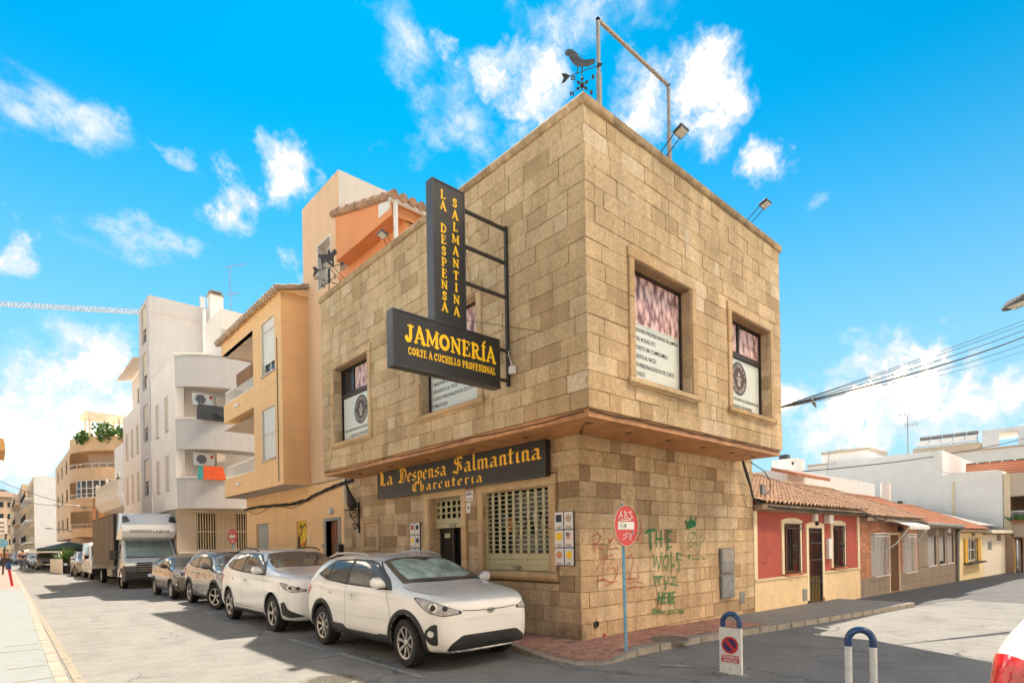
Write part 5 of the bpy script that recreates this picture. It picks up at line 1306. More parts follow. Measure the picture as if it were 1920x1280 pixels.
# ------------------------------------------------------------------ orange apartment building next door
def orange_building():
    o = thing('apartment_building', (LX, 18, 0), 'orange rendered apartment block with projecting bay, balconies and plain stair tower', 'building')
    W = ('X', LX); FX = 6.0; F = ('X', FX); YB0, YB1, YE = 16.1, 18.45, 21.8; ZB, ZT = 3.39, 8.78
    door = (14.36,15.12,.1,2.32); gar = (19.6,20.8,.1,2.45); graf = (16.45,17.22,.1,2.40)
    m = MB(); wall_face(m, W, LY1, YE, -.1, ZB+.02, [(*door,.2),(*gar,.1),(*graf,.08)]); m.quad((LX,YE,0),(LX+8,YE,0),(LX+8,YE,ZB),(LX,YE,ZB)); m.build('ground_floor_wall', 'plaster_orange', o)
    # panel joints
    j = MB()
    for q in ((16.412,16.428,.1,ZB),(18.892,18.908,.1,ZB),(21.392,21.408,.1,ZB),(15.3,16.4,2.30,2.312),(17.3,19.5,2.45,2.462)): j = MB(); pbox(j, W, *q, -.01, .002); j.build('joint', 'plaster_dull', o)
    # tower: Y LY1..16.1, up to 11.4
    tw = (14.55,15.35,8.75,9.95)
    m = MB(); wall_face(m, W, LY1, YB0+.3, ZB, 11.45, [(*tw,.3)], mr=1); t = m.build('tower_wall', ['plaster_pink','plaster_pale'], o)
    m = MB(); m.quad((LX,LY1,ZB),(LX+9,LY1,ZB),(LX+9,LY1,11.45),(LX,LY1,11.45)); m.quad((LX,LY1,11.45),(LX+9,LY1,11.45),(LX+9,YB0+.3,11.45),(LX,YB0+.3,11.45)); m.quad((LX,YB0+.3,8),(LX+9,YB0+.3,8),(LX+9,YB0+.3,11.45),(LX,YB0+.3,11.45)); m.build('tower_side', 'plaster_pale', o)
    window(o, W, *tw, depth=.28, bars=(1,0), sill=None)
    k = MB()
    for q in ((tw[0]-.03,tw[0],tw[2],tw[3]),(tw[1],tw[1]+.03,tw[2],tw[3]),(tw[0]-.03,tw[1]+.03,tw[3],tw[3]+.03)): pbox(k, W, *q, 0, .02)
    k.build('window_trim', 'frame_white', o)
    # bay: front wall with windows
    w1, w2 = (16.62,17.68,6.72,8.28), (16.66,17.74,4.22,5.72)
    m = MB(); wall_face(m, F, YB0, YB1, ZB, ZT, [(*w1,.14),(*w2,.14)], mr=1); m.build('bay_wall', ['plaster_orange','plaster_pale'], o)
    m = MB(); m.quad((FX,YB0,ZB),(LX+.02,YB0,ZB),(LX+.02,YB0,ZT),(FX,YB0,ZT)); m.build('bay_side', 'plaster_orange_shade', o)
    j = MB()
    for z in (ZB+.28, 4.95, 6.35, 7.95):
        for pl_, a, b in ((F,YB0,YB1),(('Y',YB0),FX,LX)): j = MB(); pbox(j, pl_, a, b, z-.006, z+.006, -.01, .0015); j.build('joint', 'plaster_dull', o)
    for w in (w1, w2): window(o, F, *w, depth=.12, bars=(1,0), shutter=.8 if w is w1 else 1.0, sill='soffit_pale')
    k = MB(); k.quad((FX,YB0,ZB),(LX,YB0,ZB),(LX,YE,ZB),(FX,YE,ZB)); k.build('bay_underside', 'soffit_pale', o)
    k = MB(); k.tube([(FX-.01,16.42,7.55),(FX-.01,16.42,ZB+.1)], .012, 6); k.build('cable_run', 'cable', o)
    # balconies left of the bay: parapets, recess walls, soffits
    zf = [ZB, 5.98]
    for i, (z0, zs) in enumerate(((ZB,5.72),(5.98,8.35))):
        zp = z0+.62
        k = MB(); k.box(FX, FX+.12, YB1, YE-.25, z0, zp); k.box(FX+.12, LX, YE-.37, YE-.25, z0, zp); k.box(FX+.12, LX+.6, YB1+.01, YE-.37, z0+.005, z0+.15); k.build('balcony_parapet', 'plaster_orange', o)
        rail(o, F, YB1+.03, YE-.3, zp, zp+.42, -.06)
        k = MB(); k.quad((FX,YB1,zs),(LX+.6,YB1,zs),(LX+.6,YE-.2,zs),(FX,YE-.2,zs)); k.build('balcony_ceiling', 'soffit_pale', o)
        k = MB(); k.lathe([(.0,.03),(.05,.025),(.06,.0)], (FX-.02,20.0,z0+.35), axis='x', n=12); k.box(FX-.05,FX-.01,19.85,20.2,z0+.30,z0+.38); k.build('balcony_light', 'frame_white', o)
    k = MB(); wall_face(k, ('X',LX+.6), YB1, YE, ZB, ZT, [(19.2,21.2,ZB+.15,5.5,.1),(19.2,21.2,6.1,8.1,.1)]); k.quad((LX,YB1,ZB),(LX+.6,YB1,ZB),(LX+.6,YB1,ZT),(LX,YB1,ZT)); k.quad((FX,YB1,ZB),(LX,YB1,ZB),(LX,YB1,ZT),(FX,YB1,ZT)); k.build('recess_wall', 'plaster_orange', o)
    for z in (ZB+.15, 6.1): window(o, ('X',LX+.6), 19.2, 21.2, z, z+2, depth=.08, bars=(1,0), shutter=.7)
    k = MB(); k.box(FX, FX+.14, YB1, YE-.1, 8.35, ZT); k.quad((FX,YE-.1,8.35),(LX+.6,YE-.1,8.35),(LX+.6,YE-.1,ZT),(FX,YE-.1,ZT)); k.quad((FX,YE-.12,8.36),(FX+.14,YE-.12,8.36),(FX+.14,YB1,8.36),(FX,YB1,8.36)); k.build('eaves_beam', 'plaster_orange', o)
    k = MB(); k.box(FX+.03, FX+.06, YB1+.05, 20.2, 6.98, 7.38); k.build('reed_screen', 'straw', o)
    # roof: tiled, sloping back from the street, tile ends along the verge
    k = MB(); rnd = random.Random(2); slope = .30
    y = YB0-.12
    while y < YE+.1:
        for r_ in range(12):
            x0 = FX-.16+r_*.38; z0 = ZT+.03+r_*.38*slope
            k.tube([(x0,y+.1,z0),(x0+.42,y+.1,z0+.42*slope-.015)], [.105,.09], 6)
        y += .24
    k.build('roof_tiles', 'roof_edge', o, kind='stuff')
    k = MB(); k.quad((FX-.14,YB0-.1,ZT+.0),(FX-.14,YE,ZT),(LX+5,YE,ZT+(5.9)*slope),(LX+5,YB0-.1,ZT+5.9*slope)); k.quad((FX-.14,YB0-.1,ZT-.02),(FX-.14,YE,ZT-.02),(LX,YE,ZT-.02),(LX,YB0-.1,ZT-.02)); k.quad((FX-.1,YB0-.05,ZT-.02),(LX+5,YB0-.05,ZT-.02),(LX+5,YB0-.05,ZT+5.9*slope),(FX-.1,YB0-.05,ZT)); k.build('roof', 'plaster_orange', o)
    # narrow pale window strips between bay and stone building
    for z0, z1 in ((6.1,7.3),(4.0,5.2)):
        a = on_x(603, 600, LX).y; k = MB(); pbox(k, W, a-.25, a-.02, z0, z1, .01, .03); k.build('louvre', 'galv', o)
    # ground floor door, garage shutter, graffiti shutter
    k = MB(); pbox(k, W, door[0], door[1], door[2], door[3], -.19, -.14); d = k.build('door', 'door_wood', o)
    for z0, z1 in ((.3,1.0),(1.15,1.75),(1.85,2.2)):
        for u in (14.42, 14.77): q = MB(); pbox(q, W, u, u+.29, z0, z1, -.14, -.125); q.build('panel', 'door_wood', d, bevel=.012)
    q = MB(); q.lathe([(0,-.06),(.03,-.05),(.03,-.03),(.012,-.02),(.012,0)], (LX+.14,14.45,1.15), axis='x', n=12); q.build('handle', 'galv', d)
    k = MB()
    for q in ((door[0]-.14,door[0],.1,door[3]),(door[1],door[1]+.14,.1,door[3]),(door[0]-.14,door[1]+.14,door[3],door[3]+.08)): pbox(k, W, *q, -.16, .018)
    k.build('door_surround', 'pave_grey', o)
    k = MB(); k.lathe([(0,-.10),(.06,-.09),(.09,-.05),(.09,-.01),(.1,0)], (LX,14.72,2.58), axis='x', n=16); k.build('door_lamp', 'lamp_glass', o, smooth=True)
    for nm, q, mt in (('roller_door', gar, 'blind_grey'), ('roller_door', graf, 'yellow_graf')):
        k = MB(); n = 22; h = (q[3]-q[2])/n; pbox(k, W, q[0], q[1], q[2], q[3], -.10, -.075); r_ = k.build(nm, mt, o)
        for i in range(n): s = MB(); pbox(s, W, q[0]+.01, q[1]-.01, q[2]+i*h+.004, q[2]+(i+1)*h-.002, -.075, -.062); s.build('slat', mt, r_, bevel=.004)
    s = Strokes((LX+.055, graf[1], 0), (0,-1,0), (0,0,1), .003)
    for pts, w in (([(.12,2.2),(.2,2.3),(.3,2.15),(.2,1.95)],.05),([(.3,2.2),(.5,2.3),(.66,2.2),(.7,2.0)],.05),([(.05,1.2),(.06,1.9)],.12),([(.35,1.5),(.5,1.7),(.7,1.9)],.05)): s.ribbon(pts, w)
    s.build('graffiti', 'black', o)
    s = Strokes((LX+.055, graf[1], 0), (0,-1,0), (0,0,1), .004)
    for pts, w in (([(.25,1.2),(.5,1.45),(.72,1.5)],.16),([(.2,1.65),(.45,1.75)],.08)): s.ribbon(pts, w)
    s.build('graffiti', 'orange_graf', o)
    k = MB(); k.box(LX-.02,LX,15.15,15.75,1.0,1.35); k.build('notice', 'pave_blue', o)
    k = MB(); k.box(LX-.015,LX,16.22,16.36,1.75,2.0); k.build('house_number', 'cream_trim', o); k = MB(); k.box(LX-.02,LX,15.3,15.4,1.6,1.7); k.build('bell', 'galv', o)
orange_building()
mb_ = thing('mailbox', (LX, 14.2, 1.38), 'small black mailbox on the orange wall beside the brown door', 'mailbox')
slab(mb_, 'box', 'sign_black', LX-.13, LX, 14.07, 14.33, 1.36, 1.68, bevel=.012); slab(mb_, 'flap', 'sign_side', LX-.137, LX-.13, 14.1, 14.3, 1.56, 1.62); slab(mb_, 'label', 'grey_mid', LX-.135, LX-.13, 14.14, 14.26, 1.45, 1.49)
def wall_cables():
    rnd = random.Random(4); o = thing('cable_bundle', (LX, 18, 3.1), 'thick dark bundle of cables strung along the orange building', 'cable')
    key = [(13.4,3.28),(14.4,3.22),(15.6,3.10),(16.3,2.98),(17.5,2.93),(19,2.98),(20.5,3.02),(22.2,3.0)]
    for c in range(9):
        a, b = rnd.uniform(-.05,.05), rnd.uniform(-.03,.03); pts = []
        for (y0,z0),(y1,z1) in zip(key[:-1],key[1:]):
            for t in range(5):
                f = t/5; pts.append((LX-.05-abs(a)*.6+rnd.uniform(-.01,.01), y0+(y1-y0)*f, z0+(z1-z0)*f+b+rnd.uniform(-.018,.018)))
        m = MB(); m.tube(pts, rnd.uniform(.009,.016), 5); m.build('cable', 'cable', o)
    for y0,y1,sag in ((16.5,18.4,.14),(19.5,21.6,.16)):
        m = MB(); m.tube([(LX-.04,y0+(y1-y0)*t/8,2.95-sag*math.sin(math.pi*t/8)) for t in range(9)], .008, 5); m.build('cable', 'cable', o)
wall_cables()

# terracotta roof room behind the stone parapet
def roof_room():
    X = 6.4; y0, y1 = 10.75, 13.45; zb = 8.71
    o = thing('roof_room', (X, 12, 7.1), 'terracotta roof room with tiled lean-to roof behind the stone parapet', 'building')
    zl, zr = 9.90, 9.02
    k = MB(); k.add([(X,y0,zb),(X,y1,zb),(X,y1,zl),(X,y0,zr)], [(0,1,2,3)]); k.quad((X,y0,zb),(X+3,y0,zb),(X+3,y0,zr),(X,y0,zr)); k.quad((X,y1,zb),(X+3,y1,zb),(X+3,y1,zl),(X,y1,zl)); k.quad((X,y0,zb),(X+.35,y0,zb),(X+.35,y1,zb),(X,y1,zb)); k.build('parapet', 'terracotta', o)
    k = MB(); k.quad((X+.35,y0+.05,7.0),(X+.35,y1+.6,7.0),(X+.35,y1+.6,zb+.02),(X+.35,y0+.05,zb+.02)); k.quad((X+.35,y0+.05,7),(X+3,y0+.05,7),(X+3,y0+.05,zb),(X+.35,y0+.05,zb)); k.build('wall', 'terracotta', o)
    k = MB(); k.quad((X-.06,y0-.1,zr-.0),(X+3,y0-.1,zr),(X+3,y1+.1,zl+.06),(X-.06,y1+.1,zl+.06)); k.quad((X-.06,y0-.1,zr-.04),(X+3,y0-.1,zr-.04),(X+3,y1+.1,zl+.02),(X-.06,y1+.1,zl+.02)); k.build('roof', 'roof_edge', o)
    x = X-.02
    while x < X+2.9:
        n = 7
        for i in range(n):
            ya, yb = y0-.16+(y1-y0+.25)*i/n, y0-.16+(y1-y0+.25)*(i+1)/n+.04; za = zr+.04+(zl-zr)*i/n; zb_ = zr+.04+(zl-zr)*(i+1)/n
            t = MB(); t.tube([(x,ya,za),(x,yb,zb_-.01)], [.1,.08], 8); t.build('roof_tile', 'roof_tile', o)
        x += .23
    k = MB(); k.tube([(X-.08,y0-.06,zr-.03),(X+2.6,y0-.06,zr-.05)], .055, 8); k.build('gutter', 'frame_white', o, smooth=True)
    k = MB(); k.tube([(X+.06,y0-.06,zr-.04),(X+.06,y0-.06,7.3)], .05, 10); k.build('downpipe', 'frame_white', o, smooth=True)
    k = MB(); k.box(X-.012,X,y0+.05,y0+.55,zr-.16,zr+.12); k.build('hatch', 'frame_white', o)
roof_room()

# ------------------------------------------------------------------ cream and grey apartment building beyond the side street
def grey_building():
    Y1 = 28.3; X0 = 5.9
    o = thing('apartment_building', (X0, 33, 0), 'cream and grey apartment block with rounded grey balconies and grey stair tower', 'building')
    F = ('X', X0); ZB = 3.39
    # cream front with slim windows
    wins = []
    for z0, z1 in ((4.25,5.9),(6.95,8.6)):
        for a in (29.6, 31.6): wins.append((a, a+.75, z0, z1))
    m = MB(); wall_face(m, F, Y1, 33.4, ZB, 10.05, [(*w,.12) for w in wins]); m.quad((X0,Y1,ZB),(X0+.35,Y1,ZB),(X0+.35,Y1,10.05),(X0,Y1,10.05)); m.quad((X0,Y1,10.05),(X0+4,Y1,10.05),(X0+4,33.4,10.05),(X0,33.4,10.05)); m.build('front_wall', 'plaster_cream', o)
    for w in wins: window(o, F, *w, depth=.1, frame='blind_beige', bars=(0,0), shutter=.95, sm='blind_beige')
    m = MB(); m.quad((X0,Y1,ZB),(X0+8,Y1,ZB),(X0+8,41.8,ZB),(X0,41.8,ZB)); m.build('underside', 'soffit_pale', o)
    # stair tower
    T = ('X', X0-.02); tw = [(34.1,35.3,z,z+1.9) for z in (4.4,7.2,9.9,12.3)]
    m = MB(); wall_face(m, T, 33.4, 36.1, ZB, 14.4, [(*w,.15) for w in tw]); m.quad((X0-.02,33.4,9.5),(X0+3.2,33.4,9.5),(X0+3.2,33.4,14.4),(X0-.02,33.4,14.4)); m.quad((X0-.02,36.1,9.5),(X0+3.2,36.1,9.5),(X0+3.2,36.1,14.4),(X0-.02,36.1,14.4)); m.quad((X0+3.2,33.4,9.5),(X0+3.2,36.1,9.5),(X0+3.2,36.1,14.4),(X0+3.2,33.4,14.4)); m.quad((X0-.02,33.4,14.4),(X0+3.2,33.4,14.4),(X0+3.2,36.1,14.4),(X0-.02,36.1,14.4)); m.build('stair_tower', 'plaster_grey', o)
    for w in tw: window(o, T, *w, depth=.12, frame='blind_beige', bars=(0,2), glass='glass_dark', shutter=.6, sm='blind_beige')
    j = MB(); pbox(j, ('Y',33.4), X0, X0+3.2, 13.55, 13.6, -.01, .003); j.build('joint', 'plaster_dull', o)
    # cream front beyond the tower, stepped roof
    wins = [(a, a+.75, z, z+1.6) for z in (4.3,6.9) for a in (36.7,38.4,40.1)]
    m = MB(); wall_face(m, F, 36.1, 41.8, ZB, 9.6, [(*w,.12) for w in wins]); m.build('front_wall', 'plaster_cream', o)
    for w in wins: window(o, F, *w, depth=.1, frame='blind_beige', bars=(0,0), shutter=.95, sm='blind_beige')
    m = MB(); m.add([(X0-.3,36.1,11.9),(X0-.3,41.9,11.9),(X0+4,41.9,12.8),(X0+4,36.1,12.8)], [(0,1,2,3)]); wall_face(m, ('X',X0+.5), 36.1, 41.8, 9.6, 11.95, [(37,38.2,9.9,11.2,.1),(39,40.2,9.9,11.2,.1)]); m.quad((X0,36.1,9.6),(X0+1,36.1,9.6),(X0+1,41.8,9.6),(X0,41.8,9.6)); m.build('attic', 'plaster_cream', o)
    for a in (37,39): window(o, ('X',X0+.5), a, a+1.2, 9.9, 11.2, depth=.08, bars=(1,0))
    # roof-top stair box
    a = on_x(414,578,7.6); k = MB(); k.box(7.6, 12, a.y, a.y+2.6, 10, a.z); k.build('roof_box', 'plaster_cream', o)
    k = MB(); k.box(7.605, 12, a.y-.01, a.y, 10, a.z-.9); k.build('roof_box_render', 'plaster_grey', o)
    c = on_y(403, 545, 33.0); k = MB(); k.box(c.x-.32, c.x+.32, 32.7, 33.3, 10, c.z-.35); k.build('chimney', 'plaster_cream', o); k = MB(); k.box(c.x-.36,c.x+.36,32.66,33.34,c.z-.35,c.z-.28); k.box(c.x-.3,c.x+.3,32.72,33.28,c.z-.18,c.z-.1); [k.box(c.x+s*.25-.04,c.x+s*.25+.04,32.75,33.25,c.z-.28,c.z-.18) for s in (-1,1)]; k.build('chimney_cap', 'kerb', o)
    q = on_y(383, 600, 31.5); k = MB(); k.tube([(q.x,31.5,10),(q.x,31.5,q.z+.5)], .09, 10); k.build('vent_pipe', 'frame_white', o, smooth=True)
    # rounded balconies facing the side street
    def curve(out=0.0):
        pts = []
        for i in range(17):
            t = i/16; x = X0+.02+t*4.6; b = 1.15*math.sin(math.pi*min(1,t*1.02))**.8; pts.append(Vector((x-out*.0, Y1-b-out, 0)))
        return pts
    cv = curve()
    for z0, z1 in ((ZB,4.73),(5.97,7.31),(8.70,10.10)):
        k = MB(); n = len(cv)
        for p in cv: k.v += [Vector((p.x,p.y,z0)), Vector((p.x,p.y,z1))]
        for i in range(n-1): k.f.append((2*i,2*i+2,2*i+3,2*i+1)); k.m.append(0)
        k.f.append(tuple(2*i for i in range(n))+()); k.m.append(1)
        w = k.build('balcony_front', ['plaster_grey','soffit_pale'], o)
        k = MB()
        k.tube([(p.x,p.y,z1+.02) for p in cv], .05, 6); k.build('handrail', 'plaster_cream', w)
    # recess behind the balconies
    R_ = ('Y', Y1+1.1)
    m = MB(); wall_face(m, R_, X0+.3, X0+7, ZB, 10.05, [(8.1,9.4,ZB+.2,5.6,.1),(8.1,9.4,6.1,8.2,.1)]); m.quad((X0+.3,Y1-.2,ZB),(X0+.3,Y1+1.1,ZB),(X0+.3,Y1+1.1,10.05),(X0+.3,Y1-.2,10.05)); m.build('recess_wall', 'plaster_cream', o)
    for z in (ZB+.2, 6.1): window(o, R_, 8.1, 9.4, z, z+2.1, depth=.08, bars=(1,0), shutter=.4)
    for z in (5.50, 8.15): ac_unit(o, (6.95, Y1-.35, z+.08), (1,0,0), (0,-1,0))
    for z in (5.5, 8.1):
        k = MB(); k.box(7.6,7.95,Y1+.2,Y1+.55,z-1.7,z+.45); k.build('pillar', 'plaster_cream', o)
    # ground floor: panels and long barred grille facing the side street
    G_ = ('Y', Y1+.3); m = MB(); wall_face(m, G_, 5.95, 12, -.1, ZB, [(6.75,12,1.55,3.28,.25)]); m.quad((6.0,Y1+.3,0),(6.0,42,0),(6.0,42,ZB),(6.0,Y1+.3,ZB)); m.build('ground_floor_wall', 'plaster_beige_pale', o)
    k = MB(); k.quad((6.75,Y1+.55,1.5),(12,Y1+.55,1.5),(12,Y1+.55,3.3),(6.75,Y1+.55,3.3)); k.build('window_glass', 'glass_dark', o)
    for a in (7.55,10.1): k = MB(); k.box(a,a+.85,Y1+.35,Y1+.5,1.55,3.28); k.build('pier', 'plaster_beige_pale', o)
    for a in (6.78,8.4,10.0):
        g = MB()
        for z in (1.57,2.4,3.25): g.bar((a,Y1+.27,z),(a+1.6,Y1+.27,z), .03)
        for i in range(15): g.bar((a+i*1.6/15,Y1+.26,1.57),(a+i*1.6/15,Y1+.26,3.25), .022)
        g.build('window_grille', 'cream_trim', o)
    k = MB(); k.box(6.0,12,Y1+.2,Y1+.3,1.42,1.52); k.build('plinth_ledge', 'plaster_pale', o)
mat('plaster_beige_pale', (.52,.43,.33), .9, .07, 1.5, streak=.3)
grey_building()
def laundry():
    Y = 28.3-.75
    o = thing('towel', (7.0,Y,4.95), 'orange striped towels hung over the lower rounded balcony', 'towels'); 
    for i in range(7):
        k = MB(); z0 = 4.62+i*.085; k.prism([(6.72,Y+.0-.35,z0),(7.62-.02*i,Y-.43,z0-.02),(7.60-.02*i,Y-.43,z0+.075),(6.72,Y-.35,z0+.08)], (0,.05,0)); k.build('fold', 'towel_orange', o, bevel=.015)
    k = MB(); k.prism([(6.5,Y-.25,4.62),(6.7,Y-.32,4.62),(6.7,Y-.32,5.2),(6.55,Y-.25,5.2)], (0,.04,0)); tag(k.build('towel', 'towel_teal'), 'teal towel beside the orange towels on the balcony', 'towel')
    k = MB(); k.prism([(6.5,Y-.3,7.2),(7.7,Y-.4,7.2),(7.65,Y-.4,7.85),(6.55,Y-.3,7.85)], (0,.04,0)); tag(k.build('towel', 'cloth_dark'), 'dark cloth hung over the middle rounded balcony', 'towel')
    k = MB(); k.prism([(7.15,Y-.5,7.5),(7.4,Y-.5,7.38),(8.6,Y-.45,7.33),(8.65,Y-.45,7.42),(7.7,Y-.5,7.66),(7.25,Y-.5,7.7)], (0,.05,0)); tag(k.build('folded_parasol', 'cloth_dark'), 'furled dark parasol lying over the middle balcony rail', 'parasol')
laundry()

# ------------------------------------------------------------------ further along the main street
def balustrade_house():
    o = thing('house', (6.5,47,0), 'white house with balustraded balcony behind the lorry', 'house')
    m = MB(); wall_face(m, ('X',6.9), 41.9, 53, 0, 9.3, [(44,46,1,2.4,.1),(44.5,46,5.2,7.4,.1)]); m.quad((6.9,41.9,0),(12,41.9,0),(12,41.9,9.3),(6.9,41.9,9.3)); m.quad((6.9,41.9,9.3),(12,41.9,9.3),(12,53,9.3),(6.9,53,9.3)); m.build('wall', 'plaster_white', o)
    window(o, ('X',6.9), 44.5, 46, 5.2, 7.4, depth=.08)
    k = MB(); k.box(5.6,6.9,42.2,52.5,4.9,5.25); k.add([(5.9,42.4,4.4),(6.9,42.4,4.4),(6.9,52.3,4.4),(5.9,52.3,4.4),(5.6,42.2,4.9),(6.9,42.2,4.9),(6.9,52.5,4.9),(5.6,52.5,4.9)], [(0,1,2,3),(0,1,5,4),(0,3,7,4),(2,3,7,6)]); k.build('balcony_slab', 'plaster_white', o)
    k = MB(); k.box(5.6,5.75,42.2,52.5,6.0,6.1); k.box(5.6,6.9,42.2,42.35,6.0,6.1); br = k.build('balustrade_rail', 'white_wall', o)
    y = 42.3
    while y < 52.4:
        b = MB(); b.lathe([(.05,5.25),(.09,5.4),(.06,5.6),(.04,5.8),(.06,6.0)], (5.68,y,0), n=8); b.build('baluster', 'white_wall', br, smooth=True); y += .42
    for x in (5.95,6.25,6.55): b = MB(); b.lathe([(.05,5.25),(.09,5.4),(.06,5.6),(.04,5.8),(.06,6.0)], (x,42.28,0), n=8); b.build('baluster', 'white_wall', br, smooth=True)
    for x,y in ((5.68,42.28),(6.3,42.28),(5.68,47),(5.68,52)): b = MB(); b.lathe([(0,6.5),(.06,6.42),(.11,6.3),(.06,6.2),(.1,6.1)], (x,y,0), n=10); b.build('finial', 'white_wall', br, smooth=True)
    ac_unit(o, (6.86,43.2,3.6), (0,-1,0), (-1,0,0)); 
    o = thing('house', (6.5,56,0), 'small orange house between the balustrade and the rounded beige block', 'house')
    m = MB(); wall_face(m, ('X',6.2), 53, 60, 0, 6.0, [(54.5,56,1,2.6,.1),(56.5,58,3.6,5,.1)]); m.quad((6.2,53,0),(12,53,0),(12,53,6),(6.2,53,6)); m.quad((6.2,53,6),(12,53,6),(12,60,6),(6.2,60,6)); m.build('wall', 'terracotta_pale', o)
    window(o, ('X',6.2), 56.5, 58, 3.6, 5, depth=.08); ac_unit(o, (6.15,54.2,4.9), (0,-1,0), (-1,0,0))
    k = MB(); k.prism([(5.0,53.2,5.3),(6.2,53.2,6.0),(6.2,59,6.0),(5.0,59,5.3)], (0,0,-.06)); k.build('awning', 'cream_trim', o)
mat('terracotta_pale', (.66,.36,.14), .9, .08, 1.4, streak=.3)
balustrade_house()
def beige_block():
    X0 = 5.3; o = thing('apartment_building', (X0,66,0), 'rounded beige apartment block with roof garden and pergola', 'building')
    ys, ye = 61.0, 84.0
    floors = [(3.1,6.1),(6.1,9.1),(9.1,12.0)]
    F = ('X', X0)
    wins = [(a,a+1.5,z+.9,z+2.3) for z,_ in floors for a in (70,75,80)]
    m = MB(); wall_face(m, F, 67.5, ye, 3.1, 12.2, [(*w,.15) for w in wins]); m.build('front_wall', 'plaster_beige', o)
    for w in wins: window(o, F, *w, depth=.12, frame='frame_brown', bars=(1,0), fw=.12)
    # rounded corner bands: parapets between open balconies
    def arcp(r): return [(X0+7-r*math.cos(R(a)), 67.5-6.5*math.sin(R(a))*(r/7)) for a in range(0,91,6)]
    for i,(z0,z1) in enumerate(floors):
        k = MB(); a = arcp(7)
        for x,y in a: k.v += [Vector((x,y,z0-.35)),Vector((x,y,z0+.95))]
        for j in range(len(a)-1): k.f.append((2*j,2*j+2,2*j+3,2*j+1)); k.m.append(0)
        k.f.append(tuple(2*j for j in range(len(a)))+tuple()); k.m.append(0)
        k.build('balcony_band', 'plaster_beige', o)
        k = MB(); a2 = arcp(7); k.tube([(x,y,z0+1.35) for x,y in a2], .04, 5); [k.bar((x,y,z0+.95),(x,y,z0+1.35),.04) for x,y in a2]; k.build('railing', 'frame_white', o)
        k = MB(); b = arcp(5.6)
        for x,y in b: k.v += [Vector((x,y,z0)),Vector((x,y,z1))]
        for j in range(len(b)-1): k.f.append((2*j,2*j+2,2*j+3,2*j+1)); k.m.append(0)
        k.build('recess_wall', 'plaster_dull', o)
        x,y = b[8]; g = ('Y', y-.6); 
        if i == 1:
            k = MB(); 
            for t in range(3,13): (xa,ya),(xb,yb) = arcp(6.95)[t],arcp(6.95)[t+1]; k.quad((xa,ya,z0+.95),(xb,yb,z0+.95),(xb,yb,z1-.3),(xa,ya,z1-.3))
            k.build('balcony_glazing', 'glass_sky', o)
            k = MB(); 
            for t in range(3,14): xa,ya = arcp(7)[t]; k.bar((xa,ya,z0+.95),(xa,ya,z1-.3),.09)
            for z in (z0+1.0,z0+1.9,z1-.32): k.tube([(xx,yy,z) for xx,yy in arcp(7)[3:14]], .05, 5)
            k.build('glazing_frame', 'frame_white', o)
        else: window(o, ('Y', b[9][1]-.5), b[9][0]-.2, b[9][0]+1.5, z0+.1, z0+2.2, depth=.02, bars=(1,0), shutter=.8); ac_unit(o, (b[12][0]+.6, b[12][1]-.8, z0+2.3), (1,0,0), (0,-1,0))
    k = MB(); a = arcp(7)
    for x,y in a: k.v += [Vector((x,y,11.7)),Vector((x,y,13.1))]
    for j in range(len(a)-1): k.f.append((2*j,2*j+2,2*j+3,2*j+1)); k.m.append(0)
    k.f.append(tuple(2*j for j in range(len(a)))); k.m.append(0)
    k.build('roof_parapet', 'plaster_beige', o)
    k = MB(); k.quad((X0,67.5,12.2),(X0,84,12.2),(X0+12,84,12.2),(X0+12,61,12.2)); k.quad((X0+7,61,3),(X0+14,61,3),(X0+14,61,13),(X0+7,61,13)); k.quad((X0,84,3),(X0+12,84,3),(X0+12,84,12.2),(X0,84,12.2)); k.build('roof_terrace', 'plaster_beige', o)
    k = MB(); k.quad((6.4,61.5,0),(6.4,84,0),(6.4,84,3.1),(6.4,61.5,3.1)); k.quad((6.4,61.5,0),(19,61.5,0),(19,61.5,3.1),(6.4,61.5,3.1)); k.quad((X0,61.5,3.09),(X0,84,3.09),(X0+10,84,3.09),(X0+10,61.5,3.09)); k.build('ground_floor_wall', 'plaster_dull', o)
    g = MB(); 
    for x in (6.4,8.6,10.8): g.bar((x,63,13),(x,63,15.2),.15); g.bar((x,66,13),(x,66,15.2),.15)
    for y in (62.6,63.4,64.2,65,65.8,66.6): g.bar((5.9,y,15.25),(11.3,y,15.25),.12)
    g.build('pergola', 'cream_trim', o)
    o.scale = (1, 1, .91)
beige_block()
def far_block(name, label, X0, y0, y1, h, m1, m2, nf, nw, side=True, balc=False, z0=0, cat='building'):
    o = thing(name, (X0,(y0+y1)/2,0), label, cat); F = ('X',X0); fh = h/nf; ws = []
    for f in range(nf):
        for i in range(nw): a = y0+(y1-y0)*(i+.25)/nw; ws.append((a, a+(y1-y0)/nw*.5, f*fh+.9, f*fh+fh*.75))
    k = MB(); wall_face(k, F, y0, y1, 0, h, [(*w,.2) for w in ws]); k.build('front_wall', m1, o)
    k = MB(); k.quad((X0,y0,0),(X0+9,y0,0),(X0+9,y0,h),(X0,y0,h)); k.quad((X0,y0,h),(X0+9,y0,h),(X0+9,y1,h),(X0,y1,h)); k.build('side_wall', m2, o)
    for w in ws: window(o, F, *w, depth=.15, fw=.1, frame='frame_brown' if balc else 'frame_white')
    if balc:
        for f in range(1,nf):
            k = MB(); k.box(X0-.9,X0,y0+.6,y1-.6,f*fh-.15,f*fh); k.build('balcony_slab', m2, o); rail(o, F, y0+.6, y1-.6, f*fh, f*fh+.9, .85, 'frame_brown', .25)
    return o
far_block('apartment_building', 'white-sided four-storey block past the beige block', 3.9, 98, 118, 11.6, 'plaster_beige', 'plaster_white', 4, 4, balc=True)
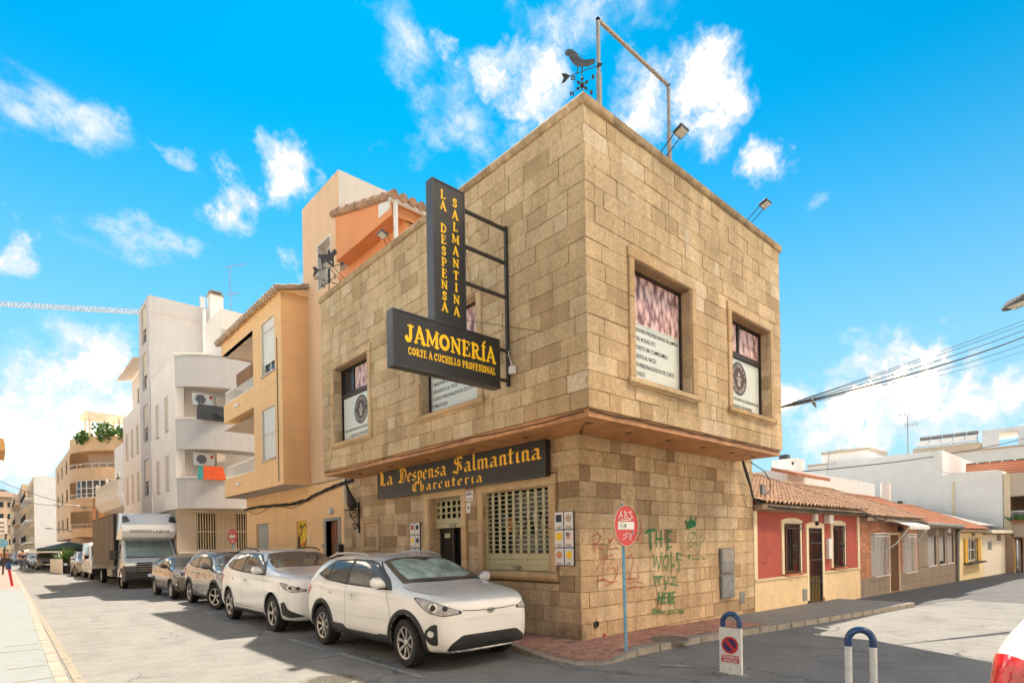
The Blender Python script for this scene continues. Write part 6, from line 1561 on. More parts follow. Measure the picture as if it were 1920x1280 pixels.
far_block('apartment_building', 'narrow orange balconied block further down the street', 3.3, 119, 140, 12.3, 'plaster_dull', 'plaster_beige', 4, 5, balc=True)
far_block('apartment_building', 'tan block far down the main street', 2.7, 141, 175, 12.4, 'plaster_beige', 'plaster_dull', 4, 6)
def street_end():
    o = thing('house', (0,230,0), 'pale low house closing the far end of the street', 'house')
    k = MB(); wall_face(k, ('Y',230), -9, 9, 0, 7.5, [(-2.2,-.8,3.8,5.6,.2),(.6,2.0,3.8,5.6,.2),(3.2,4.6,3.8,5.6,.2)]); k.build('wall', 'plaster_beige', o)
    for a in (-2.2,.6,3.2): window(o, ('Y',230), a, a+1.4, 3.8, 5.6, depth=.1, frame='frame_brown')
    k = MB(); k.prism([(-9.5,229.5,7.5),(9.5,229.5,7.5),(0,229.5,10.2)], (0,12,0)); k.build('roof', 'roof_tile', o)
    o = thing('building', (3,262,0), 'pale taller building behind the end of the street', 'building')
    k = MB(); k.box(-14,8,262,275,0,20.5); k.build('wall', 'plaster_pink', o); k = MB(); k.add([(-15,261,20.5),(9,261,20.5),(9,276,20.5),(-15,276,20.5),(-3,268,25)], [(0,1,4),(1,2,4),(2,3,4),(3,0,4)]); k.build('roof', 'roof_tile', o)
    for a in (1.2,3.4,5.6):
        for z in (9,13,17): window(o, ('Y',262), a, a+1.2, z, z+1.8, depth=-.06, frame='frame_brown')
street_end()
# ------------------------------------------------------------------ row of low houses down the side street
def tiled_roof(parent, x0, x1, y0, z0, y1, z1, m, courses=11, per=.23, jit=.008, seed=1):
    """overlapping courses of curved tiles; one corrugated strip per course, ends of the tiles proud"""
    rnd = random.Random(seed); k = MB(); n = int((x1-x0)/per)*6
    L = math.hypot(y1-y0, z1-z0); dy, dz = (y1-y0)/L, (z1-z0)/L
    nrm = Vector((0,-dz,dy))
    for c in range(courses):
        a, b = c/courses, min(1.0,(c+1.18)/courses); base = len(k.v); off = [rnd.uniform(-jit,jit) for _ in range(n//6+2)]
        for i in range(n+1):
            x = x0+(x1-x0)*i/n; h = .038*math.sin(2*math.pi*i/6)+.02; o = off[i//6]
            for t, lift in ((a,.045),(b,.006)):
                p = Vector((x, y0+(y1-y0)*t+o*1.5, z0+(z1-z0)*t)) + nrm*(h+lift+o); k.v.append(p)
            p = Vector((x, y0+(y1-y0)*a+o*1.5, z0+(z1-z0)*a)) + nrm*(h+.018+o); k.v.append(p)
        for i in range(n):
            q = base+i*3; k.f += [(q,q+3,q+4,q+1),(q+2,q+5,q+3,q)]; k.m += [0,0]
    return k.build('roof_tiles', m, parent, smooth=True, kind='stuff')
def low_house(name, label, x0, x1, eave, ridge, wallm, roofm, holes, plinth=None, ph=0, seed=1, yw=5.95, over=.26):
    o = thing(name, ((x0+x1)/2, yw, gz((x0+x1)/2)), label, 'house'); F = ('Y', yw); zb = gz(x1)-.1
    k = MB(); wall_face(k, F, x0, x1, zb, eave, holes, depth=.16); k.quad((x1,yw,zb),(x1,13,zb),(x1,13,eave),(x1,yw,eave)); k.quad((x0,yw,zb),(x0,13,zb),(x0,13,eave),(x0,yw,eave))
    for x in (x0, x1): k.add([(x,yw-.0,eave),(x,9.0,ridge-.05),(x,13,eave)], [(0,1,2)])
    k.build('wall', wallm, o)
    tiled_roof(o, x0-.02, x1+.02, yw-over, eave+.03, 9.0, ridge, roofm, seed=seed)
    k = MB(); k.quad((x0,9.0,ridge),(x1,9.0,ridge),(x1,13.2,eave),(x0,13.2,eave)); k.quad((x0,yw-over,eave+.0),(x1,yw-over,eave+.0),(x1,9,ridge-.03),(x0,9,ridge-.03)); k.build('roof_deck', 'roof_edge', o)
    k = MB(); k.tube([(x0,9.0,ridge+.06),(x1,9.0,ridge+.06)], .09, 8); k.build('ridge_tiles', roofm, o, smooth=True)
    k = MB(); k.prism([(x0,yw-over+.02,eave-.10),(x0,yw,eave-.14),(x0,yw,eave+.02),(x0,yw-over,eave+.0)], (x1-x0,0,0)); k.build('eaves', 'roof_edge', o)
    k = MB(); k.bar((x1-.02,yw-over,eave+.10),(x1-.02,9.0,ridge+.09), .10, .06); k.build('verge', 'roof_edge', o)
    return o
def iron_grille(parent, pl, a, b, c, d, out=.09, orn=True, m='iron', n=7):
    k = MB()
    for i in range(n):
        u = a+(b-a)*i/(n-1); k.bar(pt(pl,u,c,out), pt(pl,u,d,out), .014)
    for z in (c+.02, d-.12, d-.02): k.bar(pt(pl,a-.02,z,out), pt(pl,b+.02,z,out), .022)
    for u in (a,b):
        for z in (c+.02,d-.02): k.bar(pt(pl,u,z,out), pt(pl,u,z,-.02), .016)
    if orn:
        mu, mz = (a+b)/2, (c+d)/2
        for s in (-1,1):
            k.bar(pt(pl,mu,mz+.42*s,out+.01), pt(pl,mu-.12,mz+.1*s,out+.01), .02); k.bar(pt(pl,mu,mz+.42*s,out+.01), pt(pl,mu+.12,mz+.1*s,out+.01), .02)
            k.tube([pt(pl,mu+.09*s+.07*math.cos(R(t)),mz+.07*math.sin(R(t)),out+.012) for t in range(0,361,30)], .014, 5)
        k.tube([pt(pl,mu+.06*math.cos(R(t)),mz+.06*math.sin(R(t)),out+.02) for t in range(0,361,30)], .016, 5)
    return k.build('window_grille', m, parent)
H = ('Y', 5.95)
def red_house():
    w1, w2, dr = (14.3,15.26,.76,1.98), (17.55,18.43,.78,1.96), (15.80,16.74,-.14,1.90)
    o = low_house('red_house', 'low house with red rendered front, travertine base and two iron window grilles', 12.68, 19.78, 2.40, 3.76, 'red_wall', 'roof_tile', [(*w1,.18),(*w2,.18),(*dr,.22)], seed=3)
    # travertine base and cream trims
    for a, b in ((12.69,15.66),(16.88,19.78)):
        k = MB(); pbox(k, H, a, b, -.4, .66, 0, .03); k.build('base_cladding', 'travertine', o); k = MB(); pbox(k, H, a, b, .66, .72, 0, .06); k.build('dado', 'cream_trim', o, bevel=.015)
    for a, b in ((12.69,12.86),(19.62,19.79)): k = MB(); pbox(k, H, a, b, .72, 2.30, 0, .03); k.build('corner_strip', 'cream_trim', o)
    k = MB(); pbox(k, H, 12.68, 19.78, 2.27, 2.36, 0, .05); k.build('cornice', 'cream_trim', o)
    for a, b, c, d in (w1, w2, (dr[0],dr[1],.0,dr[3])):
        k = MB(); pbox(k, H, a-.14, a, c, d, -.02, .035); pbox(k, H, b, b+.14, c, d, -.02, .035)
        n = 8; mid = (a+b)/2; hw = (b-a)/2+.14
        top = [(mid+hw*(-1+2*i/n), d+.10+.06*(1-(2*i/n-1)**2)) for i in range(n+1)]
        k.prism([pt(H,mid-hw,d,.035)]+[pt(H,u,z,.035) for u,z in top]+[pt(H,mid+hw,d,.035)], (0,.05,0)); k.build('surround', 'cream_trim', o)
    for a, b, c, d in (w1, w2):
        window(o, H, a, b, c, d, depth=.16, frame='door_wood', bars=(1,0), fw=.06, glass='glass_dark'); iron_grille(o, H, a+.02, b-.02, c+.02, d+.02)
        k = MB(); pbox(k, H, a-.05, b+.05, c-.05, c, -.02, .1); k.build('sill', 'brick_red', o)
    a, b, c, d = dr
    k = MB(); k.quad(pt(H,a,c,-.2),pt(H,b,c,-.2),pt(H,b,d,-.2),pt(H,a,d,-.2)); k.build('door', 'door_wood', o)
    k = MB(); 
    for u in (a+.02,b-.02): k.bar(pt(H,u,c,.0),pt(H,u,d,.0),.05)
    for z in (c+.04,.45,1.05,1.5,d-.1,d-.02): k.bar(pt(H,a,z,.0),pt(H,b,z,.0),.035)
    for i in range(1,9): u = a+(b-a)*i/9; k.bar(pt(H,u,c,.0),pt(H,u,d-.1,.0),.014)
    k.build('door_grille', 'iron', o)
    g = MB(); pbox(g, H, a+.05, b-.05, c+.05, .62, -.03, -.02); g.build('door_mesh', 'ochre_dark', o)
    k = MB(); pbox(k, H, a-.1, b+.1, -.30, -.13, -.1, .08); k.build('doorstep', 'brick_red', o)
    k = MB(); k.lathe([(0,-.09),(.05,-.08),(.06,-.03),(.03,0)], (16.27,5.92,2.02), axis='y', n=10); k.build('door_lamp', 'iron', o)
    for q in ((17.05,17.3,1.05,1.62),): k = MB(); pbox(k, H, *q, 0, .1); k.build('letter_box', 'frame_white', o, bevel=.01)
    k = MB(); pbox(k, H, 16.95,17.25,2.02,2.26,0,.16); k.build('meter_box', 'ac_white', o, bevel=.012); k = MB(); pbox(k, H, 16.1,16.3,2.08,2.26,0,.1); k.build('junction_box', 'ac_white', o, bevel=.01)
    k = MB(); pbox(k, H, 15.35,15.6,.02,.32,.03,.045); k.build('gas_hatch', 'steel_box', o)
    s = Strokes((0,5.945,0),(1,0,0),(0,0,1),.002)
    for pts in ([(13.1,1.25),(13.2,1.6),(13.3,1.3),(13.4,1.55),(13.5,1.2)],[(13.05,1.1),(13.3,1.05),(13.35,1.25)],[(13.5,1.45),(13.6,1.2),(13.7,1.5)]): s.ribbon(pts, .012)
    s.build('graffiti', 'cloth_dark', o)
mat('ochre_dark', (.22,.14,.03), .7, .2, 6)
red_house()
def brick_house():
    w1, w2, dr = (20.95,22.55,.35,1.75), (24.5,25.95,.3,1.72), (22.9,24.0,-.3,1.70)
    o = low_house('brick_house', 'low brick house with white barred windows and a small white awning', 19.8, 26.6, 2.24, 3.62, 'mortar_pale', 'roof_tile', [(*w1,.14),(*w2,.14),(*dr,.4)], seed=5)
    # bricks: those that can be told apart as parts, rest joined
    bw, bh = .25, .068; bl = MB(); cnt = 0
    me = MB(); me.box(-.119,.119,-.012,.02,-.029,.029); ms = me.mesh('brick'); ms.materials.append(M('brick_face')); off = world_loc(o)
    z = .34; r_ = 0
    while z < 2.14:
        x = 19.82+(.125 if r_ % 2 else 0)
        while x < 26.5:
            xa, xb = x, min(26.58, x+bw)
            if not any(h[0]-.05 < (xa+xb)/2 < h[1]+.05 and h[2]-.03 < z+bh/2 < h[3]+.05 for h in (w1,w2,dr)):
                if cnt < 300 and x < 22.8: share('brick', ms, o, Vector((x+bw/2,5.95,z+bh/2))-off); cnt += 1
                else: bl.box(x+.006,x+bw-.006,5.938,5.97,z+.005,z+bh-.005)
            x += bw
        z += bh; r_ += 1
    bl.build('bricks_remaining', 'brick_face', o, kind='stuff')
    tiles_panel(o, 19.8, 22.88, -.5, .34, 3); tiles_panel(o, 24.02, 26.6, -.5, .34, 4)
    for w in (w1,w2):
        window(o, H, *w, depth=.12, frame='frame_white', bars=(1,0), shutter=1, sm='blind_grey'); iron_grille(o, H, w[0], w[1], w[2]-.02, w[3]+.02, .12, False, 'frame_white', 12)
    k = MB(); k.quad(pt(H,dr[0],dr[2],-.35),pt(H,dr[1],dr[2],-.35),pt(H,dr[1],dr[3],-.35),pt(H,dr[0],dr[3],-.35)); k.build('door', 'blind_beige', o)
    k = MB()
    for q in ((dr[0]-.06,dr[0],dr[2],dr[3]),(dr[1],dr[1]+.06,dr[2],dr[3]),(dr[0]-.06,dr[1]+.06,dr[3],dr[3]+.06)): pbox(k, H, *q, 0, .03)
    k.build('door_surround', 'cream_trim', o)
    k = MB(); n = 14; xa, xb = 22.3, 24.9
    k.prism([(xa,5.95,2.22),(xb,5.95,2.22),(xb,5.2,1.98),(xa,5.2,1.98)], (0,0,.012))
    for i in range(n): u = xa+(xb-xa)*i/n; k.prism([(u,5.2,1.98),(u+(xb-xa)/n*.96,5.2,1.98),(u+(xb-xa)/n*.9,5.2,1.87),(u+(xb-xa)/n*.1,5.2,1.87)], (0,.01,0))
    aw = k.build('awning', 'canvas_white', o)
    for x in (xa+.05, xb-.05): k = MB(); k.tube([(x,5.22,1.95),(x,5.6,1.4),(x,5.93,1.15)], .02, 6); k.build('awning_arm', 'frame_white', aw)
    k = MB(); k.lathe([(.0,1.78),(.09,1.8),(.1,1.95),(.03,2.0)], (23.3,5.7,0), n=8); k.build('door_lamp', 'iron', o)
def tiles_panel(o, x0, x1, z0, z1, seed, w=.21, m='grey_tile'):
    """narrow upright facing tiles, one by one"""
    me = MB(); me.box(-w/2+.006,w/2-.006,-.012,.012,0,1); ms = me.mesh('tile'); ms.materials.append(M(m)); off = world_loc(o)
    rows = 2 if z1-z0 < 1.2 else 3; n = int((x1-x0)/w); 
    for j in range(rows):
        for i in range(n): share('tile', ms, o, Vector((x0+(i+.5)*(x1-x0)/n, 5.94, z0+(z1-z0)*j/rows+.004))-off, ((x1-x0)/n/w,1,(z1-z0)/rows-.008))
mat('mortar_pale', (.36,.22,.14), .9, .1, 6)
brick_house()
def grey_house():
    ws = [(28.05,29.35,.42,1.62),(29.95,30.95,.42,1.60),(31.45,32.6,.42,1.62)]
    o = low_house('grey_tiled_house', 'low house faced in brown-grey tiles with three narrow shuttered windows', 26.6, 33.2, 2.06, 3.50, 'mortar_grey', 'roof_tile_red', [(*w,.12) for w in ws], seed=7)
    edges = [26.6]+[e for w in ws for e in (w[0],w[1])]+[33.2]
    for i in range(0, len(edges), 2): tiles_panel(o, edges[i], edges[i+1], .42, 2.0, i, .3)
    tiles_panel(o, 26.6, 33.2, -.6, .40, 9, .3)
    for w in ws: window(o, H, *w, depth=.1, frame='iron', bars=(0,0), shutter=1 if w[0] != 29.95 else .9, sm='blind_grey', sill='frame_white')
    k = MB(); k.tube([(26.5,5.66,2.10),(33.2,5.66,2.05)], .08, 8); k.tube([(33.12,5.68,2.0),(33.12,5.85,1.75),(33.12,5.88,-.5)], .07, 8); k.build('gutter', 'galv', o, smooth=True)
    k = MB(); k.lathe([(0,1.75),(.08,1.78),(.07,1.95),(0,2.0)], (31.0,5.8,0), n=8); k.build('wall_lamp', 'frame_white', o)
mat('mortar_grey', (.17,.13,.10), .9, .1, 6)
grey_house()
def cream_house():
    w = (35.6,38.0,.35,1.45)
    o = low_house('cream_house', 'low cream house with one window between yellow shutters', 33.25, 39.8, 1.90, 3.30, 'cream_wall', 'roof_tile_red', [(*w,.12)], seed=9)
    window(o, H, *w, depth=.1, frame='frame_white', bars=(1,1), glass='glass_sky')
    for a, b in ((34.9,35.55),(38.05,38.7)): k = MB(); pbox(k, H, a, b, .3, 1.5, .02, .07); k.build('shutter', 'ochre', o)
    iron_grille(o, H, 35.5, 38.1, .35, 1.5, .14, False, 'iron', 5)
    k = MB(); pbox(k, H, 34.8,38.8,.22,.30,0,.3); k.build('sill', 'iron', o); k = MB(); pbox(k, H, 36.9,37.2,1.6,1.85,0,.1); k.build('junction_box', 'kerb', o)
    w = (41.2,42.6,.75,1.35)
    o = low_house('white_house', 'low white house with grey flat roof and one small window', 39.82, 47.1, 1.80, 2.2, 'white_wall', 'roof_grey', [(*w,.1)], seed=9)
    window(o, H, *w, depth=.08, frame='frame_white', bars=(1,0), glass='glass_sky'); k = MB(); pbox(k, H, 39.7,47.2,1.74,1.92,0,.4); k.build('flat_eaves', 'white_wall', o)
    k = MB(); pbox(k, H, 44.2,44.9,1.3,1.65,0,.1); k.build('meter_box', 'kerb', o)
    k = MB(); k.add([(39.9,6.1,2.2),(47.1,6.1,2.2),(47.1,12,4.1),(39.9,12,4.1)], [(0,1,2,3)]); k.build('sheet_roof', 'roof_grey', o)
cream_house()
def right_end():
    # white party wall with lower front part, then the balconied house at the picture edge
    o = thing('white_building', (47.3,10,-.7), 'tall white blockwork party wall standing above the low houses', 'building')
    def wall(ya, yb, z0, z1, nm):
        k = MB(); k.box(47.3, 58, ya, yb, z0, z1); w = k.build(nm, 'block_white', o)
        j = MB(); z = z0+.3
        while z < z1: j.box(47.285,47.3,ya+.01,yb-.01,z,z+.018); z += .28
        j.build('blockwork_courses', 'block_white', w)
    wall(6.05, 9.12, -1, 5.70, 'front_part'); wall(9.13, 16.2, -1, 7.40, 'rear_part')
    k = MB(); k.tube([(47.2,9.2,7.3),(47.2,9.2,6.0),(47.2,8.8,5.75),(47.2,6.2,5.72)], .05, 6); k.build('drain_line', 'frame_white', o); k = MB(); k.box(47.2,47.29,8.5,8.62,2.5,5.2); k.build('stain_pipe', 'cream_trim', o)
    k = MB(); k.lathe([(0,-.05),(.15,-.05),(.2,-.02),(.2,0)], (47.28,11.6,3.95), axis='x', n=14); k.build('vent', 'iron', o)
    o = thing('brick_rooftop', (49,6.5,5.7), 'unfinished red brick roof room above the white wall', 'building')
    k = MB(); k.box(49.2,54,5.0,8.2,4.8,6.45); w = k.build('wall', 'brick_red', o)
    j = MB(); z = 4.9
    while z < 6.4: j.box(49.19,49.2,5.0,8.2,z,z+.03); z += .17
    j.build('mortar_courses', 'plaster_dull', w)
    for i in range(5): k = MB(); k.box(49.2,49.5,5.1+i*.64,5.6+i*.64,6.45,6.53); k.build('coping_brick', 'cloth_dark', o)
    o = thing('corner_house', (50,5,-.7), 'beige two-storey house with white balcony and awning at the picture edge', 'house')
    k = MB(); k.box(47.4,60,5.6,6.04,-1,1.7); k.build('ground_floor_wall', 'plaster_dull', o)
    k = MB(); k.box(47.4,60,4.2,6.0,1.5,2.6); k.build('balcony_front', 'plaster_beige_pale', o); k = MB(); k.box(47.4,60,4.2,6.0,4.05,5.5); k.build('upper_band', 'plaster_beige_pale', o)
    k = MB(); k.box(47.6,60,5.9,6.0,2.6,4.05); k.build('recess_wall', 'plaster_dull', o); k = MB(); k.box(47.35,47.42,5.7,6.02,1.5,5.5); k.build('corner_strip', 'cream_trim', o)
    k = MB(); 
    for z in (2.65,3.1): k.bar((47.42,4.2,z),(60,4.2,z),.06); k.bar((47.42,4.2,z),(47.42,5.9,z),.06)
    for i in range(18): k.bar((47.42,4.2+i*.1,2.65),(47.42,4.2+i*.1,3.1),.03)
    for i in range(40): k.bar((47.5+i*.3,4.2,2.65),(47.5+i*.3,4.2,3.1),.03)
    k.build('railing', 'frame_white', o)
    k = MB(); pts = [(4.9,4.0),(4.6,3.6),(4.3,3.15),(3.6,2.8)]
    for a,b in zip(pts[:-1],pts[1:]): k.quad((48.2,a[0],a[1]),(60,a[0],a[1]),(60,b[0],b[1]),(48.2,b[0],b[1]))
    k.build('awning', 'canvas_white', o)
    k = MB(); k.box(48.4,49.4,5.56,5.59,-.8,1.3); k.build('window', 'glass_sky', o); k = MB(); k.box(49.9,50.3,5.55,5.6,-.8,1.4); k.build('downpipe_box', 'plaster_grey', o); k = MB(); k.box(47.45,48.0,5.56,5.59,-.5,.7); k.build('door', 'ochre', o)
    k = MB(); k.tube([(47.5,5.5,1.42),(49.9,5.5,1.42),(50.2,5.5,1.0),(50.1,5.5,-.8)], .05, 5); k.build('cable_run', 'cable', o)
    # background blocks beyond
    def block(label, x, y0, y1, z1, m, xd=10, wins=0, name='building', z0=3):
        o = thing(name, (x,(y0+y1)/2,0), label, 'building'); k = MB()
        ws = [(y0+(y1-y0)*(i+.3)/wins, y0+(y1-y0)*(i+.6)/wins, z1-2.2, z1-1.0, .1) for i in range(wins)]
        wall_face(k, ('X',x), y0, y1, 0, z1, ws); k.quad((x,y0,0),(x+xd,y0,0),(x+xd,y0,z1),(x,y0,z1)); k.quad((x,y0,z1),(x+xd,y0,z1),(x+xd,y1,z1),(x,y1,z1)); k.build('wall', m, o)
        for w in ws: window(o, ('X',x), *w[:4], depth=.08, bars=(0,0), shutter=1, sm='blind_beige')
        k = MB(); k.box(x-.08,x+.1,y0,y1,z1-.01,z1+.15); k.build('parapet', 'plaster_dull', o)
        return o
    a = block('pale block with three small shuttered windows behind the roofs', 56, 16.35, 21.0, 8.25, 'plaster_white', 10, 3)
    k = MB(); k.box(57,62,16.2,20.0,8.25,9.3); k.build('penthouse', 'plaster_white', a); k = MB(); k.box(56.9,62,16.1,20.1,9.3,9.55); k.build('penthouse_roof', 'plaster_beige_pale', a)
    b = block('wide cream block with solar heaters on its roof', 75, 3, 17.5, 10.3, 'plaster_cream', 14)
    k = MB(); k.box(75.5,84,11.5,17.2,10.3,11.3); k.build('roof_band', 'plaster_beige_pale', b)
    k = MB(); wall_face(k, ('X',75.6), 3, 11.2, 10.3, 12.4, [(y,y+1.5,10.6,12,.2) for y in (4,6.2,8.4)]); k.quad((75.6,3,12.4),(84,3,12.4),(84,11.2,12.4),(75.6,11.2,12.4)); k.build('penthouse', 'plaster_white', b)
    for i in range(5):
        y = 11.8+i*1.05; k = MB(); k.add([(75.8,y,11.5),(77.6,y,12.5),(77.6,y+.95,12.5),(75.8,y+.95,11.5)], [(0,1,2,3)]); k.add([(75.8,y,11.45),(77.6,y,12.45),(77.6,y+.95,12.45),(75.8,y+.95,11.45)], [(0,1,2,3)]); k.tube([(77.6,y,12.6),(77.6,y+.95,12.6)], .22, 8); k.bar((77.6,y+.1,11.3),(77.6,y+.1,12.5),.05); s = k.build('solar_heater', 'grey_mid', b)
    # roof clutter behind the low houses
    o = thing('roof_house', (30,12,0), 'white roof-top rooms and chimneys just behind the red house', 'building')
    for q, m in (((28,34,11.4,13.4,0,4.95),'plaster_white'),((30,31.2,11.8,13.0,4.95,5.7),'plaster_white'),((36,44,12.2,15.5,0,5.2),'plaster_white'),((30.2,30.6,12.3,12.7,5.7,5.95),'cloth_dark'),((29.9,31.3,11.9,11.95,5.35,5.5),'cloth_dark')):
        k = MB(); k.box(*q); k.build('wall' if m != 'cloth_dark' else 'chimney_cowl', m, o)
    k = MB(); k.prism([(26,10.2,4.5),(26,11.3,4.85),(26,11.3,4.7),(26,10.2,4.35)], (4,0,0)); k.build('tiled_canopy', 'roof_tile_red', o)
    k = MB(); k.lathe([(.0,4.6),(.25,4.6),(.25,3.3)], (36.5,9.6,0), n=10); k.build('chimney', 'plaster_white', o, smooth=True)
    k = MB(); k.add([(44,12.5,3.9),(47.2,12.5,3.9),(47.2,15.2,4.9),(44,15.2,4.9)], [(0,1,2,3)]); k.build('corrugated_roof', 'roof_grey', o)
right_end()

def antenna(base, h, label, s=1.0, tilt=0):
    b = Vector(base); o = thing('antenna', base, label, 'antenna'); top = b+UP*h+RT*tilt
    k = MB(); k.tube([b, top], .02*s, 6); k.build('mast', 'galv', o)
    d = (RT*.9+UP*.12).normalized()
    for f, L in ((1.0,.9),(.72,.5)):
        c = b.lerp(top, f); k = MB(); k.tube([c-d*L*.4*s, c+d*L*s], .012*s, 5)
        for i in range(6): e = c+d*(L*(i/5)-.1)*s; k.tube([e-UP*.12*s, e+UP*.12*s], .008*s, 4)
        k.build('aerial', 'galv', o)
p_ = on_x(1702,855,47.5); antenna((47.6,p_.y,7.4), on_x(1702,775,47.5).z-7.4, 'tall thin antenna on the white party wall', 1.6)
p_ = on_x(1547,900,40); antenna((40,p_.y,4.5), on_x(1552,846,40).z-4.5, 'leaning antenna mast between the roofs', 1.2, .3)
p_ = on_y(432,575,31.5); antenna((p_.x,31.5,11), on_y(432,500,31.5).z-11, 'antenna on the roof of the cream and grey block', 1.0)
def overhead():
    rnd = random.Random(8); o = thing('overhead_cables', (12.0,5.1,4.3), 'bundle of overhead cables from the stone building to the street lamp side', 'cable')
    a0 = Vector((UX1+.02, 5.1, on_y(1466,772,5.1).z))
    for (px, py, r, sag) in ((1920,598,.009,.25),(1920,606,.009,.3),(1920,612,.012,.55),(1920,622,.022,.75),(1920,640,.010,.75),(1920,655,.006,.8)):
        r_ = pix_ray(px+140, py-55); e = EYE+r_*(1.4/r_.y); pts = []
        for i in range(25): t = i/24; p = a0.lerp(e, t); p.z -= sag*4*t*(1-t)*.5; pts.append(p)
        k = MB(); k.tube(pts, r, 5); k.build('cable', 'cable', o)
    k = MB(); a, e = on_y(1500,884,9), on_y(1935,818,9); e = on_x(1940,817,60)
    pts = []
    a = Vector((19.8,8.6,3.9)); 
    a = on_x(1500,884,30); e = on_x(1930,819,70)
    for i in range(25): t = i/24; p = a.lerp(e,t); p.z -= .35*4*t*(1-t); pts.append(p)
    k.tube(pts, .03, 5); tag(k.build('cable', 'cable'), 'single dark cable sagging across the white party wall', 'cable')
    # tangle of cables coming down the end of the stone building
    o = thing('cable_bundle', (12.5,5.85,2.4), 'tangle of black cables hanging down between the stone building and the red house', 'cable')
    for c in range(8):
        j = rnd.uniform(-.04,.04); pts = [(11.95+j,5.80,3.33),(12.15+j,5.79,3.0+j),(12.3+j*.5,5.79,2.75),(12.42+j,5.80,2.55),(12.6,5.78,2.42+j*.4),(13.0,5.68,2.36+j*.3)]
        pts += [(13.4+i*.5,5.66,2.33+j*.5+rnd.uniform(-.02,.02)) for i in range(14)]
        k = MB(); k.tube(pts, rnd.uniform(.008,.014), 5); k.build('cable', 'cable', o)
    k = MB(); k.tube([(12.35,5.79,3.3),(12.75,5.7,3.15),(13.05,5.7,2.95),(13.1,5.7,2.75),(12.8,5.72,2.6)], .01, 5); k.build('cable', 'cable', o); k = MB(); k.box(12.75,12.9,5.74,5.8,2.62,2.85); k.build('splice_box', 'steel_box', o)
    for c in range(4):
        k = MB(); k.tube([(19.4+i*.55,5.62,2.28-.01*i+rnd.uniform(-.02,.02)-(.1 if 1<i<4 else 0)) for i in range(13)], .014, 5); k.build('cable', 'cable', o)
overhead()
def street_lamp_right():
    a = on_y(1880,583,1.6); b = on_y(1930,572,1.25)
    o = thing('street_lamp', (b.x,-1.8,gz(b.x)), 'grey street lamp head reaching in over the side street', 'street lamp')
    d = (b-a); d.z = .1*d.length; d.normalize(); s = d.cross(UP).normalized(); n = s.cross(d)
    P = lambda u, v, w: a+d*u+s*v+n*w
    k = MB(); sec = [(0,.05,.02),(.12,.16,.05),(.5,.17,.08),(.75,.13,.08),(.95,.06,.05)]
    for u,w,h in sec: k.v += [P(u,-w,0),P(u,w,0),P(u,w*.8,h*1.6),P(u,-w*.8,h*1.6)]
    for i in range(len(sec)-1):
        for j in range(4): k.f.append((4*i+j,4*i+(j+1)%4,4*i+4+(j+1)%4,4*i+4+j)); k.m.append(0)
    k.f += [(0,1,2,3),(16,17,18,19)]; k.m += [0,0]; hd = k.build('head', 'sign_side', o)
    k = MB(); k.quad(P(.1,-.12,-.004),P(.55,-.12,-.004),P(.55,.12,-.004),P(.1,.12,-.004)); k.build('lens', 'lamp_glass', hd)
    e = P(.95,0,.05); k = MB(); k.tube([e, e+d*.6+UP*.05, Vector((e.x+d.x*1.2,-1.8,e.z-.1)), Vector((e.x+d.x*1.2,-1.8,gz(e.x)))], .045, 8); k.build('pole', 'galv', o)
street_lamp_right()
def bird():
    c = on_y(1526,757,4.2); o = thing('bird', c, 'small brown dove perched on the overhead cables', 'bird')
    q = .6; V = lambda *p: c+Vector(p)*q; k = MB(); k.tube([V(-.10,.0,.10),V(-.06,0,.07),V(0,0,.03),V(.08,0,-.02),V(.18,0,-.09)], [.01*q,.035*q,.055*q,.04*q,.012*q], 8); k.tube([V(-.05,0,.06),V(-.09,0,.12),V(-.12,0,.125),V(-.15,0,.115)], [.025*q,.028*q,.02*q,.003*q], 8); k.build('body', 'grey_mid', o, smooth=True)
bird()
# ------------------------------------------------------------------ vehicles
mat('paint_white', (.70,.69,.66), .25, .03, 2, coat=.8, spec=.5)
mat('paint_white2', (.69,.70,.70), .22, .02, 2, coat=.9, spec=.5)
mat('paint_grey', (.20,.20,.205), .25, .03, 3, coat=.9, metal=.35)
mat('paint_bronze', (.10,.078,.06), .22, .05, 3, coat=.9, metal=.3)
mat('paint_silver', (.34,.34,.34), .3, .03, 3, coat=.7, metal=.4)
mat('paint_black', (.02,.02,.022), .25, 0, coat=.9)
mat('paint_red', (.30,.015,.02), .25, 0, coat=.9)
mat('paint_blue', (.03,.06,.14), .25, 0, coat=.9)
mat('car_glass', (.075,.075,.07), .08, .35, 1.6, spec=.42)
mat('car_glass_tint', (.045,.043,.04), .08, .35, 1.6, spec=.38)
mat('trim_black', (.022,.022,.023), .55, .1, 12)
mat('rubber', (.018,.017,.017), .8, .15, 12)
mat('alloy', (.50,.47,.44), .3, .05, 9, metal=.8)
mat('alloy_dark', (.03,.03,.03), .4, 0, metal=.3)
mat('lamp_clear', (.30,.30,.30), .12, .3, 18, spec=.9)
mat('lamp_chrome', (.62,.62,.62), .15, .1, 18, metal=.9)
mat('lamp_red', (.50,.012,.02), .1, .25, 14, spec=.8, coat=1)
mat('plate_white', (.70,.70,.68), .4, .02, 4)
mat('plate_blue', (.03,.08,.35), .4, 0)
mat('sunshade', (.42,.54,.48), .35, .5, 4.5, bump=.9, metal=.25)
mat('tarp', (.15,.115,.075), .6, .35, 1.2, bump=.3, streak=.7)
mat('tarp_dark', (.016,.014,.013), .65, .2, 3)

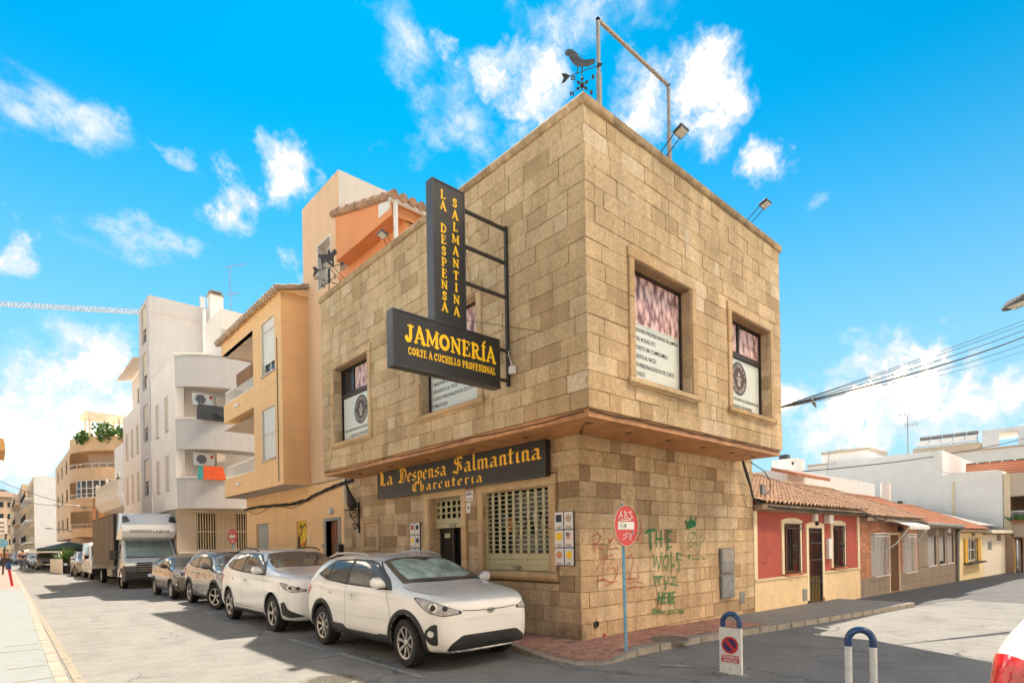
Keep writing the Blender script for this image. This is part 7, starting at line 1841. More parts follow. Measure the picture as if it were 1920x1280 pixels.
mat('crease_shade', (.50,.49,.47), .4, 0)  # body creases drawn as flat grey lines, their shading put into colour
SUV = [ # x, zb, w, zs, ws, zr, wr, zt      (x forward from mid-wheelbase)
 (2.04,.34,.43,.70,.43,.77,.32,.79),(2.015,.25,.65,.80,.63,.89,.50,.91),(1.90,.21,.785,.87,.755,.955,.62,.98),(1.58,.20,.868,.925,.835,1.0,.69,1.03),
 (1.28,.20,.88,.955,.845,1.035,.69,1.065),(1.06,.20,.882,.975,.855,1.06,.70,1.095),(.62,.20,.882,.99,.86,1.255,.685,1.315),(.20,.20,.882,1.0,.86,1.425,.645,1.485),
 (-.45,.20,.882,1.015,.86,1.465,.64,1.515),(-1.15,.20,.882,1.04,.858,1.455,.625,1.505),(-1.62,.21,.875,1.07,.845,1.42,.605,1.475),(-1.86,.23,.86,1.08,.82,1.29,.63,1.34),
 (-1.99,.27,.82,1.0,.78,1.08,.63,1.11),(-2.045,.36,.68,.85,.66,.90,.48,.91)]
def side_z(tab, x, k):
    for a, b in zip(tab[:-1], tab[1:]):
        if b[0] <= x <= a[0]: t = (x-a[0])/(b[0]-a[0]); return a[k]+(b[k]-a[k])*t
    return tab[0][k]
def car_body(tab, axles, rw):
    m = MB(); rows = []
    for (x,zb,w,zs,ws,zr,wr,zt) in tab:
        zl = zb+.20
        half = [(0,zb),(.66*w,zb),(.955*w,zb+.03),(w*.995,zl),(w,(zl+zs)/2),(ws+.012,zs-.06),(ws-.028,zs+.012),(ws*.48+wr*.52,zs*.48+zr*.52+.012),(wr,zr),(wr*.62,zr*.28+zt*.72),(0,zt)]
        ring = [(y,z) for y,z in half] + [(-y,z) for y,z in half[-2:0:-1]]
        rows.append([Vector((x,y,z)) for y,z in ring])
    n = len(rows[0])
    for r in rows: m.v += r
    for i in range(len(rows)-1):
        for j in range(n): m.f.append((i*n+j,i*n+(j+1)%n,(i+1)*n+(j+1)%n,(i+1)*n+j)); m.m.append(0)
    # end caps as strips
    for i, rev in ((0,False),(len(rows)-1,True)):
        b = i*n
        for j in range(n//2):
            a, c, d, e = j, j+1, n-1-j, (n-j) % n
            q = (b+a,b+c,b+d,b+e) if j else (b+a,b+c,b+d)
            if len(set(q)) >= 3:
                q = tuple(dict.fromkeys(q)); m.f.append(q); m.m.append(0)
    me = m.mesh('body'); bm = bmesh.new(); bm.from_mesh(me); bmesh.ops.remove_doubles(bm, verts=bm.verts, dist=1e-5); bmesh.ops.recalc_face_normals(bm, faces=bm.faces); bm.to_mesh(me); bm.free()
    o = bpy.data.objects.new('tmp', me); COL.objects.link(o)
    s = o.modifiers.new('s','SUBSURF'); s.levels = 3; s.render_levels = 3
    cut = []
    for ax in axles:
        for sd in (1,-1):
            c = MB(); c.lathe([(0,sd*.52),(rw+.045,sd*.52),(rw+.045,sd*1.3),(0,sd*1.3)], (ax,0,rw+.01), axis='y', n=40)
            cm = c.mesh('c'); bm = bmesh.new(); bm.from_mesh(cm); bmesh.ops.remove_doubles(bm, verts=bm.verts, dist=1e-5); bmesh.ops.recalc_face_normals(bm, faces=bm.faces); bm.to_mesh(cm); bm.free()
            co = bpy.data.objects.new('c', cm); COL.objects.link(co); cut.append(co)
            b = o.modifiers.new('b','BOOLEAN'); b.operation = 'DIFFERENCE'; b.solver = 'EXACT'; b.object = co
    dg = bpy.context.evaluated_depsgraph_get(); dg.update()
    res = bpy.data.meshes.new_from_object(o.evaluated_get(dg))
    # uncut shape for projecting trim onto
    for b in [q for q in o.modifiers if q.type == 'BOOLEAN']: o.modifiers.remove(b)
    dg = bpy.context.evaluated_depsgraph_get(); dg.update(); full = bpy.data.meshes.new_from_object(o.evaluated_get(dg))
    bvh = BVHTree.FromPolygons([v.co.copy() for v in full.vertices], [tuple(p.vertices) for p in full.polygons])
    for c in cut: bpy.data.objects.remove(c)
    bpy.data.objects.remove(o); bpy.data.meshes.remove(full)
    res.materials.clear(); res.materials.append(M('black')); res.materials.append(M('black'))
    for p in res.polygons:
        c = p.center
        for ax in axles:
            if math.hypot(c.x-ax, c.z-rw-.01) < rw+.055 and abs(c.y) > .50 and (abs(c.y) < .53 or math.hypot(c.x-ax, c.z-rw-.01) > rw+.03): p.material_index = 1
    res.shade_smooth(); res.set_sharp_from_angle(angle=R(42))
    return res, bvh
class Car:
    def __init__(s, root, bvh): s.o, s.b = root, bvh
    def hit(s, org, d):
        h = s.b.ray_cast(Vector(org), Vector(d).normalized())
        return (h[0], h[1]) if h[0] is not None else None
    def ray(s, mode, a, b):
        if mode == 'side': return s.hit((a,3,b),(0,-1,0))
        if mode == 'front': return s.hit((5,a,b),(-1,0,0))
        if mode == 'rear': return s.hit((-5,a,b),(1,0,0))
        if mode == 'top': return s.hit((a,b,4),(0,0,-1))
        if mode == 'fcorner': d = Vector((.8,.6,0)); u = Vector((-.6,.8,0)); return s.hit(u*a+UP*b+d*5, -d)
        if mode == 'rcorner': d = Vector((-.8,.6,0)); u = Vector((.6,.8,0)); return s.hit(u*a+UP*b+d*5, -d)
    def emit(s, mb, name, m, mirror=True, parent=None, smooth=True):
        out = []
        for sg in ((1,-1) if mirror else (1,)):
            q = MB(); q.v = [Vector((p.x,p.y*sg,p.z)) for p in mb.v]; q.f = [tuple(reversed(f)) if sg < 0 else f for f in mb.f]; q.m = list(mb.m)
            out.append(q.build(name, m, parent or s.o, smooth=smooth, local=True, fix=False))
        return out
    def patch(s, name, m, mode, poly, off=.004, mirror=True, rings=(1,.9,.7,.45,.2), rim=.012, parent=None):
        if len(poly) < 16:   # resample, rounding the corners a little
            q = []
            for i, p in enumerate(poly):
                a, b = poly[i-1], poly[(i+1) % len(poly)]
                L0, L1 = math.dist(p,a), math.dist(p,b); r = min(.035, L0*.3, L1*.3)
                q += [(p[0]+(a[0]-p[0])*r/L0, p[1]+(a[1]-p[1])*r/L0), (p[0]+(a[0]-p[0])*r/L0*.3+(b[0]-p[0])*r/L1*.3, p[1]+(a[1]-p[1])*r/L0*.3+(b[1]-p[1])*r/L1*.3), (p[0]+(b[0]-p[0])*r/L1, p[1]+(b[1]-p[1])*r/L1)]
            poly = []
            for i, p in enumerate(q):
                b = q[(i+1) % len(q)]; n = max(1, int(math.dist(p,b)/.05)); poly += [(p[0]+(b[0]-p[0])*t/n, p[1]+(b[1]-p[1])*t/n) for t in range(n)]
        cx = sum(p[0] for p in poly)/len(poly); cy = sum(p[1] for p in poly)/len(poly)
        mb = MB(); n = len(poly); last = None; base = []
        for k, t in enumerate(rings):
            for p in poly:
                h = s.ray(mode, cx+(p[0]-cx)*t, cy+(p[1]-cy)*t) or last
                if h is None: return []
                last = h; mb.v.append(h[0]+h[1]*off)
                if k == 0: base.append(h[0]-h[1]*rim)
        h = s.ray(mode, cx, cy) or last; mb.v.append(h[0]+h[1]*off); c = len(mb.v)-1
        for k in range(len(rings)-1):
            for i in range(n): mb.f.append((k*n+i,k*n+(i+1)%n,(k+1)*n+(i+1)%n,(k+1)*n+i))
        k = len(rings)-1
        for i in range(n): mb.f.append((k*n+i,k*n+(i+1)%n,c))
        q = len(mb.v); mb.v += base
        for i in range(n): mb.f.append((q+i,q+(i+1)%n,(i+1)%n,i))
        mb.m = [0]*len(mb.f)
        # make the faces look outwards
        a, b, cc = (mb.v[j] for j in mb.f[0][:3]); nr = (b-a).cross(cc-a)
        if h and nr.dot(h[1]) < 0: mb.f = [tuple(reversed(f)) for f in mb.f]
        return s.emit(mb, name, m, mirror, parent)
    def strip(s, name, m, mode, A, B, off=.004, mirror=True, n=4, parent=None, fall=None):
        mb = MB(); last = None; w = n+1
        for a, b in zip(A, B):
            for k in range(w):
                t = k/n; p = (a[0]+(b[0]-a[0])*t, a[1]+(b[1]-a[1])*t); h = s.ray(mode, *p) or last
                if h is None: return []
                last = h; e = -.003 if k in (0,n) and n > 2 else off; mb.v.append(h[0]+h[1]*e)
        for i in range(len(A)-1):
            for k in range(n): mb.f.append((i*w+k,i*w+k+1,(i+1)*w+k+1,(i+1)*w+k))
        mb.m = [0]*len(mb.f)
        f = mb.f[len(mb.f)//2]; a, b, c = (mb.v[j] for j in f[:3])
        if (b-a).cross(c-a).dot(last[1]) < 0: mb.f = [tuple(reversed(q)) for q in mb.f]
        return s.emit(mb, name, m, mirror, parent)
    def line(s, name, m, mode, pts, w=.008, off=.0025, mirror=True, dens=.05):
        q = []
        for a, b in zip(pts[:-1], pts[1:]):
            n = max(1, int(math.dist(a,b)/dens)); q += [(a[0]+(b[0]-a[0])*t/n, a[1]+(b[1]-a[1])*t/n) for t in range(n)]
        q.append(pts[-1]); A, B = [], []
        for i, p in enumerate(q):
            a, b = q[max(0,i-1)], q[min(len(q)-1,i+1)]; L = math.dist(a,b) or 1; nx, ny = -(b[1]-a[1])/L*w/2, (b[0]-a[0])/L*w/2
            A.append((p[0]+nx,p[1]+ny)); B.append((p[0]-nx,p[1]-ny))
        return s.strip(name, m, mode, A, B, off, mirror, 1)
def wheel_meshes(rw, spokes, style):
    t = MB(); w = .205; ri = rw*.66
    t.lathe([(ri,-w/2+.01),(ri+.02,-w/2),(rw*.93,-w/2),(rw*.985,-w/2+.025),(rw,-w/2+.06),(rw,w/2-.06),(rw*.985,w/2-.025),(rw*.93,w/2),(ri+.02,w/2),(ri,w/2-.01)], axis='y', n=36)
    for k in range(3): pass
    tm = t.mesh('wheel'); tm.materials.append(M('rubber')); tm.shade_smooth(); tm.set_sharp_from_angle(angle=R(50))
    r = MB(); r.lathe([(ri,w/2-.012),(ri-.015,w/2-.02),(ri-.022,w/2-.03),(ri-.03,w/2-.10),(0,w/2-.10)], axis='y', n=36, mi=1)
    r.lathe([(ri+.004,w/2-.012),(ri-.002,w/2-.004),(ri-.02,w/2-.012),(ri-.022,w/2-.03)], axis='y', n=36)
    for i in range(spokes):
        a = 2*math.pi*i/spokes
        for da, wd in (((-.09,.018),(.09,.018)) if style == 'twin' else ((0,.019),)):
            c0 = Vector((math.sin(a)*.05,w/2-.028,math.cos(a)*.05)); c1 = Vector((math.sin(a+da)*(ri-.012),w/2-.016,math.cos(a+da)*(ri-.012)))
            d = (c1-c0).normalized(); sdv = d.cross(Vector((0,1,0))).normalized()
            w0, w1 = wd*.8, wd*1.15
            q = [c0-sdv*w0,c0+sdv*w0,c1+sdv*w1,c1-sdv*w1]; r.add([p for p in q]+[p-Vector((0,.03,0)) for p in q], [(0,1,2,3),(0,4,5,1),(1,5,6,2),(2,6,7,3),(3,7,4,0)])
    r.lathe([(0,w/2-.012),(.03,w/2-.012),(.05,w/2-.02),(.055,w/2-.05)], axis='y', n=16)
    bm = bmesh.new(); rm = r.mesh('rim'); bm.from_mesh(rm); bmesh.ops.recalc_face_normals(bm, faces=bm.faces); bm.to_mesh(rm); bm.free()
    rm.materials.append(M('alloy')); rm.materials.append(M('alloy_dark'))
    return tm, rm
def add_wheels(root, axles, track, rw, spokes=5, style='single', steer=0):
    tm, rm = wheel_meshes(rw, spokes, style)
    for ax in axles:
        for sd in (1,-1):
            w = bpy.data.objects.new('wheel', tm); COL.objects.link(w); w.parent = root; w.location = (ax, sd*track, rw); w.rotation_euler = (0, R(random.uniform(0,70)), (0 if sd > 0 else math.pi)+(steer if ax == max(axles) else 0))
            q = bpy.data.objects.new('rim', rm); COL.objects.link(q); q.parent = w
def make_car(name, label, loc, heading, paint, tab=SUV, sx=1.0, sy=1.0, sz=1.0, wb=2.58, rw=.325, style='kia', group='cars parked along the kerb', spokes=8, stylew='single', steer=0, shade=False):
    tab = [(a*sx,b*(sz if b>.3 else 1),c*sy,d*sz,e*sy,f*sz,g*sy,h*sz) for a,b,c,d,e,f,g,h in tab]
    X = lambda v: v*sx
    axles = (wb/2, -wb/2)
    root = thing(name, loc, label, 'car', group, heading)
    me, bvh = car_body(tab, axles, rw); idx = [p.material_index for p in me.polygons]; me.materials.clear(); me.materials.append(M(paint)); me.materials.append(M('black')); me.polygons.foreach_set('material_index', idx)
    body = bpy.data.objects.new('body', me); COL.objects.link(body); body.parent = root
    c = Car(root, bvh); Z = lambda v: v*sz
    P = lambda pts: [(X(a),Z(b)) for a,b in pts]
    # side glass
    c.patch('window_surround', 'trim_black', 'side', P([(.92,1.0),(.76,1.13),(.24,1.395),(-.5,1.42),(-1.18,1.395),(-1.45,1.26),(-1.60,1.16),(-1.2,1.075),(-.45,1.03)]), .002)
    c.patch('side_window', 'car_glass', 'side', P([(.74,1.03),(.64,1.14),(.20,1.365),(-.42,1.39),(-.39,1.055)]), .006)
    c.patch('side_window', 'car_glass_tint', 'side', P([(-.47,1.06),(-.50,1.395),(-1.12,1.365),(-1.10,1.09)]), .006)
    c.patch('quarter_window', 'car_glass_tint', 'side', P([(-1.16,1.10),(-1.18,1.35),(-1.38,1.25),(-1.50,1.165)]), .006)
    # windscreen, rear window
    ws = [(X(1.01),-.69*sy),(X(1.085),-.3*sy),(X(1.10),0),(X(1.085),.3*sy),(X(1.01),.69*sy),(X(.63),.645*sy),(X(.26),.585*sy),(X(.235),.25*sy),(X(.23),0),(X(.235),-.25*sy),(X(.26),-.585*sy),(X(.63),-.645*sy)]
    c.patch('windscreen', 'car_glass', 'top', ws, .005, mirror=False)
    if shade:
        c.patch('sunshade', 'sunshade', 'top', [(X(.93),-.56*sy),(X(.97),-.1*sy),(X(.95),.40*sy),(X(.85),.60*sy),(X(.39),.53*sy),(X(.32),.25*sy),(X(.44),.05*sy),(X(.31),-.22*sy),(X(.35),-.51*sy),(X(.65),-.57*sy)], .008, mirror=False)
    c.line('wiper', 'trim_black', 'top', [(X(1.04),-.5*sy),(X(1.07),0),(X(1.01),.45*sy)], .022, .012, False)
    c.patch('rear_window', 'car_glass_tint', 'rear', [(-.52*sy,Z(1.10)),(.52*sy,Z(1.10)),(.46*sy,Z(1.36)),(-.46*sy,Z(1.36))], .005, mirror=False)
    # panel gaps
    for pts in ([(.98,.36),(.92,.75),(.80,.98)],[(-.43,.38),(-.43,1.03)],[(-1.22,.66),(-1.30,.95),(-1.22,1.06)],): c.line('panel_gap', 'black', 'side', P(pts))
    c.line('panel_gap', 'black', 'side', P([(.98,.36),(-.95,.37),(-1.02,.55),(-1.22,.66)]), .006)
    c.line('bonnet_gap', 'black', 'top', [(X(1.07),.73*sy),(X(1.3),.75*sy),(X(1.58),.715*sy),(X(1.80),.60*sy)])
    # handles
    for xx in (-.25,-1.0):
        c.patch('door_handle', paint, 'side', P([(xx-.10,.885),(xx-.06,.905),(xx+.06,.905),(xx+.10,.885),(xx+.06,.87),(xx-.06,.87)]), .032, rim=.004)
    # mirror
    for sd in (1,-1):
        q = MB(); y0 = .86*sy; xm, zm = X(.72), Z(1.03)
        q.tube([(xm+.02,sd*(y0-.02),zm+.02),(xm+.03,sd*(y0+.02),zm+.05),(xm+.035,sd*(y0+.09),zm+.075),(xm+.03,sd*(y0+.16),zm+.075),(xm+.02,sd*(y0+.20),zm+.065)], [.025,.055,.085,.08,.03], 12)
        for v in q.v: v.x = xm+.03+(v.x-xm-.03)*.75
        mo = q.build('mirror', paint, root, smooth=True, local=True)
        q = MB(); q.bar((xm,sd*(y0-.06),zm-.01),(xm+.03,sd*(y0+.10),zm+.0), .05,.03); q.build('mirror_foot', 'trim_black', mo, local=True)
        q = MB(); q.quad((xm-.035,sd*(y0+.03),zm+.02),(xm-.035,sd*(y0+.18),zm+.03),(xm-.035,sd*(y0+.18),zm+.11),(xm-.035,sd*(y0+.03),zm+.12)); q.build('mirror_glass', 'alloy', mo, local=True)
        # roof rail
        if style != 'hatch':
            pts = [(X(x),sd*side_z(tab,X(x),6)*1.0,side_z(tab,X(x),5)+dz) for x,dz in ((-.02,.0),(-.2,.045),(-.7,.055),(-1.2,.05),(-1.5,.01))]
            q = MB(); q.tube(pts, [.012,.018,.018,.018,.012], 8); q.build('roof_rail', 'alloy' if style != 'bmw' else 'trim_black', root, smooth=True, local=True)
    # cladding
    clad = style in ('kia','suv'); cm = 'trim_black' if clad else paint
    for ax in axles:
        an = [R(t) for t in range(-12,193,6)]; f = lambda r: [(ax+r*math.cos(t), max(.225, rw+.01+r*math.sin(t))) for t in an]
        c.strip('arch_trim', cm, 'side', f(rw+.048), f(rw+(.118 if clad else .07)), .016, n=5)
    xa, xb = axles[0]-rw-.08, axles[1]+rw+.08
    n = 14; A = [(xa+(xb-xa)*i/n, .225) for i in range(n+1)]; Bz = [(xa+(xb-xa)*i/n, .345+(.07 if clad and i>n-4 else 0)+(.03 if clad and i < 3 else 0)+(.02 if clad else 0)) for i in range(n+1)]
    c.strip('sill_trim', 'trim_black', 'side', A, Bz, .012)
    fz = lambda pts: [(a*sy,b) for a,b in pts]
    # lamps
    if style == 'bmw':
        hl = [(-.80,.74),(-.55,.725),(-.37,.80),(-.28,.90),(-.40,.885),(-.62,.83),(-.80,.775)]
    elif style == 'suv': hl = [(-.80,.70),(-.5,.70),(-.33,.80),(-.28,.90),(-.45,.88),(-.78,.80)]
    else: hl = [(-.84,.735),(-.6,.71),(-.42,.75),(-.30,.84),(-.21,.935),(-.30,.935),(-.52,.885),(-.84,.77)]
    hl = [(u*(1 if sx < 1.03 else sx*1.02), Z(z)) for u,z in hl]
    for h in c.patch('headlight_surround', 'trim_black', 'fcorner', hl, .004): pass
    hc = (sum(p[0] for p in hl)/len(hl), sum(p[1] for p in hl)/len(hl))
    sh = lambda f: [(hc[0]+(p[0]-hc[0])*f, hc[1]+(p[1]-hc[1])*f) for p in hl]
    c.patch('headlight', 'lamp_clear', 'fcorner', sh(.90), .008)
    circ = lambda u, z, r: [(u+r*math.cos(R(t)), z+r*math.sin(R(t))) for t in range(0,360,22)]
    c.patch('headlamp_lens', 'lamp_chrome', 'fcorner', circ(hc[0]+.02, hc[1]-.005, .055), .012); c.patch('headlamp_lens', 'alloy_dark', 'fcorner', circ(hc[0]+.02, hc[1]-.005, .036), .015); c.patch('headlamp_lens', 'alloy_dark', 'fcorner', circ(hc[0]-.13, hc[1]-.012, .034), .012)
    if style == 'bmw':
        c.patch('grille', 'trim_black', 'front', fz([(.03,.56),(.34,.56),(.37,.64),(.32,.76),(.04,.77)]), .006)
        c.patch('air_intake', 'trim_black', 'fcorner', [(-.86,.33),(-.55,.30),(-.36,.36),(-.36,.58),(-.44,.60),(-.52,.46)], .006)
        c.patch('lower_grille', 'trim_black', 'front', fz([(-.45,.30),(.45,.30),(.42,.42),(-.42,.42)]), .006, False)
        c.strip('chin', paint, 'front', fz([(-.7,.24),(0,.24),(.7,.24)]), fz([(-.7,.30),(0,.30),(.7,.30)]), .01, False)
    else:
        c.patch('lower_grille', 'trim_black', 'front', fz([(-.66,.27),(.66,.27),(.62,.36),(.46,.46),(-.46,.46),(-.62,.36)]), .006, False)
        for z in (.33,.37,.41): c.line('grille_bar', 'black', 'front', fz([(-.42,z),(.42,z)]), .016, .014, False)
        c.strip('skid_plate', 'lamp_chrome' if style == 'kia' else 'trim_black', 'front', fz([(-.60+.12*i,.225) for i in range(11)]), fz([(-.60+.12*i,.27) for i in range(11)]), .016, False, 4)
        c.patch('fog_lamp_housing', 'trim_black', 'fcorner', [(-.54,.34),(-.44,.35),(-.36,.44),(-.37,.52),(-.45,.60),(-.53,.62)], .006)
        c.patch('fog_lamp', 'lamp_chrome', 'fcorner', circ(-.45,.49,.042), .014)
        if style == 'suv': c.patch('grille', 'trim_black', 'front', fz([(-.42,.60),(.42,.60),(.5,.68),(.46,.75),(-.46,.75),(-.5,.68)]), .006, False)
        elif style == 'hatch': c.patch('grille', 'trim_black', 'front', fz([(-.40,.56),(.40,.56),(.46,.66),(-.46,.66)]), .006, False)
        else: c.patch('nose_panel', paint, 'front', fz([(-.42,.655),(.42,.655),(.46,.70),(-.46,.70)]), .004, False)
    c.line('bonnet_edge', 'black', 'front', fz([(-.46,Z(.775)),(-.25,Z(.762)),(0,Z(.758)),(.25,Z(.762)),(.46,Z(.775))]), .009, .003, False)
    c.line('bonnet_crease', 'crease_shade', 'top', [(X(1.12),.40*sy),(X(1.4),.42*sy),(X(1.75),.38*sy)], .012, .002)
    c.line('door_crease', 'crease_shade', 'side', P([(.9,.60),(0,.575),(-.9,.60)]), .012, .002)
    c.line('shoulder_crease', 'crease_shade', 'side', P([(1.2,.90),(.4,.915),(-1.0,.93),(-1.7,.97)]), .008, .002)
    # lower front lip
    c.strip('front_lip', 'trim_black', 'fcorner', [(-1.0+.1*i,.20) for i in range(9)], [(-1.0+.1*i,.255) for i in range(9)], .012)
    # tail lamps
    c.patch('tail_lamp', 'lamp_red', 'rcorner', [(-.84,Z(.80)),(-.55,Z(.78)),(-.40,Z(.86)),(-.38,Z(.96)),(-.58,Z(1.0)),(-.84,Z(.93))], .012)
    c.strip('rear_bumper', 'trim_black', 'rear', fz([(-.72+.12*i,.28) for i in range(13)]), fz([(-.72+.12*i,.42) for i in range(13)]), .01, False)
    # tidy plates
    for md, sg in (('front',1),('rear',-1)):
        if md == 'front' and style in ('kia','bmw'): continue
        zz = .47 if md == 'front' else Z(.72)
        h = c.ray(md, 0, zz)
        if h:
            q = MB(); x = h[0].x+sg*.014; q.box(min(x,x+sg*.008),max(x,x+sg*.008),-.26,.26,zz-.055,zz+.055); pl_ = q.build('number_plate', 'plate_white', root, local=True); q = MB(); x2 = x+sg*.009; q.box(min(x2,x2+sg*.001),max(x2,x2+sg*.001),.21*sg if sg > 0 else -.26,.26 if sg > 0 else -.21,zz-.055,zz+.055); q.build('country_band', 'plate_blue', pl_, local=True)
    if style == 'kia':
        h = c.ray('front', 0, .745)
        if h:
            og = h[0]+Vector((.008,0,0)); w = world_loc(root)
            st = Strokes(og, (0,1,0), (0,0,1), .002); st.ribbon([(.062*math.cos(R(t)),.032*math.sin(R(t))) for t in range(0,360,20)], .006, closed=True); b_ = st.mb.build('badge', 'black', root, local=True, fix=False)
            text_mesh('KIA', .05, 'badge_letters', 'black', root, og+w-Vector((0,0,.017))+Vector((.003,0,0)), (0,1,0), (0,0,1), 'CENTER', .001, .0015)
    add_wheels(root, axles, .882*sy-.115, rw, spokes, stylew, steer)
    return root
HD = -math.pi/2          # facing the camera down the street
kia = make_car('parked_car', 'white crossover with silver sunshade in its windscreen, first in the row', (4.885, 7.90, 0), HD, 'paint_white', shade=True, steer=R(-4))
BMW = [(x,zb,w,zs+(.05 if x>.7 else .02),ws,zr+(.06 if x>.7 else .0),wr+(.02 if x > .7 else 0),zt+(.065 if x>.7 else 0)) for x,zb,w,zs,ws,zr,wr,zt in SUV]
BMW = [(x + (-.14 if .3 < x < .97 else 0), *r) for x, *r in BMW]
bmw = make_car('parked_car', 'pearl white sports utility car with black roof rails, second in the row', (4.86, 12.70, 0), HD, 'paint_white2', tab=BMW, sx=1.07, sy=1.04, sz=1.07, wb=2.72, rw=.355, style='bmw', spokes=5, stylew='twin')
gsv = make_car('parked_car', 'metallic grey sports utility car with steered front wheels, third in the row', (5.22, 18.02, 0), HD, 'paint_grey', sx=1.05, sy=1.03, sz=1.05, wb=2.64, rw=.34, style='suv', spokes=5, steer=R(22))
HT = [(x,zb,w,zs*.985,ws,zr*.955 if x<.7 else zr*.97,wr,zt*.955 if x<.7 else zt*.97) for x,zb,w,zs,ws,zr,wr,zt in SUV]
dk = make_car('parked_car', 'dark bronze hatchback with glaring windscreen in front of the lorry', (5.10, 22.62, 0), HD, 'paint_bronze', tab=HT, sx=.99, sy=1.0, sz=.98, wb=2.56, rw=.315, style='hatch', spokes=10)
def corner_car():
    wc = make_car('parked_car', 'white car at the lower picture corner showing its red tail lamp', (5.79, -.46, 0), R(-6), 'paint_white2', tab=HT, sx=1.0, sy=1.0, sz=1.0, wb=2.56, rw=.315, style='hatch', group=None, spokes=10)
corner_car()
def recolour(root, paint):
    for o in root.children:
        for s in o.material_slots:
            if s.material and s.material.name.startswith('paint_'): s.link = 'OBJECT'; s.material = M(paint)
        for q in o.children: pass
far = [((4.65,47.0),'paint_silver',gsv,'silver car parked behind the pale van'),((3.55,67.3),'paint_grey',gsv,'grey car parked past the planters'),((3.5,73.0),'paint_silver',dk,'dusty silver car, second past the planters'),((3.45,78.5),'paint_white',kia,'white car, third past the planters'),((3.2,86),'paint_black',dk,'black car far along the main street'),((3.1,93),'paint_grey',gsv,'grey car far along the main street'),((3.0,101),'paint_red',dk,'dark red car far along the main street'),((2.8,110),'paint_silver',gsv,'silver car far along the main street'),((2.7,120),'paint_black',dk,'black car at the far end of the row'),((.0,84),'paint_black',dk,'dark car parked on the far pavement side')]
for (x,y), pnt, src, lb in far:
    q = copy_tree(src); q.location = (x,y,0); q['label'] = lb; q['group'] = 'cars parked further along the street'; recolour(q, pnt)

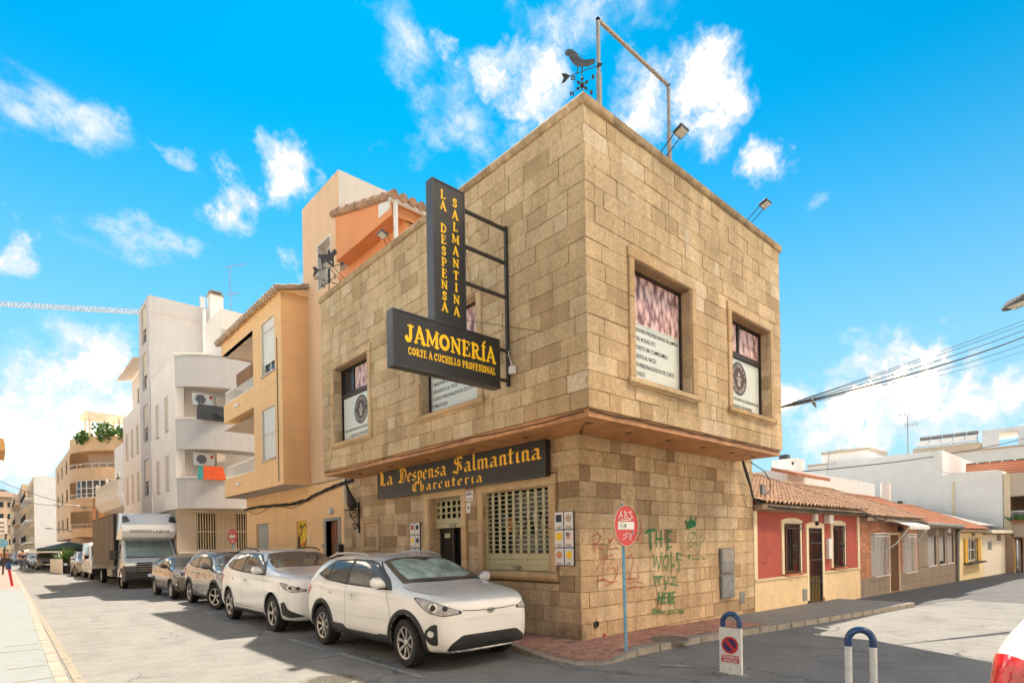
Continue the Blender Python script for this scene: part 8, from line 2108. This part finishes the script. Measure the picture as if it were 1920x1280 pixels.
def profile_solid(root, name, prof, w0, w1, m, bevel=.03, seg=2, y0=None):
    """side profile (x,z,half-width factor) extruded across, narrowed where the factor says so"""
    k = MB(); n = len(prof)
    for sg in (1,-1):
        for p in prof: k.v.append(Vector((p[0], sg*w0*(p[2] if len(p) > 2 else 1), p[1])))
    k.f = [tuple(range(n)), tuple(range(2*n-1,n-1,-1))]+[(i,(i+1)%n,n+(i+1)%n,n+i) for i in range(n)]; k.m = [0]*len(k.f)
    return k.build(name, m, root, bevel=bevel, seg=seg, local=True)
def lorry():
    r = thing('box_lorry', (4.98, 32.2, 0), 'white-cabbed box lorry with brown tarpaulin sides and its kerb-side door open', 'truck', None, HD)
    # local x forward; front wheel at +2.9, rear -2.6
    cab = [(3.95,.45),(4.02,.75),(3.98,1.08),(3.75,1.18),(3.42,1.30),(2.85,2.02,.93),(2.70,2.08,.93),(1.85,2.08,.93),(1.80,.42)]
    profile_solid(r, 'cab', cab, 1.0, 1.0, 'paint_white2', .05, 3)
    fair = [(3.30,2.16,.92),(3.46,2.42,.98),(3.42,2.70,1),(3.05,3.10,.96),(2.75,3.22,.93),(1.75,3.22,.93),(1.75,2.06,.98),(2.9,2.06,.95)]
    f = profile_solid(r, 'roof_fairing', fair, 1.05, 1, 'paint_white2', .07, 3)
    for sg in (1,-1): 
        k = MB(); k.prism([(3.10,sg*.955,3.04),(3.34,sg*.985,2.76),(3.30,sg*.72,2.84),(3.12,sg*.80,3.05)], Vector((.03,0,.03))); k.build('fairing_vent', 'trim_black', f, local=True)
    w = world_loc(r)
    text_mesh('LAMAR', .20, 'lettering', 'steel_box', f, Vector((3.475,.10,2.34))+w, (0,1,0), (-.1,0,.995), 'LEFT', .002, .004)
    for z in (2.36,2.41,2.46): k = MB(); k.box(3.472,3.478,-.75,.05,z,z+.022); k.build('stripe', 'steel_box', f, local=True)
    # windscreen
    k = MB(); k.quad((3.435,-.88,1.33),(3.435,.88,1.33),(2.90,.83,2.005),(2.90,-.83,2.005)); k.build('windscreen', 'car_glass_cab', r, local=True)
    k = MB(); k.bar((3.44,-.9,1.31),(3.44,.9,1.31),.05,.04); k.bar((3.42,.0,1.35),(3.30,-.55,1.38),.02); k.bar((3.42,.6,1.35),(3.30,.05,1.38),.02); k.build('wiper', 'trim_black', r, local=True)
    for sg in (1,-1):
        k = MB(); y = sg*.985; k.add([(3.28,y+sg*.005,1.30),(2.90,y*.945,1.94),(2.25,y*.945,1.94),(2.25,y+sg*.005,1.30)], [(0,1,2,3)]); k.build('side_window', 'car_glass_tint', r, local=True)
        k = MB(); k.box(2.95,3.1,min(sg*1.02,sg*1.32),max(sg*1.02,sg*1.32),1.28,1.33); k.box(2.95,3.1,min(sg*1.02,sg*1.32),max(sg*1.02,sg*1.32),1.52,1.56); k.box(2.93,3.12,min(sg*1.2,sg*1.42),max(sg*1.2,sg*1.42),1.22,1.62); k.build('mirror', 'trim_black', r, bevel=.04, seg=2, local=True)
        k = MB(); k.add([(3.99,sg*.62,.98),(3.99,sg*.95,1.02),(3.60,sg*1.006,1.20),(3.82,sg*.70,1.15)], [(0,1,2,3)]); k.build('headlight', 'lamp_chrome', r, local=True)
        k = MB(); y = sg*1.004; k.bar((1.95,y,.5),(1.95,y,2.0),.012); k.bar((2.95,y,.6),(2.95,y,1.25),.012); k.build('door_gap', 'black', r, local=True)
    # bumper, grille, badge, plate
    bump = [(4.0,.30),(4.12,.42),(4.12,.72),(4.04,.96),(3.55,.98),(3.40,.85),(3.38,.30)]
    profile_solid(r, 'bumper', bump, 1.02, 1, 'trim_black', .04, 2)
    k = MB(); k.add([(4.135,-.55,.72),(4.135,.55,.72),(4.03,.62,1.10),(4.03,-.62,1.10)], [(0,1,2,3)]); k.build('grille', 'black', r, local=True)
    for i in range(4): z = .76+i*.09; k = MB(); k.bar((4.142-i*.024,-.55-i*.015,z),(4.142-i*.024,.55+i*.015,z),.03,.022); k.build('grille_bar', 'alloy', r, local=True)
    k = MB(); k.prism([(4.10,0,.83),(4.07,.085,.98),(4.05,0,1.13),(4.07,-.085,.98)], (.03,0,0)); k.build('badge_outer', 'alloy', r, local=True); k = MB(); k.prism([(4.135,0,.90),(4.105,.045,.98),(4.085,0,1.06),(4.105,-.045,.98)], (.006,0,0)); k.build('badge_inner', 'black', r, local=True)
    k = MB(); k.box(4.13,4.14,-.26,.26,.50,.61); p = k.build('number_plate', 'plate_white', r, local=True); k = MB(); k.box(4.14,4.141,-.26,-.21,.50,.61); k.build('country_band', 'plate_blue', p, local=True)
    text_mesh('LA', .09, 'lettering', 'poster_ink', p, Vector((4.143,-.16,.525))+w, (0,1,0), (0,0,1), 'LEFT', .0005)
    # cargo body: tarpaulin with dark front cap
    k = MB(); k.box(-5.9,1.55,-1.06,1.06,.95,3.20); b = k.build('cargo_tarpaulin', 'tarp', r, bevel=.03, local=True)
    k = MB(); k.box(1.45,1.70,-1.08,1.08,.93,3.24); k.box(-5.92,1.5,-1.07,1.07,3.18,3.25); k.build('front_board', 'tarp_dark', r, bevel=.02, local=True)
    for i in range(12):
        x = -5.5+i*.6; k = MB(); k.box(x,x+.02,-1.075,-1.06,1.0,3.15); k.build('tarp_fold', 'tarp', b, local=True)
    k = MB(); k.box(-5.92,1.7,-1.075,1.075,.78,.95); k.build('cargo_floor', 'kerb', r, local=True); k = MB(); k.box(-5.9,2.2,-.45,.45,.5,.78); k.build('chassis', 'iron', r, local=True)
    k = MB(); k.box(-1.2,.4,-1.0,-.72,.42,.75); k.build('toolbox', 'galv', r, local=True)
    for i in range(16): k = MB(); x = -5.6+i*.45; k.bar((x,-1.085,.98),(x,-1.08,.84),.03); k.build('strap_buckle', 'galv', r, local=True)
    # open kerb-side door (local +y is the kerb side)
    d = [(0,.55),(1.05,.55),(1.05,1.28),(.80,1.95),(.1,1.98),(0,1.9)]; hx, hy = 3.02, 1.0; a = R(68); ca, sa = math.cos(a), math.sin(a)
    T = lambda p, e: Vector((hx-p[0]*ca+e*sa, hy+p[0]*sa+e*ca, p[1]))
    k = MB(); n = len(d); k.v = [T(p,0) for p in d]+[T(p,.07) for p in d]; k.f = [tuple(range(n)),tuple(range(2*n-1,n-1,-1))]+[(i,(i+1)%n,n+(i+1)%n,n+i) for i in range(n)]; k.m = [0]*len(k.f); dr = k.build('open_door', 'paint_white2', r, bevel=.015, local=True)
    g = [(.08,1.25),(.97,1.30),(.76,1.87),(.12,1.90)]
    for e in (-.004,.074): k = MB(); k.add([T(p,e) for p in g], [(0,1,2,3)]); k.build('door_glass', 'car_glass', dr, local=True)
    tm, rm = wheel_meshes(.36, 8, 'single')
    for ax, tr in ((2.9,.88),(-3.0,.93)):
        for sd in (1,-1):
            q = bpy.data.objects.new('wheel', tm); COL.objects.link(q); q.parent = r; q.location = (ax,sd*tr,.36); q.rotation_euler = (0,.3,0 if sd > 0 else math.pi); qq = bpy.data.objects.new('rim', rm); COL.objects.link(qq); qq.parent = q
            k = MB(); 
            if ax > 0: k.lathe([(.44,-.02),(.47,.0),(.44,.02)], (ax,sd*1.0,.40), axis='y', n=28); k.build('wheel_arch', 'trim_black', r, local=True)
mat('car_glass_cab', (.12,.16,.165), .08, .35, 2.5, spec=.6)
lorry()
def van():
    r = thing('delivery_van', (4.9, 41.6, 0), 'pale panel van parked close behind the lorry', 'van', None, HD)
    prof = [(2.35,.35),(2.45,.8),(2.2,1.05),(1.55,1.25),(.95,1.95,.92),(.6,2.10,.9),(-2.3,2.10,.9),(-2.42,.9),(-2.4,.35)]
    profile_solid(r, 'body', prof, .95, 1, 'paint_white', .06, 3)
    k = MB(); k.quad((1.52,-.82,1.30),(1.52,.82,1.30),(1.0,.78,1.93),(1.0,-.78,1.93)); k.build('windscreen', 'car_glass', r, local=True)
    for sg in (1,-1):
        k = MB(); k.add([(1.4,sg*.955,1.25),(.95,sg*.905,1.85),(.2,sg*.905,1.85),(.2,sg*.955,1.25)], [(0,1,2,3)]); k.build('side_window', 'car_glass_tint', r, local=True)
        k = MB(); k.box(2.3,2.44,min(sg*.55,sg*.9),max(sg*.55,sg*.9),.78,.98); k.build('headlight', 'lamp_chrome', r, local=True)
        k = MB(); k.box(1.25,1.4,min(sg*.95,sg*1.15),max(sg*.95,sg*1.15),1.15,1.4); k.build('mirror', 'trim_black', r, local=True, bevel=.03)
    k = MB(); k.box(2.35,2.5,-.93,.93,.3,.62); k.build('bumper', 'trim_black', r, local=True, bevel=.03)
    add_wheels(r, (1.5,-1.5), .84, .33, 6)
van()
# ------------------------------------------------------------------ houses across both streets, behind the camera
def across():
    def row(label, pl, u0, u1, h, m, back, nf=2, step=3.2, name='house', eave=None):
        o = thing(name, pt(pl,(u0+u1)/2,0,0), label, 'house'); fh = h/nf; ws = []
        n = int((u1-u0)/step)
        for f in range(nf):
            for i in range(n):
                a = u0+(u1-u0)*(i+.3)/n; ws.append((a, a+1.1, f*fh+.95, f*fh+2.25) if not (f == 0 and i % 3 == 1) else (a, a+1.0, .1, 2.2))
        k = MB(); wall_face(k, pl, u0, u1, -.5, h, [(*w,.15) for w in ws])
        A = [pt(pl,u0,-.5), pt(pl,u1,-.5), pt(pl,u1,-.5,-back), pt(pl,u0,-.5,-back)]; T = [Vector((p.x,p.y,h)) for p in A]
        for i in (1,2,3): k.quad(A[i],A[(i+1)%4],T[(i+1)%4],T[i])
        k.quad(*T); k.build('wall', m, o)
        for w in ws: window(o, pl, *w, depth=.12, shutter=.6 if w[2] > .5 else 0, sm='blind_beige', frame='frame_white' if w[2] > .5 else 'door_wood')
        k = MB(); pbox(k, pl, u0, u1, h-.12, h+.05, -.05, .3); k.build('cornice', 'cream_trim', o)
        return o
    h = row('sunlit cream house across the main street, its eaves at the picture edge', ('x',-1.0), 2.2, 34, 6.3, 'plaster_cream', 8)
    k = MB(); k.prism([(.34,28.0,5.35),(-1.0,28.0,5.35),(-1.0,28.0,6.0),(.30,28.0,5.78)], (0,3.2,0)); k.build('eaves_canopy', 'terracotta_pale', h)
    row('beige block further along the far side of the main street', ('x',-1.2), 34.5, 70, 9.5, 'plaster_beige', 8, 3)
    row('pale sunlit house across the side street, facing the stone building', ('y',-3.8), 8.0, 30, 6.4, 'plaster_cream', 9)
    row('peach house further along the side street', ('y',-3.6), 30.5, 58, 5.4, 'plaster_pink', 9)
    row('sandy house on the corner opposite the stone building', ('y',-5.5), -14, 3.0, 7.0, 'plaster_beige', 8)
across()
# ------------------------------------------------------------------ street furniture, plants and people along the main street
def far_point(x, y, depth):
    r = pix_ray(x, y); return EYE + r*(depth/r.dot(FW))
def crane():
    a, b = far_point(-60,569,150), far_point(300,590,150); o = thing('tower_crane', a, 'white lattice jib of a distant tower crane', 'crane')
    d = (b-a); n = 44; s = d.cross(UP).normalized()*.45; h = UP*1.0
    k = MB()
    for off in (s*0+h, s, -s): k.bar(a+off, b+off, .16)
    k.build('chord', 'plaster_white', o)
    k = MB()
    for i in range(n):
        p, q = a+d*(i/n), a+d*((i+1)/n); m = (p+q)/2
        k.bar(p+s, m+h, .09); k.bar(m+h, q+s, .09); k.bar(p-s, m+h, .09); k.bar(m+h, q-s, .09)
    k.build('lattice', 'plaster_white', o)
    k = MB(); m_ = far_point(380,600,152); k.bar(Vector((m_.x,m_.y,0)), m_+UP*6, 1.2); k.build('mast', 'plaster_white', o)
    for x in (24,61,86,170): p = far_point(x, 556+x*.1, 150); k = MB(); k.tube([p, a+d*((x+60)/360)+h], .03, 4); k.build('light_stay', 'cable', o)
crane()
def street_wires():
    for lb, (x0,y0,d0), (x1,y1,d1) in (('thin cable crossing above the main street, uppermost',(-30,888,45),(175,950,62)),('thin cable crossing above the main street, middle',(-30,925,60),(190,948,60)),('thin cable crossing above the main street, lowest',(100,945,70),(290,930,32))):
        a, b = far_point(x0,y0,d0), far_point(x1,y1,d1); k = MB(); k.tube([a.lerp(b,t/16)-UP*(.5*4*(t/16)*(1-t/16)) for t in range(17)], .022, 4); tag(k.build('cable', 'cable'), lb, 'cable')
street_wires()
def arm_lamp(x, y, plane_x, label, L=1.2, out=1):
    p = on_x(x, y, plane_x); o = thing('street_lamp', (p.x,p.y,p.z-.3), label, 'street lamp')
    k = MB(); k.add([p+Vector(v) for v in ((-.1,0,0),(-.7*L,-.12,.05),(-.7*L,.12,.05),(-.1,.16,.02),(-.1,-.16,.02),(-.4*L,0,.14))], [(0,4,1,2,3),(4,5,1),(1,5,2),(2,5,3),(3,5,4)]); k.build('head', 'sign_side', o)
    k = MB(); k.tube([p, p+Vector((.6*out,0,.02)), p+Vector((1.2*out,0,-.25))], .04, 6); k.build('arm', 'galv', o)
arm_lamp(125, 947, 4.1, 'dark lamp head on the beige block, upper of the two'); arm_lamp(104, 992, 3.9, 'dark lamp head on the beige block, lower of the two')
def left_lamp():
    p = on_x(17, 921, .9); o = thing('street_lamp', (p.x-2.5,p.y,p.z-.5), 'dark lamp head reaching in from the picture edge', 'street lamp')
    k = MB(); k.add([p+Vector(v) for v in ((0,0,0),(-.9,-.14,.0),(-.9,.14,.0),(-.3,.0,.14),(-.95,0,.18))], [(0,1,2),(0,3,1),(0,2,3),(1,3,4),(2,4,3),(1,4,2)]); k.build('head', 'sign_side', o); k = MB(); k.tube([p+Vector((-.9,0,.1)), p+Vector((-2.5,0,-.1))], .05, 6); k.build('arm', 'galv', o)
left_lamp()
def far_no_entry():
    Y = 23.6; p = on_y(438,1005,Y); o = thing('no_entry_sign', (p.x,Y,.1), 'small red no-entry sign on a blue post by the barred windows', 'road sign')
    k = MB(); k.bar((p.x,Y+.04,.05),(p.x,Y+.04,p.z+.3),.06); k.build('post', 'blue_paint', o)
    nr = Vector((-.97,-.24,0)).normalized(); u = UP.cross(nr).normalized(); c = Vector((p.x,Y,p.z))+nr*.05
    k = MB(); k.prism([c+u*.30*math.cos(R(t))+UP*.30*math.sin(R(t)) for t in range(0,360,12)], nr*-.02); d = k.build('disc', 'red_sign', o)
    k = MB(); k.add([c+nr*.003+u*a+UP*b for a,b in ((-.2,-.055),(.2,-.055),(.2,.055),(-.2,.055))], [(0,1,2,3)]); k.build('white_bar', 'white_paint', d)
    s = Strokes(c,u,(0,0,1),.004)
    for q in ([(-.08,.14),(.02,.19)],[(-.1,-.14),(0,-.2)],[(.04,-.12),(.1,-.2),(.02,-.22)]): s.ribbon(q, .03)
    s.build('scrawl', 'white_paint', d)
far_no_entry()
def post_and_board():
    g = on_ground(23,1098,.1); o = thing('bollard', (g.x,g.y,.1), 'leaning blue and red bollard on the far pavement', 'bollard')
    k = MB(); k.tube([g, g+Vector((-.10,.1,.75))], .05, 10); k.build('shaft', 'red_sign', o, smooth=True); k = MB(); k.tube([g+Vector((-.10,.1,.75)), g+Vector((-.15,.12,1.05))], .09, 10); k.build('sleeve', 'navy_paint', o, smooth=True)
    a = on_x(4,1070,.35); o = thing('street_sign', (a.x,a.y,.1), 'white street board on a pole at the picture edge', 'sign'); D = a.y
    q = [on_y(x,y,D) for x,y in ((-14,972),(14,970),(14,1000),(-14,1002))]; k = MB(); k.prism(q, (0,.08,0)); b = k.build('board', 'frame_white', o)
    for y in (978,986,994): c = [on_y(x,yy,D-.01) for x,yy in ((-12,y),(8,y),(8,y+3),(-12,y+3))]; k = MB(); k.add(c, [(0,1,2,3)]); k.build('print', 'steel_box', b)
    p0, p1 = on_y(5,1075,D+.1), on_y(14,968,D+.1); k = MB(); k.tube([Vector((p0.x,p0.y,.1)), p1], .05, 8); k.build('pole', 'iron', o)
    c = on_y(5,1018,D); k = MB(); k.lathe([(0,-.02),(.3,-.02),(.3,.02),(0,.02)], c, axis='y', n=20); k.build('round_sign', 'blue_paint', o)
post_and_board()
def person(x, y, label, top, legs, hair='black', pose=0, skin='skin', bag=None):
    g = on_ground(x, y, 0 if x > 30 else .1); o = thing('person', g, label, 'person')
    def skinned(name, joints, edges, rad, m, sub=2):
        me = bpy.data.meshes.new(name); me.from_pydata([tuple(j) for j in joints], edges, [])
        ob = bpy.data.objects.new(name, me); COL.objects.link(ob)
        ob.modifiers.new('skin','SKIN'); ss = ob.modifiers.new('s','SUBSURF'); ss.levels = sub; ss.render_levels = sub
        for v, r in zip(me.skin_vertices[0].data, rad): v.radius = (r, r); v.use_root = False
        me.skin_vertices[0].data[0].use_root = True
        dg = bpy.context.evaluated_depsgraph_get(); dg.update(); nm = bpy.data.meshes.new_from_object(ob.evaluated_get(dg)); bpy.data.objects.remove(ob)
        nm.materials.clear(); nm.materials.append(M(m)); nm.shade_smooth(); r_ = bpy.data.objects.new(name, nm); COL.objects.link(r_); r_.parent = o; return r_
    st = .12+.1*pose
    J = [(0,0,.95),(0,.0,1.2),(0,0,1.42),(0,0,1.52),(0,-.01,1.66),(0,-.01,1.74), (.19,0,1.40),(.24,.02,1.14),(.24,-.08,.92), (-.19,0,1.40),(-.24,.03,1.14),(-.25,-.04,.92), (.09,0,.90),(.10,-st*.6,.50),(.10,-st*.2,.08),(.10,-st*.2-.12,.04), (-.09,0,.90),(-.10,st*.4,.50),(-.10,st,.10),(-.10,st-.12,.05)]
    E_ = [(0,1),(1,2),(2,3),(3,4),(4,5),(2,6),(6,7),(7,8),(2,9),(9,10),(10,11),(0,12),(12,13),(13,14),(14,15),(0,16),(16,17),(17,18),(18,19)]
    rad = [.13,.13,.14,.055,.095,.06,.06,.045,.035,.06,.045,.035,.09,.065,.045,.035,.09,.065,.045,.035]
    skinned('body', J, E_, rad, skin)
    skinned('top', [J[0],J[1],J[2],(.20,0,1.39),(.235,.02,1.2),(-.20,0,1.39),(-.235,.02,1.2)], [(0,1),(1,2),(2,3),(3,4),(2,5),(5,6)], [.15,.15,.155,.075,.06,.075,.06], top, 1)
    skinned('trousers', [J[0],J[12],J[13],(.10,-st*.3,.2),J[16],J[17],(-.10,st*.9,.2)], [(0,1),(1,2),(2,3),(0,4),(4,5),(5,6)], [.145,.105,.08,.062,.105,.08,.062], legs, 1)
    k = MB(); k.lathe([(0,1.79),(.06,1.78),(.10,1.73),(.105,1.66),(.08,1.62)], (0,.015,0), n=12); k.build('hair', hair, o, smooth=True, local=True)
    return o
mat('skin', (.42,.25,.17), .6, 0); mat('shirt_navy', (.03,.04,.07), .9, .1, 6); mat('shirt_pink', (.45,.24,.22), .9, .1, 6); mat('jeans', (.10,.13,.20), .9, .1, 6); mat('shirt_teal', (.10,.20,.22), .9, .1, 6)
person(43, 1070, 'person in a dark top and light jeans walking in the road', 'shirt_navy', 'jeans', pose=1)
person(15, 1064, 'person in a teal top on the far pavement', 'shirt_teal', 'cloth_dark')
person(8, 1066, 'person in a red-brown top at the picture edge', 'brick_red', 'cloth_dark')
person(37, 1060, 'distant person in pale pink behind the walker', 'shirt_pink', 'jeans')
def leaves(parent, c, rx, rz, n, size, m, seed, name='foliage'):
    rnd = random.Random(seed); k = MB(); c = Vector(c)
    for i in range(n):
        a, b = rnd.uniform(0,6.283), rnd.uniform(-1,1); r = rnd.random()**.45; q = math.sqrt(1-b*b)
        bump_ = 1+.3*math.sin(a*3+seed)+.2*math.sin(b*5)
        p = c+Vector((math.cos(a)*q*rx*r*bump_, math.sin(a)*q*rx*r*bump_, b*rz*r)); u = Vector((rnd.uniform(-1,1),rnd.uniform(-1,1),rnd.uniform(-.3,1))).normalized(); v = u.cross(Vector((rnd.uniform(-1,1),rnd.uniform(-1,1),rnd.uniform(-1,1)))).normalized(); s = size*rnd.uniform(.6,1.4)
        k.add([p, p+u*s*.5+v*s*.28, p+u*s, p+u*s*.5-v*s*.28], [(0,1,2,3)], rnd.randrange(2))
    return k.build(name, m, parent, fix=False)
def blades(parent, c, L, n, m, seed):
    rnd = random.Random(seed); k = MB(); c = Vector(c)
    for i in range(n):
        a, e = rnd.uniform(0,6.283), rnd.uniform(.25,1.45); d = Vector((math.cos(a)*math.cos(e), math.sin(a)*math.cos(e), math.sin(e))); s = d.cross(UP).normalized()*.045; l = L*rnd.uniform(.7,1.15)
        p1, p2 = c+d*l*.55, c+d*l-UP*l*.18*math.cos(e)
        k.add([c-s*.5,c+s*.5,p1+s,p2,p1-s], [(0,1,2,4),(4,2,3)], rnd.randrange(2))
    return k.build('fronds', m, parent, fix=False)
def terrace():
    # cafe terrace: planters, fence, parasols
    for i, (px, py, lb) in enumerate(((118,1073,'dark pot with spiky green plant at the near end of the terrace'),(128,1074,'dark pot with tall spiky palm nearest the parked cars'),(137,1073,'dark pot with bushy green plant beside the palm'))):
        g = on_ground(px,py); o = thing('potted_plant', g, lb, 'plant', 'pots along the cafe terrace'); k = MB(); k.lathe([(0,0),(.28,0),(.36,.55),(.30,.55),(.0,.5)], g, n=14); k.build('pot', 'sign_side', o, smooth=True)
        if i < 2: blades(o, g+UP*.75, 1.25, 60, ['leaf','leaf_light'], i); k = MB(); k.tube([g+UP*.5,g+UP*.85], .06, 6); k.build('stem', 'straw', o)
        else: leaves(o, g+UP*1.15, .6, .7, 260, .22, ['leaf','leaf_light'], 5)
    a, b = on_ground(96,1072), on_ground(118,1076); o = thing('terrace_fence', a, 'low cream terrace screen in front of the parasols', 'fence')
    n = 8
    for i in range(n):
        p, q = a.lerp(b,i/n), a.lerp(b,(i+.92)/n); k = MB(); d = (q-p); k.prism([p,q,q+UP*1.05,p+UP*1.05], d.cross(UP).normalized()*.06); k.build('panel', 'plaster_white', o)
    def parasol(px, py, X, r, m, label):
        c = on_x(px,py,X); o = thing('parasol', (c.x,c.y,0), label, 'parasol'); k = MB(); n = 8
        ring = [c+Vector((r*math.cos(R(45*j+22)), r*math.sin(R(45*j+22)), -.32)) for j in range(n)]
        for j in range(n): k.add([c+UP*.28, ring[j], ring[(j+1)%n]], [(0,1,2)]); k.add([ring[j],ring[(j+1)%n],ring[(j+1)%n]-UP*.18,ring[j]-UP*.18], [(0,1,2,3)])
        k.build('canopy', m, o); k = MB(); k.tube([Vector((c.x,c.y,0)), c+UP*.25], .04, 8); k.build('pole', 'iron', o)
        for j in range(n): k = MB(); k.bar(c+UP*.1, ring[j]+UP*.03, .025); k.build('rib', 'iron', o)
    parasol(108,1025,4.3,3.0,'canvas_white','wide white parasol over the cafe terrace'); parasol(128,1021,4.6,2.2,'canvas_green','dark green parasol in front of the white one')
    # roof garden on the beige block
    for i, (x,y,z,r) in enumerate(((6.2,64.5,11.8,.7),(7.6,62.8,12.2,1.0),(9.0,62.2,12.1,.9),(10.4,61.8,11.8,.6))):
        o = thing('roof_plant', (x,y,11.2), ['low bush at the street end of the roof garden','tall bush in the roof garden under the pergola','leafy bush in the middle of the roof garden','small bush at the inner end of the roof garden'][i], 'plant', 'plants of the roof garden'); leaves(o, (x,y,z), r, r*.9, 420, .34, ['leaf','leaf_light'], i+20); k = MB(); k.tube([(x,y,11.1),(x,y,z)], .08, 6); k.build('stem', 'straw', o)
    for i, (x,y) in enumerate(((47.3,5.3),(47.3,4.3),(49,4.05))):
        o = thing('balcony_plant', (x,y,2.4), ['trailing balcony plant nearest the white wall','trailing balcony plant at the balcony corner','trailing plant on the balcony front'][i], 'plant', 'balcony plants'); leaves(o, (x-.1,y,2.62), .45, .22, 200, .16, ['leaf','leaf_light'], i+40); k = MB(); k.box(x-.25,x+.05,y-.3,y+.3,2.35,2.55); k.build('trough', 'brick_red', o)
terrace()
